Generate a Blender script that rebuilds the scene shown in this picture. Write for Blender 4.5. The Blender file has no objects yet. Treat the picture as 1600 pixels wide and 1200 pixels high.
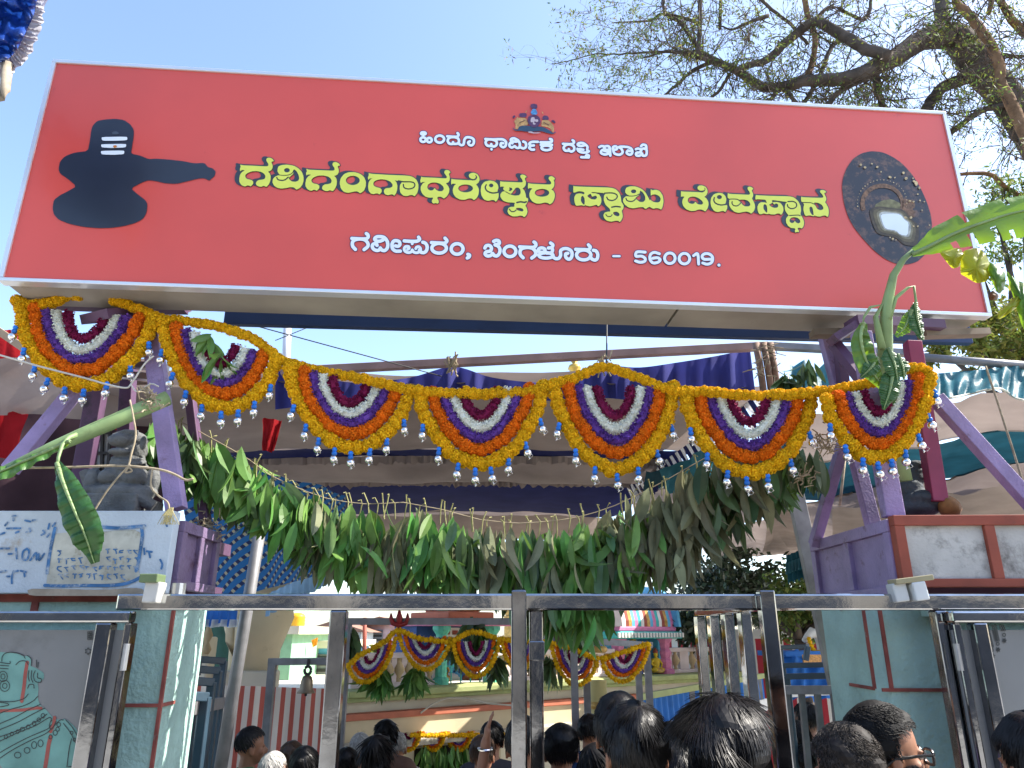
import bpy, bmesh, math, random
import numpy as np
from mathutils import Vector, Matrix, noise as mnoise

random.seed(7)
RNG = np.random.default_rng(11)
R = math.radians
scene = bpy.context.scene
COL = scene.collection

# ------------------------------------------------------------------ camera
PITCH = R(18.7)
FPX = 1150.0
CAM = Vector((0.0, 0.0, 1.95))
cam_data = bpy.data.cameras.new("camera")
cam_data.sensor_width = 36.0
cam_data.lens = 36.0 * FPX / 1600.0
cam_data.clip_end = 2000.0
cam_data.clip_start = 0.05
cam = bpy.data.objects.new("camera", cam_data)
COL.objects.link(cam)
cam.location = CAM
cam.rotation_euler = (R(90) + PITCH, 0, 0)
scene.camera = cam

# ------------------------------------------------------------------ sky, sun, exposure
SUN_DIR = Vector((0.70, 0.075, 0.74)).normalized()
world = bpy.data.worlds.new("World")
scene.world = world
world.use_nodes = True
wn = world.node_tree
for n in list(wn.nodes):
    wn.nodes.remove(n)
wo = wn.nodes.new("ShaderNodeOutputWorld")
bg = wn.nodes.new("ShaderNodeBackground")
sky = wn.nodes.new("ShaderNodeTexSky")
sky.sky_type = 'NISHITA'
sky.sun_disc = False
sky.sun_elevation = math.asin(SUN_DIR.z)
sky.sun_rotation = math.atan2(SUN_DIR.x, SUN_DIR.y)
sky.air_density = 1.0
sky.dust_density = 2.6
sky.ozone_density = 1.2
sky.altitude = 900
bg.inputs["Strength"].default_value = 0.15
wn.links.new(sky.outputs[0], bg.inputs["Color"])
wn.links.new(bg.outputs[0], wo.inputs["Surface"])

sun_data = bpy.data.lights.new("sun", 'SUN')
sun_data.energy = 4.0
sun_data.angle = R(0.5)
sun_data.color = (1.0, 0.94, 0.84)
sun = bpy.data.objects.new("sun", sun_data)
COL.objects.link(sun)
sun.rotation_euler = SUN_DIR.to_track_quat('Z', 'Y').to_euler()
sun.location = (10, 0, 20)

scene.view_settings.view_transform = 'Standard'
scene.view_settings.look = 'None'
scene.view_settings.gamma = 1
scene.view_settings.exposure = 1.6
scene.cycles.max_bounces = 6
scene.cycles.transparent_max_bounces = 8
scene.cycles.caustics_reflective = False
scene.cycles.caustics_refractive = False

# ------------------------------------------------------------------ helpers
CT, ST = math.cos(PITCH), math.sin(PITCH)

def ray(px, py):
    u = (px - 800.0) / FPX
    v = (600.0 - py) / FPX
    return Vector((u, CT - v * ST, ST + v * CT))

def at(px, py, Y):
    """world point seen at photo pixel (px,py) standing at distance Y"""
    d = ray(px, py)
    return CAM + d * (Y / d.y)

def atz(px, py, z):
    d = ray(px, py)
    return CAM + d * ((z - CAM.z) / d.z)

def pxm(py, Y):
    """metres per photo pixel at row py and distance Y"""
    return Y / ray(800, py).y / FPX

class MB:
    def __init__(self):
        self.v = []; self.f = []; self.n = 0
    def add(self, verts, faces):
        o = self.n
        verts = [tuple(p) for p in verts] if not isinstance(verts, np.ndarray) else verts.tolist()
        self.v.extend(verts); self.n += len(verts)
        self.f.extend([tuple(i + o for i in f) for f in faces])
    def box(self, c, s, rot=None):
        hx, hy, hz = s[0] / 2, s[1] / 2, s[2] / 2
        vs = [Vector((x, y, z)) for x in (-hx, hx) for y in (-hy, hy) for z in (-hz, hz)]
        if rot is not None:
            vs = [rot @ p for p in vs]
        c = Vector(c)
        self.add([p + c for p in vs], [(0, 1, 3, 2), (4, 6, 7, 5), (0, 4, 5, 1), (2, 3, 7, 6), (0, 2, 6, 4), (1, 5, 7, 3)])
    def bar(self, a, b, w, h, up=(0, 0, 1)):
        a = Vector(a); b = Vector(b); d = (b - a); L = d.length; d.normalize()
        u = Vector(up)
        if abs(d.dot(u)) > .98: u = Vector((0, 1, 0))
        s = d.cross(u).normalized(); u = s.cross(d).normalized()
        vs = []
        for p in (a, b):
            for i, j in ((-1, -1), (1, -1), (1, 1), (-1, 1)):
                vs.append(p + s * (i * w / 2) + u * (j * h / 2))
        self.add(vs, [(0, 3, 2, 1), (4, 5, 6, 7), (0, 1, 5, 4), (1, 2, 6, 5), (2, 3, 7, 6), (3, 0, 4, 7)])
    def tube(self, pts, rad, n=8, cap=True):
        pts = [Vector(p) for p in pts]
        if not hasattr(rad, '__len__'): rad = [rad] * len(pts)
        vs = []; fs = []
        ref = Vector((0.31, 0.2, 0.93))
        for i, p in enumerate(pts):
            t = (pts[min(i + 1, len(pts) - 1)] - pts[max(i - 1, 0)])
            if t.length < 1e-9: t = Vector((0, 0, 1))
            t.normalize()
            if abs(t.dot(ref)) > .97: ref = Vector((0.9, .3, .2))
            s = t.cross(ref).normalized(); u = s.cross(t)
            for k in range(n):
                a = 2 * math.pi * k / n
                vs.append(p + (s * math.cos(a) + u * math.sin(a)) * rad[i])
        for i in range(len(pts) - 1):
            for k in range(n):
                k2 = (k + 1) % n
                fs.append((i * n + k, i * n + k2, (i + 1) * n + k2, (i + 1) * n + k))
        if cap:
            fs.append(tuple(range(n - 1, -1, -1)))
            m = (len(pts) - 1) * n
            fs.append(tuple(m + k for k in range(n)))
        self.add(vs, fs)
    def lathe(self, c, prof, n=16, axis=None, sx=1, sy=1):
        """prof: list of (radius, height)"""
        c = Vector(c); vs = []; fs = []
        for r, h in prof:
            for k in range(n):
                a = 2 * math.pi * k / n
                p = Vector((math.cos(a) * r * sx, math.sin(a) * r * sy, h))
                if axis is not None: p = axis @ p
                vs.append(c + p)
        for i in range(len(prof) - 1):
            for k in range(n):
                k2 = (k + 1) % n
                fs.append((i * n + k, i * n + k2, (i + 1) * n + k2, (i + 1) * n + k))
        fs.append(tuple(range(n - 1, -1, -1)))
        m = (len(prof) - 1) * n
        fs.append(tuple(m + k for k in range(n)))
        self.add(vs, fs)
    def ball(self, c, r, sub=2, jit=0.0, rot=None):
        V, F = ICO[sub]
        P = V.copy()
        if jit: P = P * (1 + RNG.uniform(-jit, jit, (len(P), 1)))
        r = np.array(r if hasattr(r, '__len__') else (r, r, r))
        P = P * r
        if rot is not None: P = P @ np.array(rot.to_3x3()).T
        self.add(P + np.array(c), F)
    def grid(self, fn, nu, nv):
        vs = [fn(i / nu, j / nv) for i in range(nu + 1) for j in range(nv + 1)]
        fs = []
        for i in range(nu):
            for j in range(nv):
                a = i * (nv + 1) + j
                fs.append((a, a + 1, a + nv + 2, a + nv + 1))
        self.add(vs, fs)
    def prism(self, poly, dvec):
        """poly: list of 3-D points, extruded by dvec"""
        n = len(poly); d = Vector(dvec)
        vs = [Vector(p) for p in poly] + [Vector(p) + d for p in poly]
        fs = [tuple(range(n)), tuple(range(2 * n - 1, n - 1, -1))]
        for k in range(n):
            k2 = (k + 1) % n
            fs.append((k, n + k, n + k2, k2))
        self.add(vs, fs)
    def build(self, name, material, parent=None, smooth=False, bevel=0, solid=0, loc=None):
        me = bpy.data.meshes.new(name)
        vs = self.v
        if loc is not None:
            L = Vector(loc); vs = [tuple(Vector(p) - L) for p in vs]
        me.from_pydata(vs, [], self.f)
        bm = bmesh.new(); bm.from_mesh(me)
        bmesh.ops.recalc_face_normals(bm, faces=bm.faces) if len(bm.faces) < 60000 and not getattr(self, 'keep', False) else None
        bm.to_mesh(me); bm.free()
        if smooth:
            me.polygons.foreach_set('use_smooth', [True] * len(me.polygons))
        me.update()
        o = bpy.data.objects.new(name, me)
        COL.objects.link(o)
        if material is not None: me.materials.append(material)
        if parent is not None:
            o.parent = parent
            if parent.location.length > 0 and loc is None:
                o.matrix_parent_inverse = Matrix.Translation(parent.location).inverted()
        if bevel:
            b = o.modifiers.new("bevel", 'BEVEL'); b.width = bevel; b.segments = 2; b.limit_method = 'ANGLE'
        if solid:
            s = o.modifiers.new("solid", 'SOLIDIFY'); s.thickness = solid; s.offset = 0
        if loc is not None: o.location = loc
        return o

def _ico(sub):
    bm = bmesh.new(); bmesh.ops.create_icosphere(bm, subdivisions=sub, radius=1)
    V = np.array([v.co[:] for v in bm.verts]); F = [tuple(v.index for v in f.verts) for f in bm.faces]
    bm.free(); return V, F
ICO = {k: _ico(k) for k in (1, 2, 3, 4)}

def tag(o, label=None, cat=None, group=None, kind=None):
    if label: o["label"] = label
    if cat: o["category"] = cat
    if group: o["group"] = group
    if kind: o["kind"] = kind
    return o

def thing(name, label, cat, loc=(0, 0, 0), group=None):
    o = bpy.data.objects.new(name, None); COL.objects.link(o)
    o.location = loc; o.empty_display_size = .1
    return tag(o, label, cat, group, "thing")

# ------------------------------------------------------------------ materials
def _new(name):
    m = bpy.data.materials.new(name); m.use_nodes = True
    nt = m.node_tree
    return m, nt, nt.nodes["Principled BSDF"], nt.nodes["Material Output"]

def mat(name, col, rough=.6, metal=0, var=.12, scale=6, spec=.35, bump=0, bscale=80, transl=0, island=0, dirt=None, dscale=3, dcut=.55, tcol=None, coat=0, hue=0):
    m, nt, b, out = _new(name)
    N, L = nt.nodes, nt.links
    tc = N.new("ShaderNodeTexCoord")
    nz = N.new("ShaderNodeTexNoise"); nz.inputs["Scale"].default_value = scale; nz.inputs["Detail"].default_value = 6
    L.new(tc.outputs["Object"], nz.inputs["Vector"])
    rp = N.new("ShaderNodeValToRGB")
    rp.color_ramp.elements[0].position = .3; rp.color_ramp.elements[1].position = .7
    lo = tuple(max(0, c * (1 - var)) for c in col); hi = tuple(min(1, c * (1 + var)) for c in col)
    rp.color_ramp.elements[0].color = (*lo, 1); rp.color_ramp.elements[1].color = (*hi, 1)
    L.new(nz.outputs["Fac"], rp.inputs["Fac"])
    cs = rp.outputs["Color"]
    if island:
        ge = N.new("ShaderNodeNewGeometry")
        hs = N.new("ShaderNodeHueSaturation")
        mr = N.new("ShaderNodeMapRange"); mr.inputs["To Min"].default_value = 1 - island; mr.inputs["To Max"].default_value = 1 + island
        L.new(ge.outputs["Random Per Island"], mr.inputs["Value"])
        L.new(mr.outputs[0], hs.inputs["Value"]); L.new(cs, hs.inputs["Color"])
        if hue:
            mh = N.new("ShaderNodeMapRange"); mh.inputs["To Min"].default_value = .5 - hue; mh.inputs["To Max"].default_value = .5 + hue
            m2 = N.new("ShaderNodeMath"); m2.operation = 'MULTIPLY'; m2.inputs[1].default_value = 7.31
            m3 = N.new("ShaderNodeMath"); m3.operation = 'FRACT'
            L.new(ge.outputs["Random Per Island"], m2.inputs[0]); L.new(m2.outputs[0], m3.inputs[0]); L.new(m3.outputs[0], mh.inputs["Value"])
            L.new(mh.outputs[0], hs.inputs["Hue"])
        cs = hs.outputs["Color"]
    if dirt is not None:
        nd = N.new("ShaderNodeTexNoise"); nd.inputs["Scale"].default_value = dscale; nd.inputs["Detail"].default_value = 10; nd.inputs["Roughness"].default_value = .7
        L.new(tc.outputs["Object"], nd.inputs["Vector"])
        r2 = N.new("ShaderNodeValToRGB"); r2.color_ramp.elements[0].position = dcut; r2.color_ramp.elements[1].position = min(1, dcut + .15)
        L.new(nd.outputs["Fac"], r2.inputs["Fac"])
        mx = N.new("ShaderNodeMix"); mx.data_type = 'RGBA'
        L.new(r2.outputs["Color"], mx.inputs[0]); L.new(cs, mx.inputs[6]); mx.inputs[7].default_value = (*dirt, 1)
        cs = mx.outputs[2]
    L.new(cs, b.inputs["Base Color"])
    b.inputs["Roughness"].default_value = rough; b.inputs["Metallic"].default_value = metal
    b.inputs["Specular IOR Level"].default_value = spec
    if coat:
        b.inputs["Coat Weight"].default_value = coat; b.inputs["Coat Roughness"].default_value = .1
    if bump:
        n2 = N.new("ShaderNodeTexNoise"); n2.inputs["Scale"].default_value = bscale; n2.inputs["Detail"].default_value = 8
        L.new(tc.outputs["Object"], n2.inputs["Vector"])
        bp = N.new("ShaderNodeBump"); bp.inputs["Strength"].default_value = bump; bp.inputs["Distance"].default_value = .02
        L.new(n2.outputs["Fac"], bp.inputs["Height"]); L.new(bp.outputs[0], b.inputs["Normal"])
    if transl:
        t = N.new("ShaderNodeBsdfTranslucent"); ms = N.new("ShaderNodeMixShader"); ms.inputs[0].default_value = transl
        if tcol is None: L.new(cs, t.inputs["Color"])
        else: t.inputs["Color"].default_value = (*tcol, 1)
        L.new(b.outputs[0], ms.inputs[1]); L.new(t.outputs[0], ms.inputs[2]); L.new(ms.outputs[0], out.inputs["Surface"])
    return m

M = {}
M['steel'] = mat('polished_steel', (.46, .47, .48), rough=.07, metal=1, var=.2, scale=9, bump=.06, bscale=7)
M['steel_post'] = mat('reflection_dark_steel', (.27, .28, .30), rough=.09, metal=1, var=.3, scale=7, bump=.08, bscale=6)  # base darkened to stand in for the dark crowd mirrored in the posts
M['purple_mid'] = mat('plum_panel_paint', (.17, .12, .21), rough=.55, var=.2, scale=8, dirt=(.08, .04, .06), dscale=9, dcut=.56, bump=.25)
M['steel_dull'] = mat('dull_steel', (.42, .43, .44), rough=.38, metal=.9, var=.1, bump=.05)
M['galv'] = mat('galvanised_pole', (.22, .22, .23), rough=.5, metal=.4, var=.2, scale=12)
M['red_vinyl'] = mat('red_vinyl', (.63, .070, .046), rough=.36, var=.09, scale=1.1, spec=.6, dirt=(.43, .040, .036), dscale=5, dcut=.66, coat=.22, bump=.05, bscale=2.5)
M['alu'] = mat('aluminium_trim', (.72, .74, .76), rough=.3, metal=.55, var=.05)
M['sign_under'] = mat('sign_underside_sheet', (.30, .27, .23), rough=.6, var=.25, scale=2.5, dirt=(.12, .1, .08), dscale=5, dcut=.62)
M['ink_dark'] = mat('print_black', (.020, .026, .042), rough=.3, var=.1, spec=.6)
M['ink_shadow'] = mat('print_letter_shadow', (.035, .045, .06), rough=.32, var=.05, spec=.5)
M['ink_yellow'] = mat('print_yellow', (.66, .72, .10), rough=.3, var=.04, spec=.5)
M['ink_white'] = mat('print_white', (.72, .80, .90), rough=.3, var=.03, spec=.5)
M['ink_navy'] = mat('print_navy', (.022, .03, .12), rough=.3, var=.05, spec=.5)
M['ink_orange'] = mat('print_orange', (.55, .2, .05), rough=.3)
M['purple'] = mat('purple_paint', (.27, .20, .36), rough=.5, var=.18, scale=9, dirt=(.13, .07, .09), dscale=11, dcut=.57, bump=.25)
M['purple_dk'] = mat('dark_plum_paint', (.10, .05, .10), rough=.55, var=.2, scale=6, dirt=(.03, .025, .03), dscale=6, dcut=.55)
M['maroon_paint'] = mat('maroon_paint', (.22, .03, .07), rough=.5, var=.2)
M['navy_beam'] = mat('navy_sheet', (.012, .03, .09), rough=.5, var=.25, scale=3)
M['teal'] = mat('teal_plaster', (.40, .60, .54), rough=.85, var=.20, scale=3, bump=.6, bscale=40, dirt=(.24, .40, .36), dscale=5, dcut=.60)
M['redline'] = mat('red_oxide_paint', (.27, .075, .06), rough=.75, var=.3, scale=10, dirt=(.32, .42, .38), dscale=16, dcut=.60)
M['white_board'] = mat('whitewashed_board', (.45, .52, .58), rough=.75, var=.14, scale=4, dirt=(.30, .25, .18), dscale=4.5, dcut=.60, bump=.2)
M['panel_white'] = mat('stained_white_panel', (.46, .45, .42), rough=.8, var=.2, scale=5, dirt=(.12, .11, .10), dscale=4, dcut=.50, bump=.2)
M['ink_blue'] = mat('faded_blue_paint', (.05, .15, .32), rough=.8, var=.4, scale=14, dirt=(.4, .45, .48), dscale=22, dcut=.50)
M['redbrown'] = mat('red_brown_paint', (.26, .06, .035), rough=.6, var=.2, scale=7, dirt=(.1, .035, .025), dscale=9, dcut=.62)
M['door_sheet'] = mat('grey_steel_sheet', (.20, .21, .215), rough=.45, metal=.3, var=.12, scale=2, dirt=(.13, .135, .135), dscale=3, dcut=.6)
M['door_cut'] = mat('teal_cut_figure', (.13, .27, .24), rough=.8, var=.25, scale=6)
M['etch'] = mat('etched_line', (.03, .035, .035), rough=.6)
M['stone'] = mat('grey_stone', (.13, .135, .135), rough=.85, var=.3, scale=10, bump=.6, bscale=40, dirt=(.06, .06, .06), dscale=8, dcut=.55)
M['rope'] = mat('coir_rope', (.34, .28, .19), rough=.9, var=.3, scale=30)
M['wire'] = mat('black_wire', (.03, .03, .03), rough=.6)
M['wire_white'] = mat('white_cord', (.5, .48, .42), rough=.7)
M['marigold_y'] = mat('yellow_marigold', (.86, .50, .014), rough=.8, var=.12, scale=20, island=.22, spec=.1, bump=.5, bscale=150, transl=.15)
M['marigold_o'] = mat('orange_marigold', (.84, .19, .010), rough=.8, var=.12, scale=20, island=.2, spec=.1, bump=.5, bscale=150, transl=.15)
M['flower_p'] = mat('purple_flower', (.15, .065, .34), rough=.8, var=.2, scale=20, island=.4, spec=.1, transl=.1)
M['flower_w'] = mat('white_flower', (.80, .82, .74), rough=.8, var=.1, scale=20, island=.2, spec=.1, transl=.2)
M['flower_m'] = mat('maroon_flower', (.20, .015, .07), rough=.8, var=.25, scale=20, island=.4, spec=.1, transl=.1)
M['bead_blue'] = mat('blue_bead', (.012, .16, .60), rough=.3, var=.1, island=.2)
M['silver'] = mat('silver_bell', (.82, .80, .78), rough=.16, metal=1, var=.08)
M['leaf'] = mat('mango_leaf', (.085, .15, .055), rough=.42, var=.25, scale=9, island=.6, hue=.035, spec=.5, transl=.22)
M['leaf_dry'] = mat('wilted_leaf', (.20, .21, .115), rough=.6, var=.25, scale=9, island=.45, hue=.04, spec=.25, transl=.22)
M['leaf_fresh'] = mat('fresh_leaf', (.12, .26, .055), rough=.45, var=.25, scale=9, island=.4, hue=.03, spec=.4, transl=.25)
M['stemtwig'] = mat('leaf_stem', (.30, .29, .12), rough=.7, var=.3, scale=20)
# ------------------------------------------------------------------ sign board
SL = Vector((-2.505, 3.24, 0)); SR = Vector((2.60, 3.665, 0))
SDIR = (SR - SL).normalized(); SNRM = Vector((SDIR.y, -SDIR.x, 0))     # towards the street
ZB, ZT = 3.575, 4.915

def spt(px, py, off=0.0):
    """photo pixel -> point on the sign's face, off metres proud of it"""
    d = ray(px, py); o = SL + SNRM * off
    t = (o - CAM).dot(SNRM) / d.dot(SNRM)
    return CAM + d * t

def smooth_poly(pts, it=1):
    P = np.array(pts, float)
    for _ in range(it):
        Q = np.roll(P, -1, 0)
        P = np.stack([.82 * P + .18 * Q, .18 * P + .82 * Q], 1).reshape(-1, 2)
    return P

def seg_dist(X, Y, P, closed):
    D = np.full(X.shape, 1e9)
    n = len(P)
    for i in range(n if closed else n - 1):
        a = P[i]; b = P[(i + 1) % n]; ab = b - a
        t = np.clip(((X - a[0]) * ab[0] + (Y - a[1]) * ab[1]) / max(1e-9, ab @ ab), 0, 1)
        np.minimum(D, np.hypot(X - a[0] - t * ab[0], Y - a[1] - t * ab[1]), out=D)
    return D

def poly_sd(X, Y, P):
    D = seg_dist(X, Y, P, True)
    ins = np.zeros(X.shape, bool); n = len(P)
    for i in range(n):
        (x1, y1), (x2, y2) = P[i], P[(i + 1) % n]
        if y1 == y2: continue
        c = ((y1 > Y) != (y2 > Y)) & (X < (x2 - x1) * (Y - y1) / (y2 - y1) + x1)
        ins ^= c
    return np.where(ins, D, -D)

def catmull(pts, k=5):
    P = [np.array(p, float) for p in pts]
    if len(P) < 3: return np.array(P)
    Q = [2 * P[0] - P[1]] + P + [2 * P[-1] - P[-2]]
    out = []
    for i in range(1, len(Q) - 2):
        for j in range(k):
            t = j / k
            a, b, c, d = Q[i - 1], Q[i], Q[i + 1], Q[i + 2]
            out.append(.5 * (2 * b + (c - a) * t + (2 * a - 5 * b + 4 * c - d) * t * t + (3 * b - a - 3 * c + d) * t ** 3))
    out.append(P[-1])
    return np.array(out)

class Field:
    """signed field over a patch of photo pixels (positive inside the ink)"""
    def __init__(self, x0, y0, x1, y1, step):
        self.x = np.arange(x0, x1, step); self.y = np.arange(y0, y1, step); self.s = step
        self.X, self.Y = np.meshgrid(self.x, self.y)
        self.F = np.full(self.X.shape, -50.0)
    def win(self, P, m):
        i0 = max(0, int((P[:, 1].min() - m - self.y[0]) / self.s)); i1 = min(len(self.y), int((P[:, 1].max() + m - self.y[0]) / self.s) + 2)
        j0 = max(0, int((P[:, 0].min() - m - self.x[0]) / self.s)); j1 = min(len(self.x), int((P[:, 0].max() + m - self.x[0]) / self.s) + 2)
        return slice(i0, i1), slice(j0, j1)
    def add_poly(self, P, holes=(), cuts=()):
        w = self.win(P, 6); X, Y = self.X[w], self.Y[w]
        g = poly_sd(X, Y, P)
        for h in holes: g = np.minimum(g, -poly_sd(X, Y, h))
        for c, r in cuts: g = np.minimum(g, seg_dist(X, Y, c, False) - r)
        self.F[w] = np.maximum(self.F[w], g)
    def add_stroke(self, P, r, closed=False):
        w = self.win(P, r + 5); X, Y = self.X[w], self.Y[w]
        self.F[w] = np.maximum(self.F[w], r - seg_dist(X, Y, P, closed))

def field_mesh(name, x, y, F, off, material, parent, fn=spt):
    mb = MB(); mb.keep = True
    ny, nx = F.shape
    ins = F > 0
    cell = ins[:-1, :-1].astype(int) + ins[:-1, 1:] + ins[1:, 1:] + ins[1:, :-1]
    cache = {}
    def V(px, py):
        k = (round(px, 3), round(py, 3))
        i = cache.get(k)
        if i is None:
            i = cache[k] = mb.n; mb.v.append(tuple(fn(px, py, off))); mb.n += 1
        return i
    for i in range(ny - 1):
        row = cell[i]; full = row == 4
        j = 0
        nz = np.nonzero(row)[0]
        if len(nz) == 0: continue
        j, end = nz[0], nz[-1]
        while j <= end:
            if full[j]:
                k = j
                while k <= end and full[k]: k += 1
                mb.f.append((V(x[j], y[i]), V(x[j], y[i + 1]), V(x[k], y[i + 1]), V(x[k], y[i])))
                j = k; continue
            if row[j]:
                cs = [(x[j], y[i], F[i, j]), (x[j], y[i + 1], F[i + 1, j]), (x[j + 1], y[i + 1], F[i + 1, j + 1]), (x[j + 1], y[i], F[i, j + 1])]
                poly = []
                for a in range(4):
                    p, q = cs[a], cs[(a + 1) % 4]
                    if p[2] > 0: poly.append((p[0], p[1]))
                    if (p[2] > 0) != (q[2] > 0):
                        t = p[2] / (p[2] - q[2]); poly.append((p[0] + t * (q[0] - p[0]), p[1] + t * (q[1] - p[1])))
                ids = []
                for p in poly:
                    v = V(*p)
                    if v not in ids: ids.append(v)
                if len(ids) >= 3: mb.f.append(tuple(ids))
            j += 1
    return mb.build(name, material, parent)

def words_mesh(name, f, F, off, material, parent, gap=6.0):
    on = (F > 0).any(0); j = 0; n = len(on); g = int(gap / f.s); runs = []
    for k in np.nonzero(on)[0]:
        if runs and k - runs[-1][1] <= g: runs[-1][1] = k
        else: runs.append([k, k])
    for a, b_ in runs:
        a = max(0, a - 1); b_ = min(n, b_ + 2)
        field_mesh(name, f.x[a:b_], f.y, F[:, a:b_], off, material, parent)

def ell(cx, cy, rx, ry, n=22, rot=0):
    a = np.linspace(0, 2 * math.pi, n, endpoint=False)
    x, y = rx * np.cos(a), ry * np.sin(a); c, s = math.cos(rot), math.sin(rot)
    return np.stack([cx + x * c - y * s, cy + x * s + y * c], 1)

sign = thing("sign_board", "long red temple sign board with yellow and white lettering on top of the gate posts", "sign", (0, 3.5, ZB))
DEP = .285
def sbox(mb, a0, a1, z0, z1, d0, d1):
    """box along the sign: a = distance along, d = depth behind the face"""
    P = []
    for d in (d0, d1):
        for a, z in ((a0, z0), (a1, z0), (a1, z1), (a0, z1)):
            q = SL + SDIR * a - SNRM * d; P.append((q.x, q.y, z))
    mb.add(P, [(0, 1, 2, 3), (7, 6, 5, 4), (0, 4, 5, 1), (1, 5, 6, 2), (2, 6, 7, 3), (3, 7, 4, 0)])
SW = (SR - SL).length
mb = MB(); sbox(mb, .022, SW - .022, ZB + .020, ZT - .022, 0, .05); mb.build("sign_face", M['red_vinyl'], sign)
mb = MB()
for a in (.02, SW / 3, 2 * SW / 3 - .005):
    sbox(mb, a, a + SW / 3 - .02, ZB + .004, ZB + .03, .052, DEP)
mb.build("underside_sheet", M['sign_under'], sign)
mb = MB(); sbox(mb, .02, SW - .02, ZB + .03, ZT - .05, .055, DEP); mb.build("sign_box", M['alu'], sign)
for nm, args in (("bottom_trim", (0, SW, ZB, ZB + .020, -.010, .05)), ("top_trim", (0, SW, ZT - .022, ZT, -.010, .30)),):
    mb = MB(); sbox(mb, *args); mb.build(nm, M['alu'], sign, bevel=.003)
for a in (0, SW - .022):
    mb = MB(); sbox(mb, a, a + .022, ZB + .021, ZT - .023, -.010, .30); mb.build("side_trim", M['alu'], sign)

# ---- big yellow title: traced outlines (photo zoom coordinates, origin and scale per patch)
T = []
def G(ox, oy, sc, outer, holes=(), cuts=(), shift=(0, 0)):
    f = lambda q: np.array(q, float) / sc + np.array((ox + shift[0], oy + shift[1]))
    T.append((smooth_poly(f(outer)), [smooth_poly(f(h)) for h in holes], [(catmull(f(c)), r / sc) for c, r in cuts]))
GA = [(130,212),(140,226),(300,232),(455,240),(476,228),(474,205),(455,180),(447,155),(460,135),(490,130),(520,142),(542,165),(540,178),(520,178),(513,192),(528,225),(528,255),(515,285),(490,300),(468,303),(495,330),(505,370),(500,420),(480,465),(452,497),(435,490),(415,482),(390,495),(355,492),(325,475),(318,450),(330,425),(355,410),(395,406),(430,395),(440,365),(425,335),(395,312),(330,298),(265,302),(215,322),(185,350),(188,378),(210,398),(255,406),(285,425),(285,455),(270,475),(252,492),(235,480),(210,478),(190,490),(165,488),(135,470),(112,435),(110,390),(122,340),(150,305),(185,290),(150,285),(132,292),(122,302),(118,265),(130,245),(122,230)]
G(360, 230, 8, GA)
G(360, 230, 8, [(590,270),(600,240),(640,222),(710,217),(790,230),(850,262),(895,310),(915,370),(915,420),(900,470),(870,510),(825,532),(810,515),(785,500),(745,500),(700,510),(640,518),(585,508),(545,480),(525,440),(530,400),(555,370),(600,350),(618,345),(600,325),(588,300)],
  [ell(707, 288, 36, 27), [(792,272),(828,300),(852,345),(861,390),(850,418),(815,432),(775,430),(745,412),(726,385),(755,360),(785,335),(792,300)]],
  [([(580,378),(595,404),(640,415),(685,406),(712,385),(722,375)], 8), ([(604,347),(660,352),(730,346),(775,322),(790,290)], 5)])
G(360, 230, 8, GA, shift=(103.4, 6.8))
G(530, 230, 8, [(5,445),(20,385),(60,335),(120,312),(190,311),(260,330),(310,370),(335,430),(332,490),(310,545),(262,579),(240,560),(215,550),(165,560),(110,572),(60,560),(20,515)], [ell(170, 415, 87, 58)])
G(530, 230, 8, [(368,318),(380,330),(600,345),(860,355),(920,370),(965,405),(990,460),(990,520),(975,575),(940,617),(925,600),(890,597),(845,613),(800,605),(765,570),(755,520),(760,470),(785,438),(740,425),(690,412),(715,435),(728,480),(725,530),(712,575),(688,608),(670,590),(645,590),(610,602),(575,590),(558,560),(562,530),(585,512),(630,510),(665,495),(668,465),(640,430),(590,408),(530,400),(475,408),(435,430),(425,460),(435,485),(470,500),(510,510),(532,530),(530,560),(503,594),(485,578),(455,578),(430,588),(395,580),(368,545),(360,490),(370,430),(395,400),(420,390),(380,390),(365,412),(358,380),(370,350)],
  [], [([(802,465),(812,505),(865,522),(920,510),(945,480),(935,448),(895,434),(800,432),(740,420)], 8)])
DHA = [(1025,362),(1035,375),(1200,382),(1330,390),(1347,380),(1345,365),(1325,340),(1312,315),(1320,292),(1345,283),(1375,292),(1394,318),(1380,322),(1370,335),(1382,370),(1382,410),(1365,440),(1332,452),(1360,480),(1378,520),(1372,570),(1350,610),(1308,644),(1290,628),(1265,618),(1230,622),(1225,640),(1242,665),(1247,690),(1230,707),(1205,697),(1180,706),(1160,690),(1158,665),(1173,640),(1170,628),(1130,632),(1080,620),(1040,585),(1018,535),(1020,490),(1045,450),(1080,435),(1040,435),(1020,450),(1012,415),(1022,390)]
G(530, 230, 8, DHA, [[(1100,500),(1110,465),(1150,443),(1200,440),(1260,455),(1300,490),(1310,525),(1285,550),(1245,550),(1215,535),(1193,508),(1175,535),(1145,543),(1112,528)]])
G(700, 230, 8, [(45,390),(58,402),(300,414),(345,400),(357,378),(350,362),(343,388),(322,400),(290,395),(262,370),(260,345),(280,325),(320,317),(365,335),(390,370),(396,410),(380,445),(350,466),(372,490),(388,530),(382,590),(360,635),(323,664),(300,640),(260,640),(210,658),(150,655),(95,625),(65,580),(58,530),(75,480),(105,460),(55,455),(42,472),(38,430)],
  [ell(220, 515, 93, 49)], [([(300,412),(340,405),(360,378),(345,350)], 5)])
G(700, 230, 8, [(408,540),(418,475),(455,432),(520,415),(580,426),(620,460),(632,505),(617,550),(632,575),(634,620),(618,660),(598,684),(580,662),(548,660),(500,672),(450,655),(418,605)], [ell(540, 478, 27, 24)], [([(478,470),(466,500),(480,538),(520,563),(570,573),(640,560)], 9)])
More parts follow.
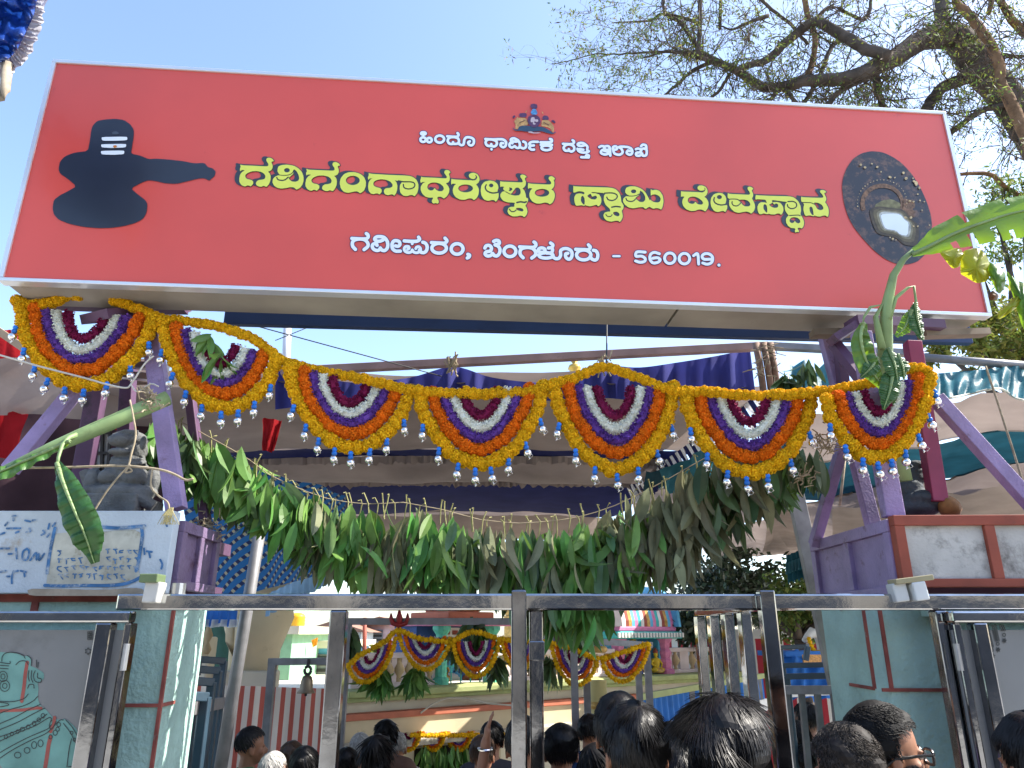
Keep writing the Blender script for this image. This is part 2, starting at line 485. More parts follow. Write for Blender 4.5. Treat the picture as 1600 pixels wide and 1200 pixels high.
G(700, 230, 8, [(655,418),(662,430),(800,435),(920,441),(937,430),(925,400),(905,375),(905,350),(930,340),(960,348),(987,375),(965,380),(960,395),(975,435),(972,470),(955,500),(930,515),(955,540),(972,590),(975,630),(1002,640),(1000,670),(985,705),(965,730),(985,760),(995,810),(980,850),(953,877),(935,860),(905,855),(860,865),(805,865),(760,840),(742,800),(755,760),(785,745),(830,745),(828,715),(838,694),(800,692),(745,690),(690,670),(655,625),(655,585),(680,555),(720,550),(695,535),(688,512),(705,495),(670,490),(655,502),(650,460)],
  [[(815,550),(850,505),(880,505),(905,530),(910,570),(890,600),(840,606),(798,598),(775,586),(800,575)], [(762,500),(800,510),(806,530),(780,548),(757,546),(772,525)], [(850,760),(900,758),(935,770),(945,790),(930,805),(895,795),(870,790),(855,775)]],
  [([(862,692),(910,683),(955,690),(978,682)], 10), ([(768,775),(790,802),(825,804),(852,785)], 7), ([(775,586),(720,556)], 5)])
RA = [(1003,443),(1015,455),(1150,462),(1270,467),(1292,455),(1285,430),(1262,405),(1257,380),(1275,363),(1305,363),(1338,390),(1335,404),(1318,405),(1330,440),(1328,485),(1310,515),(1290,526),(1320,545),(1338,590),(1332,640),(1310,690),(1273,717),(1250,698),(1210,690),(1160,705),(1105,705),(1055,680),(1022,635),(1015,585),(1030,540),(1060,515),(1015,510),(1002,527),(998,485)]
G(700, 230, 8, RA, [ell(1175, 570, 91, 49)])
G(880, 240, 8, [(128,398),(140,410),(400,418),(600,425),(660,445),(705,495),(722,550),(725,600),(742,625),(757,650),(752,690),(730,715),(740,745),(745,790),(730,830),(706,857),(690,840),(660,838),(600,852),(545,840),(510,805),(502,765),(520,735),(560,725),(590,725),(582,690),(560,670),(525,635),(505,580),(510,525),(530,500),(480,490),(352,480),(355,495),(400,495),(450,510),(475,555),(478,600),(465,640),(438,662),(420,640),(390,645),(340,660),(290,650),(270,640),(265,657),(235,645),(195,650),(158,652),(140,600),(138,545),(160,505),(210,495),(265,510),(262,480),(200,468),(128,492),(125,450)],
  [[(225,540),(245,525),(265,555),(270,600),(265,642),(240,625),(220,590)], [(320,510),(345,500),(360,540),(385,530),(412,525),(425,550),(400,575),(355,570),(320,550),(300,530)], [(625,730),(670,725),(700,745),(705,770),(685,785),(650,775),(625,755)]],
  [([(545,545),(562,575),(615,586),(660,566),(676,530),(650,502),(600,492),(520,494)], 8), ([(533,760),(550,782),(590,786),(612,765)], 6), ([(606,670),(660,661),(712,667)], 9)])
G(880, 240, 8, [(775,455),(790,425),(840,407),(910,411),(980,440),(1030,485),(1065,550),(1085,592),(1098,560),(1092,480),(1095,442),(1110,458),(1160,450),(1210,470),(1245,525),(1255,590),(1245,660),(1226,702),(1205,690),(1170,680),(1120,690),(1082,665),(1065,670),(1030,694),(1000,668),(950,670),(880,685),(820,675),(770,640),(745,595),(755,555),(790,530),(828,525),(795,510),(775,485)],
  [ell(880, 472, 33, 24), [(962,458),(1000,490),(1025,535),(1026,580),(1000,605),(960,605),(925,580),(903,562),(910,545),(945,522),(957,490)], [(1100,522),(1112,513),(1160,510),(1200,530),(1220,565),(1210,600),(1180,612),(1130,605),(1097,585),(1086,550)]],
  [([(785,560),(798,586),(840,598),(880,590),(907,565)], 7), ([(797,528),(850,531),(910,525),(950,505)], 5)])
G(1050, 240, 10.667, [(150,620),(165,632),(400,640),(512,647),(548,625),(552,595),(522,616),(470,620),(430,595),(423,560),(450,533),(500,528),(560,553),(590,600),(594,650),(570,700),(537,721),(575,745),(605,800),(610,850),(595,910),(553,968),(525,945),(480,930),(430,935),(380,955),(310,958),(240,930),(190,880),(168,815),(180,755),(210,716),(160,715),(148,730)],
  [[(260,790),(270,745),(310,720),(370,715),(440,740),(500,785),(520,825),(500,850),(460,850),(420,838),(392,800),(365,835),(320,838),(280,820)]], [([(440,632),(510,640),(550,600),(545,575)], 6)])
G(1050, 240, 10.667, [(640,810),(655,730),(700,675),(770,653),(840,660),(890,705),(907,760),(897,820),(875,848),(912,846),(923,880),(915,930),(888,978),(860,955),(820,960),(760,976),(700,955),(655,890)], [ell(790, 725, 41, 34)], [([(705,735),(697,780),(720,822),(770,847),(830,857),(925,842)], 11)])
G(1050, 240, 10.667, [(930,655),(950,670),(1150,680),(1282,687),(1302,670),(1290,635),(1262,600),(1257,570),(1280,550),(1320,553),(1362,590),(1335,602),(1330,620),(1352,670),(1352,710),(1332,750),(1357,790),(1381,850),(1385,900),(1365,960),(1318,1003),(1290,980),(1240,965),(1180,975),(1110,990),(1040,970),(985,920),(955,865),(950,820),(955,780),(945,745),(930,740),(926,700)],
  [[(1110,770),(1200,765),(1260,780),(1300,820),(1305,860),(1280,880),(1220,880),(1180,860),(1150,812),(1125,798)]],
  [([(935,765),(1000,757),(1085,762),(1122,785)], 8), ([(1003,800),(1000,830),(1030,866),(1080,872),(1120,850),(1150,815)], 9)])
G(1160, 255, 10.667, [(225,525),(245,535),(500,545),(780,550),(860,570),(930,630),(970,710),(978,790),(965,850),(992,890),(1022,950),(1030,1000),(1015,1060),(988,1090),(960,1075),(920,1078),(925,1100),(944,1125),(940,1152),(915,1143),(880,1157),(873,1130),(885,1100),(870,1085),(810,1080),(760,1045),(728,990),(725,930),(745,895),(775,870),(740,835),(710,780),(705,720),(720,670),(750,648),(600,627),(490,612),(500,660),(520,650),(580,645),(640,665),(680,730),(685,790),(665,840),(643,862),(620,840),(580,838),(540,855),(480,855),(440,840),(420,850),(390,845),(350,835),(320,852),(278,847),(255,790),(248,730),(270,675),(310,650),(370,652),(410,665),(390,620),(380,608),(240,600),(220,612),(215,570)],
  [[(350,700),(375,680),(405,705),(415,760),(415,828),(385,810),(350,760)], [(470,680),(500,655),(530,690),(560,670),(590,680),(600,715),(580,740),(530,745),(480,725),(440,690)], [(785,945),(810,910),(860,898),(920,910),(960,945),(965,985),(935,1005),(895,990),(875,960),(855,990),(820,1000),(790,980)]],
  [([(750,690),(760,727),(810,757),(870,747),(905,707),(890,662),(840,637),(760,640)], 10), ([(785,872),(860,868),(930,865),(965,876)], 8)])
NA = [(980,555),(1000,565),(1200,575),(1332,577),(1352,555),(1320,510),(1293,480),(1295,455),(1330,443),(1370,453),(1404,485),(1370,492),(1365,510),(1395,570),(1400,610),(1377,650),(1400,680),(1435,750),(1442,820),(1430,892),(1408,890),(1380,870),(1340,875),(1290,892),(1240,885),(1200,870),(1190,887),(1150,875),(1105,868),(1058,882),(1035,850),(1015,780),(1020,720),(1030,690),(1000,645),(983,642),(976,600)]
G(1160, 255, 10.667, NA, [[(1190,655),(1260,660),(1320,690),(1350,735),(1345,770),(1300,785),(1250,765),(1220,715)], [(1115,740),(1145,720),(1170,745),(1180,800),(1190,872),(1160,860),(1125,810)]], [([(990,655),(1080,656),(1150,662),(1210,690)], 7)])

fy = Field(358, 236, 1308, 372, .42)
for o_, h_, c_ in T: fy.add_poly(o_, h_, c_)
fd = fy.F + 1.15
k6 = np.full_like(fd, -50.0)
for k in range(0, 15):
    dx, dy = int(round(-k * .48 / .42)), int(round(-k * .13 / .42))
    S = np.roll(np.roll(fy.F + .5, dx, 1), dy, 0)
    np.maximum(k6, S, out=k6)
np.maximum(fd, k6, out=fd)
words_mesh("title_shadow", fy, fd, .003, M['ink_shadow'], sign, 12)
words_mesh("title_word", fy, fy.F, .006, M['ink_yellow'], sign, 12)

# ---- white lines: centre-line strokes
W1, W3 = [], []
def S(dst, ox, oy, sc, r, *strokes):
    for s in strokes:
        cl = isinstance(s, np.ndarray)
        P = np.array(s, float) / sc + np.array((ox, oy))
        dst.append((P if cl else catmull(P), r / sc, cl))
GA3 = [[(132,300),(300,310),(420,308),(468,275),(465,228),(432,200)], [(205,528),(152,470),(140,400),(180,338),(290,312),(400,332),(463,400),(460,470),(385,533)]]
S(W3, 540, 350, 13.333, 36, *GA3,
  [(780,335),(700,360),(630,345),(606,308),(640,272),(700,262),(790,275),(850,330),(878,410),(868,500),(820,550),(760,545),(722,500)],
  [(722,500),(700,540),(640,550),(580,520),(555,460),(585,415),(640,415),(655,445)],
  [(1140,566),(1040,562),(978,510),(968,420),(1003,357),(1060,347),(1118,370),(1130,430),(1090,465),(1040,455)],
  [(1222,352),(1380,362),(1490,357),(1540,320),(1520,275)])
S(W3, 540, 350, 13.333, 30, [(1386,365),(1388,412)], [(1292,528),(1322,508),(1312,472),(1250,470),(1220,520),(1245,572),(1305,596),(1370,578),(1388,540)], [(1388,540),(1430,590),(1500,596),(1552,560),(1560,512),(1525,474),(1478,484),(1462,512)])
S(W3, 640, 350, 13.333, 36, [(275,380),(330,402),(366,470),(350,555),(300,595),(240,588),(205,545)],
  [(455,387),(620,397),(730,397),(778,350),(738,295)], ell(615, 505, 152, 102), ell(990, 520, 124, 110), [(1215,632),(1248,650),(1235,690),(1200,708)])
S(W3, 745, 350, 13.333, 36, [(168,500),(200,452),(268,450),(306,500),(280,560),(200,580),(172,620),(210,662),(280,660),(330,615)],
  [(330,615),(372,660),(430,660),(475,600),(480,520),(440,460),(380,435),(430,425),(470,400),(458,355),(405,340),(352,362)], ell(690, 570, 124, 110))
S(W3, 802.0, 363.2, 13.333, 36, *[[(x, y) for x, y in s] for s in GA3])
S(W3, 840, 350, 13.333, 35, ell(85, 545, 72, 46), [(225,500),(295,488),(318,435),(270,395)], [(300,500),(312,550),(280,600),(190,605)], ell(175, 655, 148, 56),
  [(320,690),(380,722),(440,715),(478,655),(480,560),(535,517),(620,515),(698,560),(718,640),(690,715),(640,732),(588,690),(585,625),(630,610)],
  [(792,527),(950,532),(1058,532),(1098,482),(1058,435)], ell(960, 645, 150, 103), [(1162,547),(1220,565),(1254,640),(1238,725),(1190,752),(1132,728),(1092,685)])
S(W3, 940, 350, 8, 18, [(545,352),(442,350),(430,402),(500,402),(545,432),(535,468),(480,478),(425,462)],
  [(722,372),(660,355),(612,380),(605,440),(640,485),(700,480),(732,448),(700,422),(640,428)], ell(853, 428, 66, 66), ell(1035, 433, 66, 66),
  [(1150,395),(1200,375),(1213,500)], [(1265,488),(1320,503),(1375,480),(1388,420),(1350,377),(1290,372),(1256,402),(1280,440),(1372,440)])
S(W3, 940, 350, 8, 14, [(147,402),(226,402)])
S(W3, 940, 350, 8, 19, [(1466,513),(1468,514)])
# second 'ga' belongs between the two round letters of the second word
S(W1, 645, 190, 13.333, 27, ell(220, 247, 48, 24), ell(215, 375, 56, 48), ell(345, 385, 50, 46), ell(560, 365, 92, 74),
  [(718,305),(850,316),(930,310),(953,270),(932,240)], [(838,430),(838,462),(765,460),(727,400),(762,338),(850,322),(940,350),(962,420),(920,462),(842,462)],
  [(960,462),(1010,490),(1058,470),(1075,380),(1112,332),(1180,327),(1258,360),(1274,430),(1240,488),(1184,488),(1152,440),(1188,410)])
S(W1, 750, 190, 13.333, 27, [(112,362),(250,372),(400,367),(490,377),(543,430),(530,508),(480,533),(432,500),(440,448),(482,450)],
  [(235,470),(235,505),(155,500),(117,440),(150,382),(240,370),(338,410),(348,478),(300,518),(240,508)], [(240,575),(241,577)],
  [(765,418),(685,410),(642,385),(662,357),(720,352),(800,400),(830,470),(818,538),(772,548),(722,512)], [(722,512),(660,540),(613,500),(632,442),(675,452)], [(902,417),(950,442),(958,520),(910,558),(852,540)],
  [(1205,422),(1080,424),(1027,465),(1060,498),(1122,496)], [(1060,500),(1027,545),(1072,583),(1125,583)],
  [(1262,432),(1400,432),(1488,420),(1494,378),(1460,362)], [(1268,484),(1400,478),(1500,484)], ell(1385, 547, 104, 48))
S(W1, 860, 190, 10, 20, [(197,347),(300,352),(353,345),(370,312),(347,292)], [(287,430),(287,452),(232,452),(207,410),(240,367),(300,357),(363,385),(370,440),(330,468),(290,452)],
  ell(480, 357, 54, 24), [(535,350),(578,390),(575,440),(600,465)], [(423,425),(442,460),(500,483),(570,480),(600,465)], [(455,430),(515,440)], ell(578, 540, 24, 18), [(482,556),(598,560)],
  [(765,398),(800,382),(845,390)], ell(885, 412, 42, 30), [(850,432),(802,452),(792,490),(850,513),(915,500)], [(932,420),(936,530)], [(842,458),(908,472)],
  ell(1010, 412, 34, 26), [(978,430),(1002,498),(1080,518),(1128,480),(1108,425),(1078,395),(1200,397),(1268,430),(1278,490),(1240,518),(1192,490),(1212,452),(1240,462)],
  [(1337,432),(1370,422),(1418,440),(1400,478),(1342,490),(1346,528),(1400,530),(1430,497)], [(1430,497),(1450,533),(1498,520),(1503,450),(1470,422),(1442,424)], [(1500,420),(1490,372),(1442,362),(1417,385)])
for Wk, box, nm in ((W1, (645, 190, 1022, 256), "department"), (W3, (540, 350, 1140, 425), "address")):
    f = Field(*box, .42)
    for P, r, c in Wk: f.add_stroke(P, r, c)
    words_mesh(nm + "_outline", f, f.F + 1.0, .003, M['ink_navy'], sign)
    words_mesh(nm + "_word", f, f.F, .006, M['ink_white'], sign)

# ---- lingam picture
def patch(name, polys, material, off, step=.8, smooth=1, one=False):
    if len(polys) > 1 and not one:
        for p in polys: patch(name, [p], material, off, step, smooth)
        return
    allp = np.concatenate(polys)
    f = Field(allp[:, 0].min() - 2, allp[:, 1].min() - 2, allp[:, 0].max() + 2, allp[:, 1].max() + 2, step)
    for p in polys: f.add_poly(smooth_poly(p, smooth) if smooth else p)
    return field_mesh(name, f.x, f.y, f.F, off, material, sign)
q = lambda pts, ox=60, oy=170, s=5.333: np.array(pts, float) / s + np.array((ox, oy))
ling = q([(412,352),(428,270),(440,180),(452,140),(490,100),(560,88),(640,83),(710,92),(765,128),(795,175),(795,230),(778,330),(772,374),(850,390),(920,420),(970,415),(1060,420),(1200,435),(1300,455),(1385,450),(1410,485),(1450,495),(1477,520),(1470,560),(1440,585),(1425,600),(1380,578),(1330,582),(1240,605),(1150,626),(1060,622),(990,605),(920,595),(860,615),(770,664),(830,715),(890,760),(910,795),(900,870),(870,920),(800,955),(700,980),(600,993),(500,995),(380,985),(260,960),(170,925),(128,880),(118,830),(128,760),(180,720),(240,690),(318,645),(240,580),(180,540),(167,500),(180,440),(220,395),(300,365)])
patch("lingam_picture", [ling], M['ink_dark'], .003)
stripes = [q([(528,235),(735,232),(742,245),(738,262),(640,266),(535,266),(527,250)]), q([(525,295),(728,292),(732,305),(726,322),(620,327),(528,322),(523,308)]), q([(522,350),(712,347),(717,360),(712,378),(620,383),(528,380),(521,364)])]
patch("forehead_stripes", stripes, M['ink_white'], .006, .5)
patch("forehead_dot", [q([(620,308),(640,302),(655,308),(650,322),(630,326)])], M['ink_orange'], .009, .4)
mg = mat('print_grey_glint', (.06, .08, .11), rough=.3)
patch("glint", [q([(610,200),(625,188),(650,185),(675,205),(655,215),(620,213)])], mg, .006, .5)

# ---- state emblem
q2 = lambda pts: np.array(pts, float) / 17.78 + np.array((790, 155))
me_b = mat('emblem_blue', (.035, .075, .13), rough=.35); me_g = mat('emblem_gold', (.50, .30, .12), rough=.4, var=.4, scale=40)
me_p = mat('emblem_plum', (.09, .04, .10), rough=.35, var=.3, scale=40); me_w = mat('emblem_pale', (.5, .42, .46), rough=.4); me_k = mat('emblem_brown', (.13, .07, .05), rough=.4); me_s = mat('emblem_sky', (.08, .25, .5), rough=.35, var=.4, scale=90)
patch("emblem_supporters", [q2([(230,620),(300,540),(400,510),(560,520),(600,600),(640,700),(560,730),(400,740),(330,830),(270,830),(280,700)]), q2([(1010,590),(1100,570),(1200,590),(1290,680),(1350,780),(1330,930),(1290,900),(1250,820),(1150,770),(990,750),(1000,680)]),
  q2([(280,560),(340,480),(350,490),(320,570)]), q2([(540,370),(590,300),(600,320),(560,380)]), q2([(1000,320),(1030,360),(1060,400),(1020,400)])], me_g, .003, .35)
patch("emblem_manes", [q2([(390,390),(560,380),(590,430),(570,505),(400,500),(375,450)]), q2([(1060,450),(1160,460),(1205,520),(1190,580),(1030,570),(1020,510)]), q2([(190,480),(250,440),(280,480),(210,550)]), q2([(1260,600),(1320,570),(1390,630),(1370,670),(1300,640)])], me_p, .0045, .35)
patch("emblem_base", [q2([(195,770),(240,830),(340,850),(370,760),(500,730),(700,740),(900,750),(1080,780),(1220,860),(1320,940),(1400,890),(1390,930),(1300,975),(1150,940),(1000,890),(800,900),(560,900),(440,880),(280,880),(205,830)])], me_b, .006, .35)
patch("emblem_shield", [q2([(630,480),(740,430),(860,440),(950,510),(975,640),(930,720),(850,770),(800,800),(720,760),(640,690),(610,600)]), q2([(700,140),(790,120),(880,150),(880,240),(850,270),(720,265),(690,200)])], me_p, .0075, .35)
patch("emblem_figure", [q2([(720,500),(800,500),(810,560),(900,560),(910,620),(850,640),(810,600),(790,660),(850,685),(800,710),(750,690),(770,640),(700,640),(690,580)]), q2([(620,900),(700,890),(800,930),(900,920),(1000,930),(900,945),(780,950),(640,930)])], me_w, .009, .3)
patch("emblem_collar", [q2([(740,270),(840,270),(890,380),(860,430),(730,430),(695,380)])], me_s, .009, .3)
patch("emblem_stripes", [q2([(370,650),(520,580),(540,600),(380,665)]), q2([(1050,630),(1210,710),(1200,730),(1060,650)])], me_k, .006, .3)

# ---- oval sanctum photograph
q3 = lambda pts: np.array(pts, float) / 6.0 + np.array((1300, 220))
mo, nt, b, out = _new('sanctum_print_dark')
b.inputs['Roughness'].default_value = .3; b.inputs['Specular IOR Level'].default_value = .55
tc = nt.nodes.new("ShaderNodeTexCoord"); nz = nt.nodes.new("ShaderNodeTexNoise"); nz.inputs['Scale'].default_value = 16; nz.inputs['Detail'].default_value = 9; nz.inputs['Roughness'].default_value = .75
rp = nt.nodes.new("ShaderNodeValToRGB"); rp.color_ramp.elements[0].position = .50; rp.color_ramp.elements[0].color = (.022, .022, .028, 1); rp.color_ramp.elements[1].position = .66; rp.color_ramp.elements[1].color = (.17, .095, .06, 1)
nt.links.new(tc.outputs['Object'], nz.inputs['Vector']); nt.links.new(nz.outputs['Fac'], rp.inputs['Fac']); nt.links.new(rp.outputs['Color'], b.inputs['Base Color'])
oval = q3([(92,430),(105,340),(140,250),(200,165),(280,115),(370,96),(470,105),(560,145),(650,205),(740,300),(820,420),(885,560),(930,700),(942,840),(925,960),(880,1060),(800,1135),(700,1163),(600,1155),(500,1110),(400,1035),(300,930),(210,820),(150,710),(110,580)])
patch("oval_photo", [oval], mo, .003, .6, 2)
mp = mat('sanctum_brass', (.16, .09, .05), rough=.35, var=.6, scale=60); mpb = mat('sanctum_pale', (.5, .38, .2), rough=.35, var=.5, scale=80); mpg = mat('sanctum_olive', (.16, .15, .07), rough=.35, var=.5, scale=30)
arch = []
for a0 in range(0, 24):
    a = math.pi * (-.12 + 1.24 * a0 / 23)
    arch.append((470 - 205 * math.cos(a), 585 - 185 * math.sin(a)))
for a0 in range(23, -1, -1):
    a = math.pi * (-.12 + 1.24 * a0 / 23)
    arch.append((475 - 168 * math.cos(a), 590 - 150 * math.sin(a)))
patch("arch_print", [q3(arch), q3([(655,540),(770,560),(780,620),(750,640),(790,670),(760,690),(785,720),(655,700)])], mp, .006, .5)
patch("altar_print", [q3([(400,600),(470,560),(560,545),(650,590),(665,680),(660,760),(560,800),(440,800),(395,720)])], mpg, .0055, .5)
for k_, (s_, c_) in enumerate(((1.75, (.07, .055, .035)), (1.5, (.12, .10, .055)), (1.28, (.22, .20, .13)), (1.12, (.40, .42, .40)))):
    base = np.array([(455,690),(500,672),(560,680),(640,690),(680,740),(720,770),(725,830),(710,890),(640,880),(600,840),(500,825),(470,760)], float); cc = base.mean(0) + np.array((0, -25 * (s_ - 1)))
    patch("glow_print", [q3((base - cc) * s_ + cc)], mat('sanctum_glow', c_, rough=.32, var=.35, scale=34), .0062 + .0006 * k_, .5, 2)
patch("flash_print", [q3([(455,690),(560,680),(640,690),(680,740),(720,770),(710,890),(640,880),(600,840),(500,825),(470,760)])], M['ink_white'], .009, .5)
spk = []
for x, y, r in ((670,300,16),(695,352,20),(760,350,12),(790,400,22),(770,380,14),(820,440,12),(425,245,12),(460,290,9),(270,225,14),(310,248,12),(375,215,10),(545,340,14),(590,345,9),(690,720,20),(740,720,16),(730,565,12),(765,570,11),(805,500,9),(825,560,9),(845,650,10),(865,570,9),(570,920,14),(545,905,8),(600,930,8),(765,800,12),(805,800,10),(915,790,8)):
    spk.append(ell(*(np.array((x, y)) / 6.0 + np.array((1300, 220))), r / 6 * RNG.uniform(.7, 1.2), r / 6 * RNG.uniform(.6, 1.0), 9, RNG.uniform(0, 3)))
for k in range(26):
    a = math.pi * (-.05 + 1.1 * k / 25); x, y = 470 - 232 * math.cos(a), 580 - 215 * math.sin(a)
    spk.append(ell(x / 6 + 1300, y / 6 + 220, RNG.uniform(.5, 1.1), RNG.uniform(.5, 1.0), 7))
patch("lamp_glints", spk, mpb, .0095, .35, 0, True)

# ---- blue sheet beam behind the sign, hanging cord
b0, b1 = at(352, 497, 4.0), at(1515, 528, 4.35)
mb = MB(); mb.bar(b0 + Vector((0, 0, .02)), b1 + Vector((0, 0, .02)), .05, .13)
tag(mb.build("navy_beam", M['navy_beam'], bevel=.004), "long dark navy beam just behind the lower edge of the red sign", "beam")
# ------------------------------------------------------------------ ground
def ground_z(Y):
    if Y < 4.0: return 0.0
    return -min(1.75, (Y - 4.0) * .19)
mb = MB()
ys = [-60, -10, 0, 3, 4, 5, 6, 8, 10, 13.3, 16, 30, 80, 300]
mb.grid(lambda u, v: Vector((-300 + 600 * u, ys[int(round(v * (len(ys) - 1)))], ground_z(ys[int(round(v * (len(ys) - 1)))]))), 12, len(ys) - 1)
tag(mb.build("ground", mat('stone_paving', (.36, .345, .31), rough=.9, var=.3, scale=1.5, bump=.3, bscale=20, dirt=(.28, .26, .23), dscale=2)), kind="structure")

# ------------------------------------------------------------------ pillars and lintels
def vline(px, py, Y):           # X of a vertical thing seen at that pixel
    return at(px, py, Y).x
def zat(py, Y): return at(800, py, Y).z

PF = 3.44
def pillar(name, label, foot, lines):
    th = thing(name, label, "pillar", (sum(p[0] for p in foot) / len(foot), foot[0][1], 0))
    mb = MB(); mb.prism([(x, y, 0.0) for x, y in foot], (0, 0, 2.09)); mb.build("shaft", M['teal'], th, bevel=.006)
    mb = MB()
    for a, b in lines: mb.bar(a, b, .014, .014)
    mb.build("red_line", M['redline'], th)
    return th
xl = vline(271, 960, PF); xc = vline(290, 960, PF + .15)
zl = zat(1102, PF)
pillar("gate_pillar", "teal plastered gate pillar on the left with thin red painted lines", [(-2.6, PF), (xl, PF), (xc, PF + .15), (xc - .08, PF + .6), (-2.6, PF + .6)],
       [((xl, PF - .003, .1), (xl, PF - .003, 2.05)), ((-2.4, PF - .002, zl), (xl, PF - .002, zl)), ((xl, PF, zl), (xc, PF + .15, zl)), ((xl + .01, PF + .005, 2.06), (xc, PF + .15, 2.06))])
x1, x2, x3 = vline(1375, 960, PF), vline(1350, 960, PF + .08), vline(1314, 960, PF + .36)
zr = zat(1078, PF)
pillar("gate_pillar", "teal plastered gate pillar on the right with two upright red lines", [(x1, PF), (2.7, PF), (2.7, PF + .6), (x3, PF + .6), (x3, PF + .36), (x2, PF + .08)],
       [((x1, PF - .002, zr), (x1, PF - .002, 2.06)), ((x2, PF + .078, zr), (x2, PF + .078, 2.06)), ((x1 - .04, PF + .0, zr), (2.6, PF - .003, zr)), ((x2, PF + .08, zr), (x3, PF + .36, zr)), ((x3, PF + .35, 2.06), (x2, PF + .08, 2.07))])
for nm, a, b, lab in (("lintel", -3.4, vline(190, 945, 3.42), "narrow teal lintel with a maroon band above the left steel door"), ("lintel", vline(1436, 930, 3.42), 3.4, "narrow teal lintel above the right steel door")):
    th = thing(nm, lab, "lintel", ((a + b) / 2, 3.42, 2.1))
    mb = MB(); mb.box(((a + b) / 2, 3.405, 2.095), (b - a, .05, .15)); mb.build("beam", M['teal'], th)
    if a < -3:
        mb = MB(); mb.box(((a + b) / 2, 3.375, 2.105), (b - a, .008, .05)); mb.box((vline(55, 945, 3.375), 3.3745, 2.07), (.03, .01, .10)); mb.build("maroon_band", M['redline'], th)

# ------------------------------------------------------------------ pedestals
def frame_panel(th, A, B, zA0, zA1, ncol, fw, mf, mp, nrm, nm="side_panel"):
    """panelled face from ground point A to B with bars of width fw"""
    A = Vector((A[0], A[1], 0)); B = Vector((B[0], B[1], 0)); d = (B - A); L = d.length; d.normalize(); nrm = Vector(nrm)
    def slab(mb, a0, a1, z0, z1, t0, t1):
        P = []
        for t in (t0, t1):
            for a, z in ((a0, z0), (a1, z0), (a1, z1), (a0, z1)):
                q = A + d * a + nrm * t; P.append((q.x, q.y, z))
        mb.add(P, [(0, 1, 2, 3), (7, 6, 5, 4), (0, 4, 5, 1), (1, 5, 6, 2), (2, 6, 7, 3), (3, 7, 4, 0)])
    mb = MB(); slab(mb, .01, L - .01, zA0 + .01, zA1 - .01, -.02, 0.0); mb.build(nm, mp, th)
    mb = MB()
    slab(mb, 0, L, zA1 - fw, zA1, -.03, .022)
    slab(mb, 0, L, zA0, zA0 + fw * .8, -.03, .022)
    for k in range(ncol + 1):
        a = k * (L - fw) / ncol
        slab(mb, a, a + fw, zA0 + fw * .8, zA1 - fw, -.03, .020)
    mb.build("panel_frame", mf, th, bevel=.003)

YP = 3.30
ZP0, ZP1 = 2.135, 2.435
xlp = vline(265, 860, YP); xlpb = xlp
th = thing("pedestal", "left pedestal under the sign with a whitewashed lettered front and plum side", "pedestal", (-2.0, YP, ZP0))
frame_panel(th, (xlp + .0, YP + .07), (vline(335, 880, YP + .53), YP + .53), ZP0, ZP1 - .0, 2, .05, M['purple_mid'], M['purple_mid'], (1, 0, 0))
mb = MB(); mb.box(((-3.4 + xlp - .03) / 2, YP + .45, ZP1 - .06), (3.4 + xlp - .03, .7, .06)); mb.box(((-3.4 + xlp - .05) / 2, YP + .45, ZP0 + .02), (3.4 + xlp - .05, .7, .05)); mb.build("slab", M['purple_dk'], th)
ztop, zbot = zat(798, YP), zat(927, YP)
mb = MB(); mb.box(((-3.3 + xlp) / 2, YP + .03, (ztop + zbot) / 2), (3.3 + xlp, .06, ztop - zbot)); wb = mb.build("whitewashed_front", M['white_board'], th, bevel=.004)

pl = lambda px, py, off=0: at(px, py, YP - off)
blue = []
z5 = lambda pts: np.array(pts, float) / 5.714 + np.array((0, 780))
def bs(r, *strokes):
    for s in strokes: blue.append((catmull(z5(s)), r / 5.714))
bs(9, [(0,440),(80,440)], [(75,490),(105,488)], [(140,440),(150,530)], [(240,440),(205,470),(200,530),(225,545),(250,520),(258,460),(235,445)], [(270,545),(320,480),(325,540)], [(345,490),(350,545),(395,485)],
   [(0,650),(50,640)], [(60,690),(85,690)], [(120,640),(105,700),(105,750)], [(125,650),(160,640)], [(185,640),(230,650)], [(215,650),(220,690)], [(0,315),(40,300)], [(60,262),(180,260)], [(45,235),(65,208)], [(225,190),(270,200)], [(235,295),(270,285),(260,262)], [(370,320),(400,300),(385,280)], [(430,265),(440,220)], [(470,240),(490,215)], [(420,335),(440,310)],
   [(110,150),(140,150)], [(120,160),(120,190)], [(290,190),(315,188)], [(140,300),(165,290)], [(1500,130),(1475,170),(1475,200),(1490,240)], [(1430,540),(1448,580),(1440,620)], [(1310,465),(1355,470)], [(1330,475),(1340,520)], [(1285,440),(1290,490)])
bs(15, [(890,248),(1050,258),(1170,250),(1290,240)], [(490,260),(470,350),(445,480),(420,660)], [(1265,260),(1270,330),(1250,470),(1235,560),(1215,640)], [(400,770),(560,775),(760,770),(1000,770),(1150,745),(1270,690)])
for k in range(46):
    row = k // 12; col = k % 12
    x = 520 + col * 62 + RNG.uniform(-8, 8) + row * 3; y = 450 + row * 75 + RNG.uniform(-10, 10)
    if 560 < x < 910 and y < 470 + (x - 560) * .3: continue
    if y > 735: continue
    a = [(x, y), (x + RNG.uniform(-12, 22), y + RNG.uniform(10, 30)), (x + RNG.uniform(0, 34), y + RNG.uniform(15, 50))]
    bs(6, a); bs(5, [(x - 8, y + 3), (x + 26, y + RNG.uniform(-6, 6))])
f = Field(0, 790, 268, 925, .5)
for P, r in blue: f.add_stroke(P, r)
field_mesh("faded_lettering", f.x, f.y, f.F, .004, M['ink_blue'], th, pl)
pt = [z5([(470,330),(520,300),(900,290),(1270,270),(1270,480),(1230,640),(1270,690),(1150,740),(760,765),(410,770),(430,640)])]
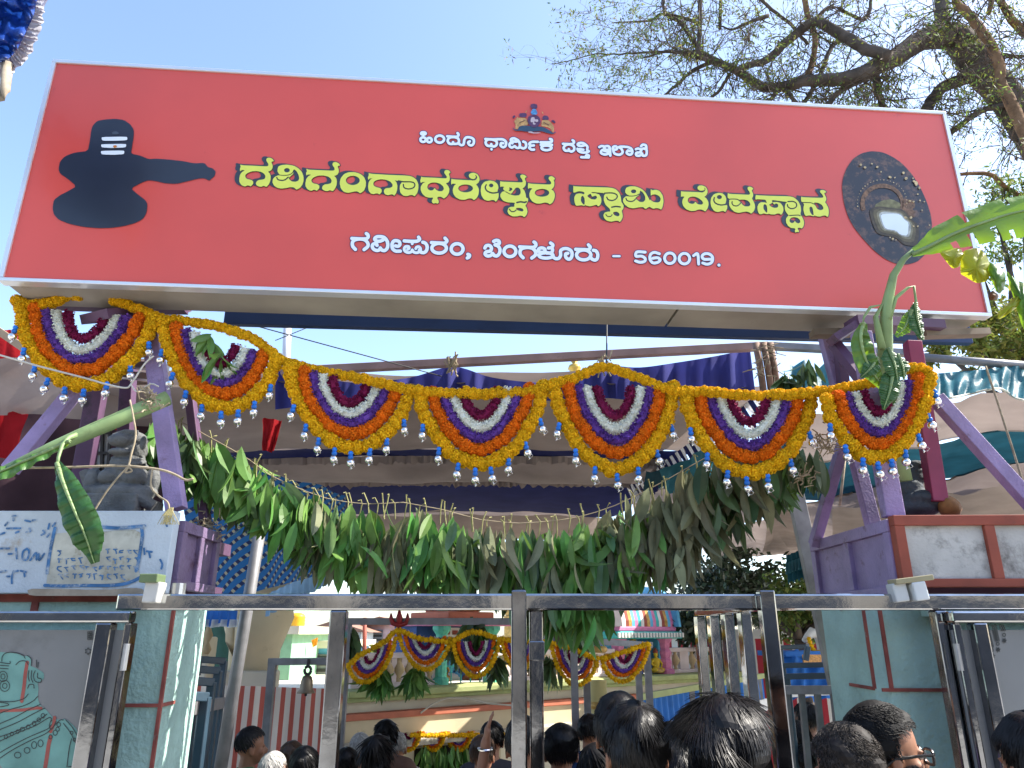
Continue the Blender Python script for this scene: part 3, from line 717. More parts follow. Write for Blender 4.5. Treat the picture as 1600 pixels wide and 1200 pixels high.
f = Field(60, 820, 230, 925, 1.0); f.add_poly(smooth_poly(pt[0]))
field_mesh("weathered_patch", f.x, f.y, f.F, .002, mat('weathered_whitewash', (.42, .43, .38), rough=.85, var=.25, scale=12, dirt=(.22, .2, .13), dscale=14, dcut=.54), th, pl)
f = Field(40, 905, 235, 932, 1.0); f.add_poly(smooth_poly(z5([(240,800),(500,800),(900,810),(1200,790),(1280,800),(1290,860),(700,866),(260,866)])))
field_mesh("rust_stain", f.x, f.y, f.F, .0025, mat('rusty_whitewash', (.36, .31, .24), rough=.9, var=.3, scale=10, dirt=(.14, .06, .03), dscale=10, dcut=.56), th, pl)

xrp = vline(1402, 870, YP)
th = thing("pedestal", "right pedestal under the sign with stained white panels in red brown frames", "pedestal", (2.3, YP, ZP0))
frame_panel(th, (xrp, YP + .9), (xrp + .012, YP + .03), ZP0 - .03, ZP1, 2, .055, M['purple'], M['purple'], (-1, 0, 0))
frame_panel(th, (xrp, YP + .0), (xrp + 1.6, YP - .05), zat(918, YP), zat(806, YP), 4, .045, M['redbrown'], M['panel_white'], (0, -1, 0), "front_panel")
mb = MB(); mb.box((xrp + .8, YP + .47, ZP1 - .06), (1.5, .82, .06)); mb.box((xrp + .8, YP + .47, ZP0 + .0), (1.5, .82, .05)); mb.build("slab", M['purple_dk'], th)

# small flood lamps clamped on the rail
for px, py, lab in ((242, 922, "pale box lamp with an olive cap clamped beside the left pedestal"), (1418, 925, "pair of pale box lamps under the corner of the right pedestal")):
    p = at(px, py, 3.16)
    th = thing("clamp_lamp", lab, "lamp", p)
    mb = MB()
    if px < 500:
        mb.box(p + Vector((0, 0, -.01)), (.062, .07, .085), Matrix.Rotation(.05, 3, 'Y')); mb.build("housing", mat('grey_plastic', (.5, .5, .47), rough=.5, dirt=(.25, .24, .2), dscale=9), th, bevel=.006)
        mb = MB(); mb.box(p + Vector((-.012, -.01, .045)), (.075, .08, .035)); mb.build("cap", mat('olive_plastic', (.12, .17, .08), rough=.5), th, bevel=.004)
        mb = MB(); mb.lathe(p + Vector((.075, .05, .0)), [(.028, -.03), (.028, .03)], 12); mb.build("bracket", M['steel_dull'], th)
    else:
        for k in (-1, 1):
            mb = MB(); mb.box(p + Vector((k * .036, -.0 - k * .01, k * .002)), (.058, .06, .075), Matrix.Rotation(-.12, 3, 'Y')); mb.build("housing", mat('pale_plastic', (.55, .58, .58), rough=.45), th, bevel=.006)
        mb = MB(); mb.box(p + Vector((.02, .0, .048)), (.16, .075, .022), Matrix.Rotation(-.12, 3, 'Y')); mb.build("cap", mat('brass_cap', (.30, .27, .16), rough=.5), th, bevel=.003)

# ------------------------------------------------------------------ steel gate
GY = 3.2
th = thing("steel_gate_frame", "polished steel gate frame with a long top rail and upright posts", "gate frame", (0, GY, 0))
ZR = zat(941, GY)
mb = MB(); mb.box(((vline(187, 941, GY) + 3.0) / 2, GY, ZR), (3.0 - vline(187, 941, GY), .06, .066)); mb.build("top_rail", M['steel'], th, bevel=.008)
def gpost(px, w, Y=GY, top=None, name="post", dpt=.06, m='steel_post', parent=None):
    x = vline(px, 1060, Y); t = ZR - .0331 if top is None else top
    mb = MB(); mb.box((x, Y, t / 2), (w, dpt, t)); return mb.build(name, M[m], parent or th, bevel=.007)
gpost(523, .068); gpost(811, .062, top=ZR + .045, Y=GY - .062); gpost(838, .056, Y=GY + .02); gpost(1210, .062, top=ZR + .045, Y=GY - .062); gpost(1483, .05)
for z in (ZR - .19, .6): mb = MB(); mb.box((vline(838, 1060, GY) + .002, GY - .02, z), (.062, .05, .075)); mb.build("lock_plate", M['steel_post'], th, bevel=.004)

th = thing("open_gate_leaf", "narrow steel gate leaf of upright bars swung inward at the right post", "gate leaf", (vline(1190, 1060, GY), GY, 0))
xa, xb = vline(1196, 960, GY + .06), vline(1092, 965, 4.45)
A, B = Vector((xa, GY + .06, ZR - .005)), Vector((xb, 4.45, ZR - .005))
mb = MB(); mb.bar(A, B, .05, .05); mb.build("top_rail", M['steel'], th, bevel=.006)
mb = MB(); mb.bar(Vector((A.x, A.y, .5)), Vector((B.x, B.y, .5)), .05, .05); mb.build("bottom_rail", M['steel'], th, bevel=.006)
for k, t in enumerate((.99, .74, .50, .26)):
    p = A.lerp(B, t); mb = MB(); mb.box((p.x, p.y, (ZR - .03 + (.1 if k == 0 else .53)) / 2), (.05, .06, ZR - .03 - (.1 if k == 0 else .53)), Matrix.Rotation(.1, 3, 'Z')); mb.build("stile" if k == 0 else "upright_bar", M['steel'], th, bevel=.005)

def door(lab, x0, x1, stile_px, side):
    th = thing("door_leaf", lab, "door", ((x0 + x1) / 2, 3.13, 0))
    zt = zat(964, 3.13)
    mb = MB(); mb.box(((x0 + x1) / 2, 3.13, zt), (abs(x1 - x0), .06, .045)); mb.build("top_rail", M['steel'], th, bevel=.008)
    for px, w in stile_px:
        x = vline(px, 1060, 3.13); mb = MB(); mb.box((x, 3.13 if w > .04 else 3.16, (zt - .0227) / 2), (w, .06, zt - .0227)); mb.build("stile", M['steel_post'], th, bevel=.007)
    mb = MB(); mb.box(((x0 + x1) / 2, 3.15, zt / 2 - .02), (abs(x1 - x0) - .02, .012, zt - .06)); mb.build("door_panel", M['door_sheet'], th)
    mb = MB()
    for z in (1.86, 1.3): mb.lathe((x1 if side < 0 else x0, 3.115, z), [(.012, -.05), (.012, .05)], 10)
    mb.build("hinge", M['steel_dull'], th)
    return th
dl = door("left steel door with an etched garlanded figure on its grey panel", -3.3, vline(193, 1060, 3.13), ((153, .062), (186, .03)), -1)
dr = door("right steel door with etched hanging chains on its grey panel", vline(1500, 1060, 3.13), 3.3, ((1512, .03), (1542, .055)), 1)
dpl = lambda px, py, off=0: at(px, py, 3.144 - off)
z7 = lambda pts: np.array(pts, float) / 5.455 + np.array((0, 980))
f = Field(-12, 1010, 135, 1215, .7)
body = z7([(-60,210),(60,215),(150,225),(200,250),(250,240),(270,290),(260,330),(310,350),(375,390),(375,440),(320,480),(330,520),(320,600),(340,660),(400,710),(440,760),(480,790),(560,780),(640,850),(690,930),(695,1010),(660,1030),(690,1090),(680,1150),(690,1280),(-60,1280)])
f.add_poly(smooth_poly(body))
field_mesh("cut_figure", f.x, f.y, f.F, .001, M['door_cut'], dl, dpl)
f = Field(-12, 1010, 135, 1215, .6)
for s, r in (([(232,300),(215,400),(205,500),(185,630)], 15), ([(-40,715),(80,710),(200,705),(300,690),(350,690)], 13), ([(465,770),(455,830),(430,890)], 14), ([(430,940),(415,1000),(400,1100),(385,1200),(380,1260)], 17)):
    f.add_stroke(catmull(z7(s)), r / 5.455)
field_mesh("red_marking", f.x, f.y, f.F, .002, M['redline'], dl, dpl)
f = Field(-12, 985, 170, 1215, .45)
ln = [[(15,290),(20,250),(50,220),(120,215),(190,235),(215,265)],[(135,320),(170,290),(220,290),(240,320)],[(230,240),(265,270),(265,330)],[(245,370),(240,420),(250,460)],[(270,370),(265,430),(280,470)],[(300,370),(285,410),(300,460),(345,470),(350,440),(320,430),(320,390)],[(235,520),(250,490),(285,490),(290,520)],[(-20,630),(100,635),(200,610),(240,570)],[(-20,740),(90,700),(200,670),(280,630),(320,590)],[(-20,830),(120,770),(250,700),(340,660)],[(-20,880),(150,810),(280,740),(380,690)],[(-20,940),(100,900),(220,850),(330,790),(400,740)],[(-20,980),(150,900),(300,840),(420,770),(440,800)],[(-20,1080),(120,1000),(260,930),(400,870),(440,830)],[(-20,1130),(100,1050),(250,970),(400,900),(500,800),(540,790)],[(560,790),(620,860),(690,985)],[(540,820),(600,900),(660,1010),(690,985)],[(610,950),(590,1030),(570,1190)],[(580,1190),(650,1180),(690,1140)],[(640,1060),(690,1080),(690,1150)],[(440,780),(420,840),(440,870),(480,800)],
      [(310,280),(310,340)],[(325,300),(322,345)],[(0,300),(80,310),(85,290)],[(0,325),(75,330)],[(0,350),(70,355)],[(0,640),(60,650),(70,665),(0,680)]]
for s in ln: f.add_stroke(catmull(z7(s)), .62)
for x, y, rx, ry in ((25,420,38,45),(25,420,18,22),(40,500,42,48),(40,500,20,22),(190,870,18,18),(240,850,16,18),(290,820,16,18),(330,790,15,17),(365,755,15,20),(150,890,14,16),(100,910,14,16),(50,935,14,16),(500,830,16,18),(470,900,18,22),(345,990,22,30),(290,1005,22,30),(230,1050,25,25),(430,935,14,18),(490,870,15,18),(610,900,12,14),(635,960,12,14),(150,1090,28,25)):
    f.add_stroke(ell(*(z7([(x, y)])[0]), rx / 5.455, ry / 5.455, 12), .55, True)
for x0, y0, y1 in ((765, 45, 120), (845, 75, 240)):
    for k in range(int((y1 - y0) / 18)):
        f.add_stroke(ell(*(z7([(x0 + (-8 if k % 2 else 8), y0 + k * 18)])[0]), 2.2, 1.5, 8), .5, True)
        f.add_stroke(ell(*(z7([(x0 + (14 if k % 2 else -12), y0 + k * 18)])[0]), 1.6, 1.3, 8), .5, True)
for x, y in ((750, 205), (820, 310)):
    st = [(x + math.cos(a) * (28 if i % 2 else 16), y + math.sin(a) * (30 if i % 2 else 16)) for i, a in enumerate(np.linspace(0, 2 * math.pi, 12, endpoint=False))]
    f.add_stroke(z7(st), .55, True)
field_mesh("etched_lines", f.x, f.y, f.F, .003, M['etch'], dl, dpl)
f = Field(1530, 975, 1580, 1036, .45)
for x0, dx, y0, y1 in ((1541, 9, 978, 1014), (1553, 6, 978, 1004), (1565, 4, 978, 990)):
    n = int((y1 - y0) / 3.2)
    for k in range(n):
        t = k / n
        for o_ in (-2.0, 2.0): f.add_stroke(ell(x0 + dx * t + o_, y0 + k * 3.2, 1.6, 1.5, 8), .55, True)
    cx, cy = x0 + dx * 1.15, y1 + 11
    f.add_stroke(ell(x0 + dx, y1 + 2, 2.5, 2.5, 8), .6, True)
    st = [(cx + math.cos(a) * (4.5 if i % 2 else 2.2), cy + math.sin(a) * (5.5 if i % 2 else 2.4)) for i, a in enumerate(np.linspace(.3, .3 + 2 * math.pi, 12, endpoint=False))]
    f.add_poly(np.array(st))
field_mesh("etched_lines", f.x, f.y, f.F, .003, M['etch'], dr, dpl)

# ------------------------------------------------------------------ legs that carry the sign
def leg(mb, p, q_, w, Y0, Y1, dep=.06):
    mb.bar(at(p[0], p[1], Y0), at(q_[0], q_[1], Y1), w, dep, (0, 1, 0))
th = thing("sign_support", "plum and lilac steel legs carrying the left end of the sign", "support frame", (-1.9, 3.6, ZP1))
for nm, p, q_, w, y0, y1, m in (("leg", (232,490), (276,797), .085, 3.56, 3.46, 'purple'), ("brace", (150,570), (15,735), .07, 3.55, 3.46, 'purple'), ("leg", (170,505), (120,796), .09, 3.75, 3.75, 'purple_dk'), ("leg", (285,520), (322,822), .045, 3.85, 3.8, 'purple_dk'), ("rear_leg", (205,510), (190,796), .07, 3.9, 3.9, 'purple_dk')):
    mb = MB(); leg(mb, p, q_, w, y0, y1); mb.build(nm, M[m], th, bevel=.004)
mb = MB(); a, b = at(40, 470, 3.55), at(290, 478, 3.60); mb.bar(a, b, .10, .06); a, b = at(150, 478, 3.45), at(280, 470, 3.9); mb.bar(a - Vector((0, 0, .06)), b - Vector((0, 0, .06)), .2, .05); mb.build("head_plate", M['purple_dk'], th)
for y_ in (568, 585): mb = MB(); mb.bar(at(185, y_, 3.62), at(262, y_ + 7, 3.62), .04, .035); mb.build("cross_rail", M['steel_dull'], th)
th = thing("sign_support", "lilac and maroon steel legs carrying the right end of the sign", "support frame", (2.3, 3.6, ZP1))
for nm, p, q_, w, y0, y1, m in (("leg", (1288,522), (1366,828), .062, 3.9, 3.75, 'purple'), ("leg", (1345,520), (1396,808), .088, 3.45, 3.40, 'purple'), ("leg", (1425,535), (1466,785), .075, 3.55, 3.5, 'maroon_paint'), ("brace", (1318,690), (1272,852), .05, 3.75, 4.1, 'purple'), ("brace", (1462,622), (1634,812), .066, 3.52, 3.42, 'purple'), ("brace", (1302,535), (1352,600), .05, 3.7, 3.5, 'purple_dk'), ("leg", (1312,545), (1322,640), .05, 3.8, 3.8, 'purple_dk')):
    mb = MB(); leg(mb, p, q_, w, y0, y1); mb.build(nm, M[m], th, bevel=.004)
mb = MB(); a, b = at(1330, 505, 3.6), at(1465, 512, 3.7); mb.bar(a, b, .12, .05); mb.bar(at(1300, 532, 3.6), at(1338, 508, 3.6), .1, .04); mb.build("head_plate", M['purple_dk'], th)
mra = mat('rusty_angle', (.2, .16, .12), rough=.8, var=.3)
for a, b in ((at(1268, 522, 3.75), at(1330, 520, 3.75)), (at(1440, 523, 3.7), at(1540, 520, 3.8))): mb = MB(); mb.bar(a, b, .07, .035); mb.build("cross_rail", mra, th)
# ------------------------------------------------------------------ marigold garlands
def resample(P, step):
    P = np.array(P, float); d = np.r_[0, np.cumsum(np.linalg.norm(np.diff(P, axis=0), axis=1))]
    n = max(2, int(round(d[-1] / step)) + 1); t = np.linspace(0, d[-1], n)
    return np.stack([np.interp(t, d, P[:, k]) for k in range(3)], 1)

def _pom(npet, seed):
    """one ruffled flower head: a small core closed in by crinkled petals"""
    g = np.random.default_rng(seed); V, F = ICO[1]; vs = [V * .84]; fs = list(F); n = len(V)
    for k in range(npet):
        z = 1 - 2 * (k + .5) / npet; a = k * 2.39996; rr = math.sqrt(1 - z * z); o = np.array((rr * math.cos(a), rr * math.sin(a), z)) + g.normal(size=3) * .06; o /= np.linalg.norm(o)
        s = np.cross(o, g.normal(size=3)); s /= np.linalg.norm(s); u = np.cross(o, s); w = g.uniform(.15, .22); h = g.uniform(.93, 1.05)
        vs.append(np.array([o * .55 - s * .05, o * (h - .07) - s * w + u * g.uniform(-.1, .1), o * h + u * w * .55, o * (h - .07) + s * w + u * g.uniform(-.1, .1), o * (h - .12) - u * w * .6]))
        fs += [(n, n + 1, n + 2), (n, n + 2, n + 3), (n + 1, n + 4, n + 2), (n + 4, n + 3, n + 2)]; n += 5
    return np.concatenate(vs), fs
POM = [_pom(120, k) for k in range(5)]; POM_S = [_pom(16, 20 + k) for k in range(3)]
FINE = True
def marigolds(P, r, material, name, parent):
    mb = MB(); mb.keep = True
    for i, p in enumerate(resample(P, r * 1.22)):
        V, F = (POM if FINE else POM_S)[int(RNG.integers(0, 5 if FINE else 3))]
        rot = Matrix.Rotation(RNG.uniform(0, 6.28), 3, Vector(RNG.normal(size=3)).normalized())
        mb.add((V @ np.array(rot).T) * r * RNG.uniform(.98, 1.16) + p + RNG.normal(size=3) * r * .08, F)
    return mb.build(name, material, parent)

def florets(P, r, material, name, parent):
    """dense strand of small flowers round a solid core"""
    mb = MB(); mb.keep = True
    mb.tube([Vector(p) for p in resample(P, r * .8)], r * .74, 7)
    pts = resample(P, r * (.26 if FINE else .7))
    vs = mb.v; fs = mb.f; n = mb.n
    for i in range(len(pts)):
        t = pts[min(i + 1, len(pts) - 1)] - pts[max(i - 1, 0)]; t /= np.linalg.norm(t) + 1e-9
        a = np.cross(t, (0.2, .9, .4)); a /= np.linalg.norm(a); b = np.cross(t, a)
        for k in range(9 if FINE else 6):
            th_ = RNG.uniform(0, 6.283); o = a * math.cos(th_) + b * math.sin(th_)
            c = pts[i] + o * r * RNG.uniform(.68, 1.0) + t * r * RNG.uniform(-.2, .2)
            nd = o + RNG.normal(size=3) * .5; nd /= np.linalg.norm(nd)
            s1 = np.cross(nd, t); s1 /= np.linalg.norm(s1) + 1e-9; s2 = np.cross(nd, s1)
            w = r * RNG.uniform(.20, .34) * (1 if FINE else 1.6)
            q = [c - nd * w * .9, c + s1 * w + nd * w * .5, c + s2 * w * .6 + nd * w * .2, c - s1 * w + nd * w * .5, c - s2 * w * .6 + nd * w * .2]
            vs += [tuple(x) for x in q]
            fs += [(n, n + 1, n + 2), (n, n + 2, n + 3), (n, n + 3, n + 4), (n, n + 4, n + 1)]
            n += 5
    mb.n = n
    return mb.build(name, material, parent)

def make_bell(parent, p, tilt, s=1.0):
    Rm = Matrix.Rotation(tilt, 3, 'Y')
    mb = MB()
    r = .0195 * s
    mb.ball(p + Rm @ Vector((0, 0, -.050 * s)), r, 3)
    mb.tube([p + Rm @ Vector((0, 0, -.068 * s)), p + Rm @ Vector((.005, 0, -.078 * s)), p + Rm @ Vector((-.002, 0, -.084 * s))], [.002, .004, .002], 6)
    mb.tube([p + Rm @ Vector((.014, -.010, -.058 * s)), p + Rm @ Vector((.022, -.015, -.072 * s)), p + Rm @ Vector((.010, -.012, -.080 * s)), p + Rm @ Vector((-.008, -.008, -.076 * s))], .0011, 4)
    o = mb.build("bell", M['silver'], parent, smooth=True)
    mb = MB(); mb.ball(p + Rm @ Vector((0, 0, -.001 * s)), .0125 * s, 2); mb.ball(p + Rm @ Vector((0, 0, -.021 * s)), .0138 * s, 2)
    mb.build("blue_beads", M['bead_blue'], o, smooth=True)

def u_curve(xl, yl, xr, yr, D, Y, inset=0.0, drop=1.0, n=36, sk=0.0, Y2=None):
    xc, hw = (xl + xr) / 2, (xr - xl) / 2 * (1 - inset)
    P = []
    for s in np.linspace(-1, 1, n):
        top = (yl + yr) / 2 + (yr - yl) / 2 * s * (1 - inset)
        k = .55 * math.sqrt(max(0, 1 - s * s)) + .45 * (1 - s * s)
        x = xc + hw * s + sk * k; y = top + D * drop * k
        yy = Y if Y2 is None else Y + (Y2 - Y) * (s + 1) / 2
        P.append(at(x, y, yy)[:])
    return np.array(P)

SW_LAB = [
 "floral swag at the far left end under the sign corner, over a bare lilac brace",
 "floral swag second from the left with a tuft of green leaves caught in its middle",
 "floral swag third from the left, just right of the red tied cloth",
 "floral swag in the middle left, with a short yellow rope across its top",
 "floral swag in the middle right, hanging below the peaked yellow rope",
 "floral swag second from the right, in front of the teal tarpaulin",
 "floral swag at the right end, wrapped over the lilac sign leg and banana stem"]
def swag(i, xl, yl, xr, yr, D, Y, Y2, bells, sc=1.0, sk=0.0, grp="large floral swags hung across the gate", labs=None, fine=True):
    lab = (labs or SW_LAB)[i]
    c = at((xl + xr) / 2, (yl + yr) / 2, (Y + Y2) / 2)
    th = thing("flower_swag", lab, "garland", c, grp)
    m1 = pxm((yl + yr) / 2 + D / 2, (Y + Y2) / 2)
    marigolds(u_curve(xl, yl, xr, yr, D, Y, 0, 1, sk=sk, Y2=Y2), 11.4 * m1 * sc, M['marigold_y'], "yellow_strand", th)
    marigolds(u_curve(xl, yl, xr, yr, D, Y, .225, .80, sk=sk, Y2=Y2), 10.6 * m1 * sc, M['marigold_o'], "orange_strand", th)
    florets(u_curve(xl, yl, xr, yr, D, Y, .395, .655, sk=sk, Y2=Y2), 9.2 * m1 * sc, M['flower_p'], "purple_strand", th)
    florets(u_curve(xl, yl, xr, yr, D, Y, .545, .51, sk=sk * .8, Y2=Y2), 8.8 * m1 * sc, M['flower_w'], "white_strand", th)
    florets(u_curve(xl, yl, xr, yr, D, Y, .71, .35, sk=sk * .6, Y2=Y2), 8.6 * m1 * sc, M['flower_m'], "maroon_strand", th)
    P = u_curve(xl, yl, xr, yr, D, Y - .015, 0, 1, sk=sk, n=101, Y2=Y2)
    for b in bells:
        t, = (b,) if not isinstance(b, tuple) else (b[0],)
        p = Vector(P[int(t * 100)]); s = t * 2 - 1
        out = Vector((s * .9, 0, -1 + .6 * abs(s))).normalized() * 11 * m1 * sc
        make_bell(th, p + out + Vector((0, -.01, .004)), -s * .10 + RNG.uniform(-.15, .15), 1.0)
    return th
swag(0, 34, 482, 240, 498, 112, 3.44, 3.46, (.03, .11, .20, .30, .42, .55, .70, .84, .95), sk=-14)
swag(1, 256, 505, 432, 560, 102, 3.46, 3.50, (.06, .16, .27, .40, .55, .68, .80, .92), sk=-6)
swag(2, 454, 576, 640, 612, 104, 3.50, 3.56, (.10, .2, .30, .42, .54, .68, .80, .92), sk=-6)
swag(3, 655, 612, 848, 606, 116, 3.56, 3.56, (.08, .2, .34, .46, .58, .70, .82, .93))
swag(4, 866, 604, 1052, 606, 128, 3.56, 3.52, (.08, .2, .34, .5, .66, .80, .92), sk=4)
swag(5, 1070, 614, 1268, 620, 122, 3.50, 3.42, (.08, .2, .34, .47, .62, .78, .92), sk=2)
swag(6, 1292, 624, 1450, 588, 108, 3.32, 3.28, (.06, .18, .32, .44, .56, .68, .80, .90, .98), sk=8)

def yd(x): return 3.45 + (x - 30) / 700 * .11 if x < 730 else 3.56 - max(0, x - 950) / 500 * .28
rope = [(26,472),(62,476),(92,470),(108,460),(124,462)]
th = thing("marigold_rope", "long yellow marigold rope running along the tops of the large swags", "garland", at(800, 600, 3.5))
marigolds(np.array([at(x, y, 3.44)[:] for x, y in catmull(rope, 6)]), .031, M['marigold_y'], "left_end", th)
rope = [(180,470),(215,482),(250,497),(300,503),(350,513),(400,532),(440,562),(500,580),(560,590),(640,609),(700,614),(760,616),(820,612),(860,602),(900,590),(945,573),(1000,592),(1056,611),(1100,611),(1180,618),(1280,612),(1340,602),(1385,592),(1400,580),(1440,575),(1456,588)]
R3 = np.array([at(x, y, yd(x) - .01)[:] for x, y in catmull(rope, 5)])
marigolds(R3, .027, M['marigold_y'], "main_rope", th)
marigolds(np.array([at(x, y, yd(x))[:] for x, y in catmull([(728,612),(755,617),(780,611)], 5)]), .03, M['marigold_y'], "short_piece", th)
mb = MB(); mb.tube([Vector(p) for p in R3[::4]], .005, 5); mb.build("cord", M['rope'], th)
tag_o = thing("hanging_cord", "thin cord dropping from the navy beam to the peak of the yellow rope", "cord", at(948, 540, 3.6))
mb = MB(); mb.tube([at(948, 503, 3.9), at(948, 545, 3.75), at(947, 572, 3.57)], .0045, 5); mb.build("cord_strand", M['wire'], tag_o)
mb = MB()
for k in range(16): 
    p = at(945 + RNG.uniform(-10, 12), 572 + RNG.uniform(-14, 10), 3.57); mb.tube([p, p + Vector((RNG.uniform(-.04, .04), 0, RNG.uniform(-.05, .05)))], .004, 4)
mb.build("cord_knot", M['rope'], tag_o)

# ------------------------------------------------------------------ leaves
def leaf(mb, base, d, side, L, W, curl=.2, fold=.25, seg=6, tip=.9):
    d = Vector(d).normalized(); side = Vector(side); side = (side - d * side.dot(d))
    if side.length < 1e-4: side = d.orthogonal()
    side.normalize(); n = d.cross(side); vs = []
    for k in range(seg + 1):
        t = k / seg
        c = Vector(base) + d * (L * t) + n * (-curl * L * t * t)
        w = W * .5 * (math.sin(math.pi * t ** tip) ** .8 if 0 < t < 1 else 0.0) + .0006
        vs += [c - side * w + n * (w * fold), c, c + side * w + n * (w * fold)]
    fs = []
    for k in range(seg):
        a = k * 3; fs += [(a, a + 3, a + 4, a + 1), (a + 1, a + 4, a + 5, a + 2)]
    mb.add(vs, fs)

def rnd_dir(spread):
    a = RNG.uniform(0, 6.283); r = abs(RNG.normal(0, spread))
    return Vector((math.cos(a) * r, math.sin(a) * r, -1)).normalized()

TOR = [(262,650,745),(300,668,775),(340,690,800),(385,715,815),(425,745,830),(470,765,865),(520,782,905),(575,788,922),(630,785,932),(690,796,930),(750,812,938),(805,818,950),(860,815,1000),(905,808,1012),(950,795,935),(1000,772,922),(1045,748,915),(1090,722,890),(1130,700,838),(1175,692,812),(1215,690,790),(1255,700,760)]
def tor_y(x):
    X = [t[0] for t in TOR]; return np.interp(x, X, [t[1] for t in TOR]), np.interp(x, X, [t[2] for t in TOR])
TY = 3.82
toran = thing("leaf_toran", "deep swag of hanging green mango leaves strung on a cord across the gateway", "leaf garland", at(760, 760, TY))
mb = MB(); mb.tube([at(x, tor_y(x)[0], TY) for x in range(240, 1290, 30)], .0026, 5); mb.build("cord", M['rope'], toran)
x = 258.0
k = 0
mats = ['leaf', 'leaf', 'leaf_dry', 'leaf', 'leaf_fresh', 'leaf_dry', 'leaf', 'leaf_fresh']
while x < 1262:
    yt, yb = tor_y(x); m1 = pxm(yt, TY)
    H = (yb - yt) * m1
    mm = mats[int(RNG.integers(0, len(mats)))]
    if 540 < x < 600: mm = 'leaf_fresh'
    if 590 < x < 800 and RNG.random() < .35: mm = 'leaf_dry'
    if 960 < x < 1050 and RNG.random() < .5: mm = 'leaf_fresh'
    if 1100 < x < 1180: mm = ('leaf_dry', 'leaf', 'leaf_dry')[k % 3]
    mb = MB(); mb.keep = True; ms = MB()
    n = int(17 + H / .20 * 10)
    a = at(x, yt, TY)
    # folded stems sticking up over the cord
    for j in range(2):
        o = Vector((RNG.uniform(-.025, .025), RNG.uniform(-.02, .02), 0)); tp = a + o + Vector((RNG.uniform(-.03, .03), 0, RNG.uniform(.01, .06)))
        ms.tube([tp + Vector((RNG.uniform(-.015, .015), -.01, -.006)), tp, a + o, a + o * 1.6 + Vector((0, 0, -.08))], [.003, .0035, .0035, .003], 5)
    for j in range(n):
        L = RNG.uniform(.15, .27); W = L * RNG.uniform(.22, .34)
        drop = max(0, H - L * .93) * (RNG.random() ** .8)
        sx = .05 + .02 * min(1, H / .3)
        b = a + Vector((RNG.normal(0, sx * .8), RNG.normal(0, .06), -.02 - drop))
        d = rnd_dir(.20 if RNG.random() < .75 else .7)
        ang = RNG.uniform(0, 6.283)
        sd = Vector((math.cos(ang), math.sin(ang) * .8, RNG.normal(0, .2)))
        if mm == 'leaf_dry': W *= .85
        leaf(mb, b, d, sd, L, W, RNG.normal(.1, .22), RNG.uniform(.1, .7), 6, RNG.uniform(.8, 1.05))
    o = mb.build("leaf_bunch", M[mm], toran); ms.build("folded_stems", M['stemtwig'], o)
    x += RNG.uniform(19, 27); k += 1

def sprig(px, py, Y, n, L, spread, m, parent=None, name="leaf_sprig", lab=None, fresh=None):
    mb = MB(); mb.keep = True; a = at(px, py, Y)
    for j in range(n):
        an = RNG.uniform(0, 6.283)
        leaf(mb, a + Vector((RNG.normal(0, .02), RNG.normal(0, .02), RNG.normal(0, .015))), rnd_dir(spread), Vector((math.cos(an), math.sin(an), 0)), L * RNG.uniform(.7, 1.1), L * .25, RNG.normal(.15, .15), RNG.uniform(.2, .5))
    o = mb.build(name, M[m], parent)
    if lab: tag(o, lab, "leaves")
    return o
sprig(345, 560, 3.47, 14, .15, .7, 'leaf_fresh', lab="tuft of fresh green leaves caught inside the second swag from the left")
sprig(325, 530, 3.47, 10, .16, .9, 'leaf_fresh', lab="small drooping leaf tuft under the left end of the sign")
sprig(1385, 595, 3.30, 9, .17, .45, 'leaf_fresh', lab="green leaves hanging inside the rightmost swag")
sprig(1225, 590, 3.95, 34, .16, .8, 'leaf', lab="leafy green bunch tied beside the bamboo pole at right")
sprig(1262, 570, 3.95, 14, .16, .8, 'leaf', lab="small leaf bunch behind the right sign leg")
sprig(1243, 715, 3.6, 8, .16, .4, 'leaf', lab="two green leaves tucked under the second swag from the right")
sprig(300, 690, 3.7, 26, .22, .5, 'leaf', lab="dark curled leaves tied behind the left lilac leg")

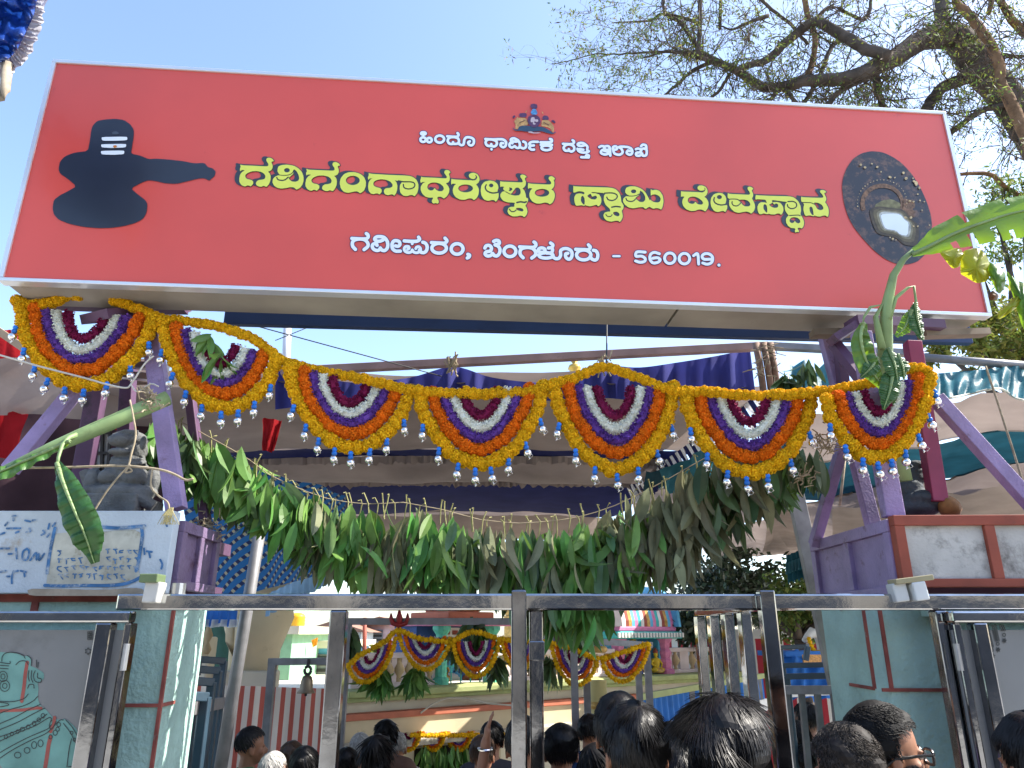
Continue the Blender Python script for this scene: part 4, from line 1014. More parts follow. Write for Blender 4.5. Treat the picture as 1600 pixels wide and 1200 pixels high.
# ------------------------------------------------------------------ banana plants
M['ban'] = mat('banana_leaf', (.075, .20, .045), rough=.38, var=.2, scale=4, spec=.5, transl=.40, tcol=(.26, .44, .015), bump=.25, bscale=30)
M['ban_dk'] = mat('dark_banana_leaf', (.030, .10, .022), rough=.4, var=.25, scale=4, spec=.5, transl=.15, bump=.25, bscale=30)
M['ban_y'] = mat('yellowing_banana_leaf', (.30, .36, .03), rough=.4, var=.2, scale=4, transl=.45, tcol=(.5, .52, .02))
M['ban_stem'] = mat('banana_stem', (.20, .29, .12), rough=.5, var=.3, scale=5, spec=.4, dirt=(.12, .16, .07), dscale=6)
M['ban_brown'] = mat('brown_leaf_edge', (.14, .06, .02), rough=.7, var=.3)
def blade(name, mid, wl, wr, material, parent, nrm=(0, -1, .3), waves=0.004, ribm=None, seg=64, cross=6, tears=()):
    """banana blade along the polyline mid (3-D points), half widths wl / wr as lists"""
    P = resample(catmull(mid, 8), .01); n = len(P); idx = np.linspace(0, n - 1, seg + 1).astype(int); P = P[idx]
    N = Vector(nrm).normalized()
    mb = MB(); vs = []
    for i in range(seg + 1):
        t = Vector(P[min(i + 1, seg)] - P[max(i - 1, 0)]).normalized(); s = t.cross(N).normalized(); nn = s.cross(t)
        u = i / seg
        a = np.interp(u, np.linspace(0, 1, len(wl)), wl); b = np.interp(u, np.linspace(0, 1, len(wr)), wr)
        row = []
        for j in range(-cross, cross + 1):
            f_ = j / cross; w = (a if f_ < 0 else b) * f_
            wav = math.sin(u * 33 + (1.3 if f_ < 0 else 0)) * waves * abs(f_) ** 1.5
            row.append(Vector(P[i]) + s * w + nn * (abs(w) * .22 - abs(f_) ** 2 * abs(w) * .30 + wav))
        vs += row
    m = 2 * cross + 1; fs = []
    for i in range(seg):
        for j in range(m - 1):
            if any(i in (int(t_ * seg), int(t_ * seg) + 1) and (j - cross) * s_ >= dp_ * cross for t_, s_, dp_ in tears): continue
            fs.append((i * m + j, (i + 1) * m + j, (i + 1) * m + j + 1, i * m + j + 1))
    mb.add(vs, fs); o = mb.build(name, material, parent, smooth=True)
    mr = MB(); mr.tube([Vector(p) + N * .004 for p in P], [max(.002, .010 * (1 - i / seg * .8)) for i in range(seg + 1)], 6); mr.build("midrib", ribm or M['ban_stem'], o, smooth=True)
    return o
Y = 3.22
th = thing("banana_plant", "banana plant tied to the right leg with one big leaf arching out to the right", "banana plant", at(1385, 750, Y))
mb = MB(); mb.tube([at(1408, 752, Y + .24), at(1395, 690, Y + .23), at(1388, 625, Y + .2), at(1383, 560, Y + .0), at(1385, 480, Y - .06), at(1396, 430, Y - .08), at(1412, 405, Y - .1), at(1427, 392, Y - .12)], [.05, .047, .040, .034, .026, .018, .014, .012], 12); mb.build("stem", M['ban_stem'], th, smooth=True)
Yb = Y - .12
pt = lambda x, y, dy=0: at(x, y, Yb + dy)[:]
blade("leaf_blade", [pt(1424, 398), pt(1450, 386, -.02), pt(1490, 366, -.04), pt(1540, 347, -.06), pt(1600, 330, -.09), pt(1700, 318, -.16)], [.02, .075, .09, .095, .095, .095], [.012, .065, .10, .13, .135, .13], M['ban'], th, (0, -1, .12), tears=((.22, 1, .5), (.34, 1, .25), (.36, -1, .45), (.47, 1, .3), (.55, 1, .6), (.62, -1, .6), (.66, 1, .2)))
for pts, nm in (([(1466,393),(1500,386),(1507,400),(1500,417),(1488,420),(1478,408)], 'ban_y'), ([(1502,392),(1530,386),(1545,404),(1548,428),(1542,440),(1526,443),(1508,432),(1500,428)], 'ban_y'), ([(1540,405),(1572,424),(1570,450),(1560,462),(1545,430)], 'ban'), ([(1550,452),(1562,462),(1556,470),(1543,468)], 'ban_brown'), ([(1598,450),(1572,478),(1558,494),(1562,500),(1590,480),(1612,465)], 'ban_y'), ([(1570,420),(1590,440),(1625,445),(1625,520),(1600,520),(1585,470)], 'ban')):
    mb = MB(); cx = sum(p[0] for p in pts) / len(pts); cy = sum(p[1] for p in pts) / len(pts); n = len(pts)
    ring = smooth_poly(np.array(pts, float), 2); m = len(ring)
    vs = [at(cx, cy, Yb - .10)]
    for r_, dd in ((.5, -.085), (1.0, -.05)):
        for q_ in ring: vs.append(at(cx + (q_[0] - cx) * r_, cy + (q_[1] - cy) * r_, Yb + dd + .012 * math.sin(q_[0] * .5 + q_[1] * .3)))
    fs = [(0, 1 + i, 1 + (i + 1) % m) for i in range(m)] + [(1 + i, 1 + m + i, 1 + m + (i + 1) % m, 1 + (i + 1) % m) for i in range(m)]
    mb.add(vs, fs); mb.build("torn_leaf_flap", M[nm], th, smooth=True)
blade("leaf_blade", [at(1349, 505, Y - .06)[:], at(1345, 530, Y - .08)[:], at(1356, 570, Y - .09)[:], at(1385, 612, Y - .07)[:]], [.015, .05, .05, .012], [.01, .045, .05, .01], M['ban'], th, (-.2, -1, .1))
mb = MB(); mb.tube([at(1378, 545, Y - .05), at(1368, 495, Y - .06), at(1378, 476, Y - .07), at(1360, 480, Y - .07), at(1350, 495, Y - .07), at(1347, 512, Y - .07)], [.02, .012, .008, .007, .006, .005], 8); mb.build("leaf_stalk", M['ban_stem'], th, smooth=True)
mb = MB(); mb.tube([at(1388, 500, Y - .06), at(1400, 465, Y - .07), at(1418, 450, Y - .07), at(1428, 447, Y - .07), at(1431, 470, Y - .07), at(1428, 500, Y - .07)], [.014, .009, .007, .006, .006, .004], 8); mb.build("leaf_stalk", M['ban_stem'], th, smooth=True)
blade("leaf_blade", [at(1430, 474, Y - .08)[:], at(1433, 500, Y - .08)[:], at(1442, 532, Y - .08)[:]], [.012, .03, .03, .008], [.01, .04, .05, .01], M['ban_dk'], th, (.2, -1, .2))
blade("leaf_blade", [at(1424, 485, Y - .08)[:], at(1415, 510, Y - .07)[:], at(1400, 526, Y - .06)[:]], [.01, .03, .03, .01], [.01, .03, .03, .01], M['ban'], th, (-.2, -1, .2))
for x0, y0, x1, y1, w in ((1388,545,1402,600,.05),(1370,560,1345,590,.035),(1395,575,1380,640,.045),(1402,555,1412,592,.04)):
    blade("leaf_blade", [at(x0, y0, Y - .07)[:], at((x0 + x1) / 2 + 3, (y0 + y1) / 2, Y - .1)[:], at(x1, y1, Y - .08)[:]], [.01, w, w, .008], [.01, w, w, .008], M['ban_dk'], th, (.1, -1, .2))

Y = 3.24
th = thing("banana_plant", "banana stem tied slantwise at the left with one dark leaf hanging over the white board", "banana plant", at(130, 680, Y))
mb = MB(); mb.tube([at(262, 622, Y + .12), at(220, 640, Y + .06), at(170, 662, Y), at(125, 681, Y - .04), at(80, 700, Y - .08), at(40, 718, Y - .1), at(-20, 745, Y - .12)], [.036, .036, .035, .032, .026, .020, .012], 12); mb.build("stem", M['ban_stem'], th, smooth=True)
mb = MB(); mb.tube([at(125, 678, Y - .05), at(108, 684, Y - .09), at(97, 695, Y - .12), at(91, 715, Y - .14), at(90, 726, Y - .15)], [.014, .012, .009, .007, .006], 8); mb.build("leaf_stalk", M['ban_stem'], th, smooth=True)
blade("leaf_blade", [at(90, 724, Y - .15)[:], at(100, 756, Y - .19)[:], at(116, 796, Y - .20)[:], at(134, 838, Y - .18)[:], at(148, 880, Y - .14)[:]], [.012, .045, .062, .072, .068, .02], [.01, .03, .048, .062, .055, .012], M['ban_dk'], th, (.05, -1, .12), .006)
blade("leaf_blade", [at(110, 690, Y - .10)[:], at(60, 712, Y - .14)[:], at(10, 734, Y - .16)[:], at(-30, 750, Y - .16)[:]], [.01, .035, .05, .05], [.008, .02, .03, .04], M['ban'], th, (0, -.9, .5), .006)

# ropes and cords at the left
def rope_thing(lab, pts, r, m='rope', Y=3.3, extra=None):
    th = thing("tie_rope", lab, "rope", at(pts[0][0], pts[0][1], Y))
    mb = MB(); mb.tube([at(x, y, Y) for x, y in catmull(pts, 5)], r, 6); mb.build("strand", M[m], th, smooth=True)
    for e in extra or []:
        mb = MB(); mb.tube([at(x, y, Y) for x, y in catmull(e, 5)], r * .8, 6); mb.build("strand", M[m], th, smooth=True)
rope_thing("long coir rope crossing in front of the left statue to the lilac leg", [(45,731),(110,730),(190,728),(245,733),(270,740),(290,750),(302,748)], .0055, Y=3.2, extra=[[(203,625),(208,650),(212,680),(205,710),(200,728),(185,745),(165,770),(146,800)], [(238,733),(236,760),(248,775),(262,785),(265,800)], [(200,728),(206,736),(196,738),(204,726)]])
rope_thing("white cord running from the left edge to the knot on the banana stem", [(-10,552),(60,572),(130,590),(165,600),(195,606),(205,600),(225,570),(240,556)], .0045, 'wire_white', 3.3, extra=[[(205,602),(215,612),(235,600),(248,604)]])
th = thing("frayed_rope", "frayed straw coloured rope end hanging beside the left plum panel", "rope", at(272, 810, 3.22))
mb = MB()
for k_ in range(34):
    p = at(268 + RNG.uniform(-3, 3), 793, 3.2); mb.tube([p, p + Vector((RNG.normal(0, .012), -.01, -.035)), p + Vector((RNG.normal(0, .022), -.012, -.075))], [.0018, .0015, .001], 4)
mb.build("fibres", mat('straw_fibre', (.42, .36, .17), rough=.9, island=.3), th)
for px, py, Y_, n, lab in ((322, 825, 3.78, 80, "tangle of dry rope on the corner of the left plum panel"), (235, 622, 3.3, 40, "knotted rope lashing the banana stem to the left leg"), (1290, 690, 3.5, 60, "tangle of grey dried string hanging below the right swags"), (1254, 745, 3.6, 30, "small knot of dried string under the second swag from the right")):
    th = thing("rope_tangle", lab, "rope", at(px, py, Y_)); mb = MB()
    for k_ in range(n):
        p = at(px + RNG.normal(0, 9), py + RNG.normal(0, 9), Y_ - RNG.uniform(0, .04))
        q_ = p + Vector(RNG.normal(0, .022, 3)); mb.tube([p, (p + q_) / 2 + Vector(RNG.normal(0, .01, 3)), q_], .0032, 4)
    mb.build("strands", M['rope'], th)
rope_thing("long straw rope hanging from the teal tarpaulin at far right", [(1540,572),(1556,620),(1572,670),(1588,720),(1606,780)], .007, Y=4.2)
# ------------------------------------------------------------------ cloth canopies
M['brown_cloth'] = mat('grey_brown_cloth', (.34, .28, .255), rough=.9, var=.18, scale=2, transl=.2, bump=.15, bscale=30, spec=.1)
M['navy_cloth'] = mat('navy_cloth', (.018, .022, .10), rough=.9, var=.2, scale=3, transl=.06, tcol=(.02, .03, .14), spec=.1)
M['royal_cloth'] = mat('indigo_cloth', (.05, .055, .24), rough=.8, var=.2, scale=3, transl=.25, spec=.15)
M['teal_tarp'] = mat('teal_tarpaulin', (.035, .16, .21), rough=.5, var=.3, scale=4, transl=.45, spec=.3, bump=.4, bscale=14)
M['teal_dk'] = mat('dark_teal_cloth', (.012, .06, .085), rough=.8, var=.25, scale=4, transl=.3, spec=.1)
M['red_cloth'] = mat('red_cloth', (.36, .015, .02), rough=.8, var=.25, scale=4, transl=.4, spec=.1)
M['plum_tarp'] = mat('dark_plum_tarpaulin', (.055, .032, .04), rough=.85, var=.3, scale=3, transl=.2, spec=.1)
M['blue_tarp'] = mat('blue_tarpaulin', (.012, .065, .34), rough=.42, var=.4, scale=9, transl=.3, spec=.5, bump=1.0, bscale=16)
M['grey_fringe'] = mat('grey_fringe_cloth', (.5, .5, .54), rough=.9, var=.15, transl=.4, bump=.5, bscale=22)
M['silver_fringe'] = mat('silver_fringe', (.62, .63, .68), rough=.35, var=.4, scale=30, spec=.6, transl=.2)

def sheet(name, corners, m, nu=24, nv=16, sag=0, wr=.015, freq=9, parent=None, bow=0, thick=0):
    """cloth between four 3-D corners (a-b along the front, d-c along the back) with sag and wrinkles"""
    a, b, c, d = [Vector(p) for p in corners]; mb = MB()
    ph = RNG.uniform(0, 6, 4)
    n = (b - a).cross(d - a).normalized()
    def fn(u, v):
        p = a.lerp(b, u).lerp(d.lerp(c, u), v)
        k = math.sin(u * freq * 2 + ph[0] + 1.3 * math.sin(v * 3 + ph[1])) + .6 * math.sin(u * freq * 4.7 + v * 4 + ph[2])
        return p + n * wr * k + Vector((0, 0, -sag * 4 * v * (1 - v) + bow * 4 * u * (1 - u)))
    mb.grid(fn, nu, nv)
    return mb.build(name, m, parent, smooth=True)

def pleats(name, P, Q, h, m, parent=None, amp=.02, n=14, nv=5, bottom=None):
    """pleated strip hanging below the line P-Q"""
    P, Q = Vector(P), Vector(Q); d = (Q - P); nr = Vector((d.y, -d.x, 0)).normalized(); mb = MB()
    def fn(u, v):
        k = math.sin(u * n * 6.283) * amp * (.4 + .6 * v)
        hh = h * (1 + .05 * math.sin(u * n * 6.283 + 1) * v)
        if bottom: hh *= bottom(u)
        return P + d * u + nr * k + Vector((0, 0, -hh * v))
    mb.grid(fn, n * 6, nv); return mb.build(name, m, parent, smooth=True)

ZC = 3.62
th = thing("cloth_canopy", "large tent canopy of grey brown and navy cloth behind the gate garlands", "canopy", (0, 5, ZC))
L0, R0 = -3.2, 1.82
def strip(nm, y0, y1, m, z0, z1, x0=L0, x1=R0, sag=.05, bow=.04, wr=.012, fr=9, x0b=None, x1b=None):
    sheet(nm, [(x0, y0, z0), (x1, y0, z0), (x1 if x1b is None else x1b, y1, z1), (x0 if x0b is None else x0b, y1, z1)], m, 40, 12, sag, wr, fr, th, bow)
sheet("added_sun_cover", [(-3.25, 5.05, ZC + .13), (1.7, 5.05, ZC + .13), (1.25, 13.3, ZC + .10), (-2.9, 13.3, ZC + .10)], M['brown_cloth'], 30, 20, .0, .02, 6, th)  # extra sheet added to close sky gaps and keep sun off the ceiling
strip("brown_panel", 5.0, 7.02, M['brown_cloth'], ZC, ZC, sag=.06, x1b=1.78)
strip("navy_band", 7.0, 7.45, M['navy_cloth'], ZC + .0, ZC + .02, x1=1.78, x1b=1.72, sag=.0)
strip("brown_panel", 7.43, 8.65, M['brown_cloth'], ZC, ZC + .0, x1=1.74, x1b=1.6, sag=.10)
strip("navy_band", 8.62, 11.3, M['navy_cloth'], ZC + .03, ZC, x0=-3.0, x0b=-2.8, x1=1.62, x1b=1.45, sag=.1, bow=.10)
strip("brown_panel", 11.28, 13.2, M['brown_cloth'], ZC, ZC - .05, x0=-2.8, x1=1.45, x1b=1.3, sag=.2)
for y0 in (7.44, 8.66):
    P = Vector((L0, y0, ZC - .005)); Q = Vector((1.72, y0 - .02, ZC - .005))
    mb = MB(); n = 150
    vs = []; fs = []
    for k in range(n + 1):
        u = k / n; p = P.lerp(Q, u) + Vector((0, RNG.normal(0, .012), .04 * 4 * u * (1 - u)))
        vs += [p + Vector((0, -.03, .02)), p + Vector((0, 0, -.05 + RNG.normal(0, .012))), p + Vector((0, .04, .02))]
    for k in range(n): fs += [(k * 3, k * 3 + 3, k * 3 + 4, k * 3 + 1), (k * 3 + 1, k * 3 + 4, k * 3 + 5, k * 3 + 2)]
    mb.add(vs, fs); mb.build("gathered_seam", M['brown_cloth'], th)
# indigo front pelmet tied to the beam
top = [(430,560),(500,588),(560,598),(640,590),(708,573),(770,590),(850,598),(900,588),(945,572),(1000,574),(1060,566),(1120,556),(1172,545)]
bot = [(430,640),(500,632),(560,632),(640,628),(708,624),(770,624),(850,626),(900,626),(945,622),(1000,626),(1060,622),(1120,620),(1180,612)]
mb = MB(); tp = catmull(top, 6); bt = catmull(bot, 6)
def fn(u, v):
    i = u * (len(tp) - 1); i0 = int(min(i, len(tp) - 2)); f_ = i - i0
    a = tp[i0] * (1 - f_) + tp[i0 + 1] * f_; b_ = bt[i0] * (1 - f_) + bt[i0 + 1] * f_
    q_ = a * (1 - v) + b_ * v; return at(q_[0], q_[1], 4.98 + .03 * math.sin(u * 60 + 2 * math.sin(u * 17)) + .02 * math.sin(u * 131))
mb.grid(fn, 160, 6); mb.build("indigo_pelmet", M['royal_cloth'], th, smooth=True)
# silver and black fringe down the right edge
mb = MB(); mk = MB()
for k in range(46):
    u = k / 45; p = Vector((1.80 - .42 * u, 5.05 + 3.6 * u, ZC - .02)); w = .03
    tgt = mb if k % 2 else mk
    tgt.add([p, p + Vector((-.01, .075, 0)), p + Vector((.10 + RNG.normal(0, .02), .09, -.20)), p + Vector((.10 + RNG.normal(0, .02), .01, -.19))], [(0, 1, 2, 3)])
mb.build("silver_fringe", M['silver_fringe'], th); mk.build("dark_fringe", M['navy_cloth'], th)

def tube_thing(nm, lab, cat, a, b, r, m, n=10, box=None, group=None):
    mb = MB()
    if box: mb.bar(a, b, *box)
    else: mb.tube([a, Vector(a).lerp(Vector(b), .5), b], r, n)
    o = mb.build(nm, m, smooth=not box, bevel=.004 if box else 0); return tag(o, lab, cat, group, "thing")
M['pink_beam'] = mat('pinkish_painted_beam', (.36, .24, .22), rough=.7, var=.2, scale=6, dirt=(.2, .12, .1), dscale=12, dcut=.6)
tube_thing("tent_beam", "long pinkish painted beam above the indigo cloth under the sign", "beam", at(440, 581, 4.9), at(1200, 541, 4.9), .03, M['pink_beam'], box=(.06, .055))
tube_thing("tent_beam", "grey beam end behind the plum legs of the right sign support", "beam", at(1205, 541, 5.0), at(1420, 552, 5.0), .03, M['galv'], box=(.06, .05))
for px, n_ in ((708, 14), (945, 12)):
    t_ = thing("rope_tie", "coir rope knot tying the indigo cloth to the beam" + (" at left" if px == 708 else " behind the rope peak"), "rope", at(px, 570, 4.85)); mb = MB()
    for k in range(n_):
        p = at(px + RNG.uniform(-7, 7), 562 + RNG.uniform(-6, 14), 4.84); mb.tube([p, p + Vector(RNG.normal(0, .03, 3)), p + Vector((RNG.normal(0, .02), 0, -.06))], .006, 5)
    mb.build("strands", M['rope'], t_)
t_ = thing("bamboo_pole", "short bundle of brown poles lashed together left of the right sign legs", "pole", at(1192, 560, 4.7))
for dx in (-9, 3, 13):
    mb = MB(); mb.tube([at(1190 + dx, 536, 4.7), at(1197 + dx, 575, 4.7), at(1206 + dx, 640, 4.75)], .024, 8); mb.build("pole", mat('brown_bamboo', (.26, .17, .13), rough=.8, var=.3, scale=14), t_, smooth=True)
mb = MB()
for k in range(40):
    p = at(1196 + RNG.uniform(-16, 18), 560 + RNG.uniform(-24, 30), 4.66); mb.tube([p, p + Vector((RNG.normal(0, .05), 0, RNG.normal(0, .04)))], .004, 4)
mb.build("lashing", M['rope'], t_)
tube_thing("flag_pipe", "pale upright pipe seen just below the sign above the third swag", "pipe", at(450, 490, 6.2), at(444, 640, 6.2), .036, mat('pale_pipe', (.5, .52, .56), rough=.5))
tube_thing("overhead_wire", "thin black wire sloping down under the sign toward the beam", "wire", at(395, 508, 4.6), at(690, 588, 4.85), .004, M['wire'], 5)
tube_thing("overhead_wire", "thin black wire crossing behind the third swag from the left", "wire", at(430, 532, 4.7), at(480, 512, 4.7), .003, M['wire'], 5)
t_ = thing("gold_finial", "small golden finial rising just above the tent between two swags", "finial", at(898, 575, 7.5))
mb = MB(); mb.lathe(at(898, 582, 7.5), [(.03, -.1), (.05, -.04), (.03, 0), (.075, .04), (.06, .08), (.02, .1), (.04, .13), (.005, .17)], 12); mb.build("finial_body", mat('gilt', (.6, .38, .08), rough=.35, metal=.6), t_, smooth=True)

# right-hand canopy
th = thing("cloth_canopy", "grey brown and dark teal tent canopy behind the right sign legs", "canopy", (4, 6, 3.55))
ZR2 = 3.55
def plane_sheet(nm, pix, m, z, nu=26, nv=10, **k): sheet(nm, [atz(x, y, z) for x, y in pix], m, nu, nv, parent=th, **k)
plane_sheet("brown_panel", [(1250,655),(1680,600),(1720,650),(1215,732)], M['brown_cloth'], ZR2, sag=.02, wr=.02)
plane_sheet("teal_band", [(1210,730),(1720,648),(1740,700),(1205,792)], M['teal_dk'], ZR2, sag=.03, wr=.02)
plane_sheet("brown_panel", [(1200,790),(1740,698),(1800,800),(1190,868)], M['brown_cloth'], ZR2, sag=.12, wr=.04)
plane_sheet("brown_panel", [(1095,850),(1240,790),(1300,868),(1110,868)], M['brown_cloth'], ZR2 - .02, sag=.05, wr=.02)
plane_sheet("brown_panel", [(985,772),(1250,690),(1245,800),(1000,842)], M['brown_cloth'], ZR2 - .04, sag=.03, wr=.02)
plane_sheet("teal_band", [(1010,742),(1230,672),(1235,705),(1000,778)], M['teal_dk'], ZR2 - .08, sag=.03, wr=.03)
plane_sheet("brown_panel", [(1300,800),(1740,730),(1800,838),(1300,862)], M['brown_cloth'], ZR2 - .35, sag=.1, wr=.03)
pleats("teal_valance", at(1228, 868, 8.5), at(1350, 822, 7.2), .30, M['teal_dk'], th, .03, 14)
pleats("teal_fringe", at(1228, 880, 8.45), at(1350, 834, 7.15), .12, M['teal_tarp'], th, .03, 22)
# teal tarpaulin edge
th = thing("tarpaulin", "crumpled teal tarpaulin draped over a pipe at the far right", "tarpaulin", at(1540, 590, 4.7))
tp = catmull([(1425,588),(1470,583),(1530,578),(1580,572),(1640,570)], 6); bt = catmull([(1430,622),(1475,622),(1510,616),(1560,606),(1590,622),(1640,630)], 6)
mb = MB()
def fn(u, v):
    i = u * (len(tp) - 1); i0 = int(min(i, len(tp) - 2)); f_ = i - i0
    a = tp[i0] * (1 - f_) + tp[i0 + 1] * f_; j = u * (len(bt) - 1); j0 = int(min(j, len(bt) - 2)); g = j - j0; b_ = bt[j0] * (1 - g) + bt[j0 + 1] * g
    q_ = a * (1 - v) + b_ * v; return at(q_[0], q_[1], 4.75 - .25 * v + .05 * math.sin(u * 23 + v * 5) + .03 * math.sin(u * 61 + 3 * v))
mb.grid(fn, 60, 10); mb.build("tarp_sheet", M['teal_tarp'], th, smooth=True)
mb = MB(); mb.tube([at(q_[0], q_[1] + 1, 4.49 + .05 * math.sin(i / len(bt) * 23 + 5)) for i, q_ in enumerate(bt)], .008, 5); mb.build("hem", mat('pale_hem', (.6, .6, .5), rough=.8), th)
sheet("tarp_flap", [at(1235, 568, 5.3), at(1300, 572, 5.3), at(1300, 612, 5.1), at(1240, 610, 5.1)], M['teal_tarp'], 10, 8, 0, .03, 5, th)
sheet("tarp_flap", [at(1035, 735, 6.5), at(1125, 690, 6.0), at(1130, 735, 6.0), at(1040, 778, 6.5)], M['teal_tarp'], 12, 8, 0, .04, 5, th)
tube_thing("tent_pipe", "long grey pipe carrying the teal tarpaulin at far right", "pipe", at(1435, 558, 4.8), at(1660, 576, 4.7), .03, M['galv'])
tube_thing("bamboo_pole", "weathered grey pole leaning behind the right purple panel", "pole", at(1232, 725, 4.45), at(1335, 1190, 4.45), .05, mat('weathered_wood', (.34, .33, .30), rough=.85, var=.25, scale=9), box=(.095, .05))
tube_thing("steel_pole", "round steel tent pole standing behind the gate at left", "pole", at(416, 770, 4.6), at(338, 1240, 4.6), .036, M['galv'], 14)
tube_thing("bamboo_pole", "thin pale stick standing beside the right maroon leg", "pole", at(1312, 790, 4.2), at(1322, 700, 4.2), .008, M['rope'], 5)

# left-hand canopy
th = thing("cloth_canopy", "dark brown and red cloth canopy at the far left behind the brace", "canopy", (-4, 5, 3.4))
sheet("brown_panel", [at(-60, 560, 4.6), at(250, 560, 5.2), at(250, 655, 5.4), at(-60, 648, 4.8)], M['brown_cloth'], 30, 10, .0, .04, 4, th)
sheet("plum_panel", [at(-60, 640, 5.4), at(255, 640, 5.9), at(255, 820, 6.2), at(-60, 820, 5.6)], M['plum_tarp'], 30, 10, 0, .05, 4, th)
sheet("red_drape", [at(-60, 612, 4.9), at(44, 638, 5.0), at(30, 715, 5.0), at(-60, 712, 4.9)], M['red_cloth'], 16, 10, 0, .03, 4, th)
sheet("red_drape", [at(168, 634, 5.3), at(186, 640, 5.3), at(214, 668, 5.3), at(180, 672, 5.3)], M['red_cloth'], 6, 6, 0, .01, 3, th)
sheet("red_drape", [at(-60, 505, 4.9), at(30, 520, 4.9), at(45, 590, 4.9), at(-60, 585, 4.9)], M['red_cloth'], 10, 8, 0, .03, 4, th)
mb = MB(); mb.bar(at(-20, 505, 4.8), at(60, 560, 4.8), .05, .05); mb.build("canopy_rail", mat('tan_wood', (.4, .3, .2), rough=.8), th)
sheet("red_bow", [at(408, 655, 4.9), at(440, 655, 4.9), at(428, 705, 4.9), at(412, 705, 4.9)], M['red_cloth'], 8, 8, 0, .03, 3, None)
tag(bpy.data.objects["red_bow"], "red cloth strip tied round the tent pole left of the third swag", "cloth tie", None, "thing")
t_ = thing("window", "white paned window behind the left stone statue", "window", at(152, 700, 5.5))
mb = MB(); mb.add([at(134, 678, 5.5), at(172, 678, 5.5), at(166, 732, 5.5), at(136, 732, 5.5)], [(0, 1, 2, 3)]); mb.build("panes", mat('white_pane', (.55, .57, .58), rough=.4), t_, solid=.02)
mb = MB()
for x in (134, 147, 160, 172): mb.bar(at(x, 672, 5.47), at(x - (x - 150) * .12, 735, 5.47), .02, .02)
for y in (676, 708, 734): mb.bar(at(132, y, 5.47), at(174, y, 5.47), .02, .02)
mb.build("muntins", M['wire'], t_)

# lattice-printed cloth wall
mlat, nt, b, out = _new('lattice_print_cloth')
N, Lk = nt.nodes, nt.links
tc = N.new("ShaderNodeTexCoord"); sp = N.new("ShaderNodeSeparateXYZ"); Lk.new(tc.outputs["Object"], sp.inputs[0])
def mth(op, a, bb):
    n = N.new("ShaderNodeMath"); n.operation = op
    for i, x in enumerate((a, bb)):
        if hasattr(x, 'is_output'): Lk.new(x, n.inputs[i])
        else: n.inputs[i].default_value = x
    return n.outputs[0]
A_ = mth('ADD', mth('MULTIPLY', sp.outputs[1], 6.5), mth('MULTIPLY', sp.outputs[2], 13.0)); B_ = mth('SUBTRACT', mth('MULTIPLY', sp.outputs[1], 6.5), mth('MULTIPLY', sp.outputs[2], 13.0))
fa, fb = mth('FRACT', A_, 0), mth('FRACT', B_, 0)
ba, bb_ = mth('LESS_THAN', fa, .58), mth('LESS_THAN', fb, .62)
m1 = N.new("ShaderNodeMix"); m1.data_type = 'RGBA'; m1.inputs[6].default_value = (.30, .29, .22, 1); m1.inputs[7].default_value = (.012, .025, .085, 1); Lk.new(ba, m1.inputs[0])
m2 = N.new("ShaderNodeMix"); m2.data_type = 'RGBA'; m2.inputs[7].default_value = (.015, .11, .30, 1); Lk.new(bb_, m2.inputs[0]); Lk.new(m1.outputs[2], m2.inputs[6])
Lk.new(m2.outputs[2], b.inputs["Base Color"]); b.inputs["Roughness"].default_value = .8
tr = N.new("ShaderNodeBsdfTranslucent"); Lk.new(m2.outputs[2], tr.inputs["Color"]); ms = N.new("ShaderNodeMixShader"); ms.inputs[0].default_value = .45
Lk.new(b.outputs[0], ms.inputs[1]); Lk.new(tr.outputs[0], ms.inputs[2]); Lk.new(ms.outputs[0], out.inputs["Surface"])
o = sheet("lattice_cloth", [at(280, 690, 4.9), at(540, 775, 7.6), at(522, 892, 7.5), at(322, 946, 4.9)], mlat, 40, 16, 0, .03, 5)
tag(o, "blue and beige lattice patterned cloth hanging behind the left pedestal", "cloth", None, "thing")
t_ = thing("cloth_valance", "pale blue pleated cloth edge hanging just above the gate rail at left", "valance", at(470, 900, 7.4))
pleats("pleated_edge", at(418, 928, 6.6), at(516, 882, 7.6), .18, mat('pale_blue_cloth', (.25, .42, .62), rough=.8, transl=.5), t_, .025, 10)
t_ = thing("cloth_valance", "bright blue scalloped valance with a white hem under the gate rail", "valance", at(330, 960, 6.2))
pleats("blue_drape", at(288, 948, 6.2), at(372, 948, 6.2), .12, mat('bright_blue_cloth', (.05, .2, .6), rough=.7, transl=.5), t_, .03, 6, 5, lambda u: 1 + .25 * abs(math.sin(u * 9)))
pleats("white_hem", at(288, 968, 6.19), at(372, 968, 6.19), .05, mat('white_hem', (.7, .72, .7), rough=.8, transl=.4), t_, .03, 6, 3, lambda u: 1 + .25 * abs(math.sin(u * 9)))

# blue tarpaulin high at the top left
th = thing("tarpaulin", "crumpled bright blue tarpaulin with a grey fringe high in the top left corner", "tarpaulin", at(20, 40, 3.0))
ed = catmull([(70,-40),(58,0),(52,25),(38,55),(28,75),(15,90),(-5,100)], 5); fr_ = catmull([(88,-40),(70,12),(66,38),(55,68),(40,95),(20,112),(-5,122)], 5)
mb = MB()
def fn(u, v):
    i = u * (len(ed) - 1); i0 = int(min(i, len(ed) - 2)); f_ = i - i0; e = ed[i0] * (1 - f_) + ed[i0 + 1] * f_
    q_ = e * v + np.array((-140, e[1] - 30)) * (1 - v); return at(q_[0], q_[1], 2.6 + .05 * math.sin(u * 17 + v * 9) + .04 * math.sin(u * 37 - v * 21) + .03 * math.sin(v * 51))
mb.grid(fn, 50, 30); mb.build("tarp_sheet", M['blue_tarp'], th, smooth=True)
mb = MB()
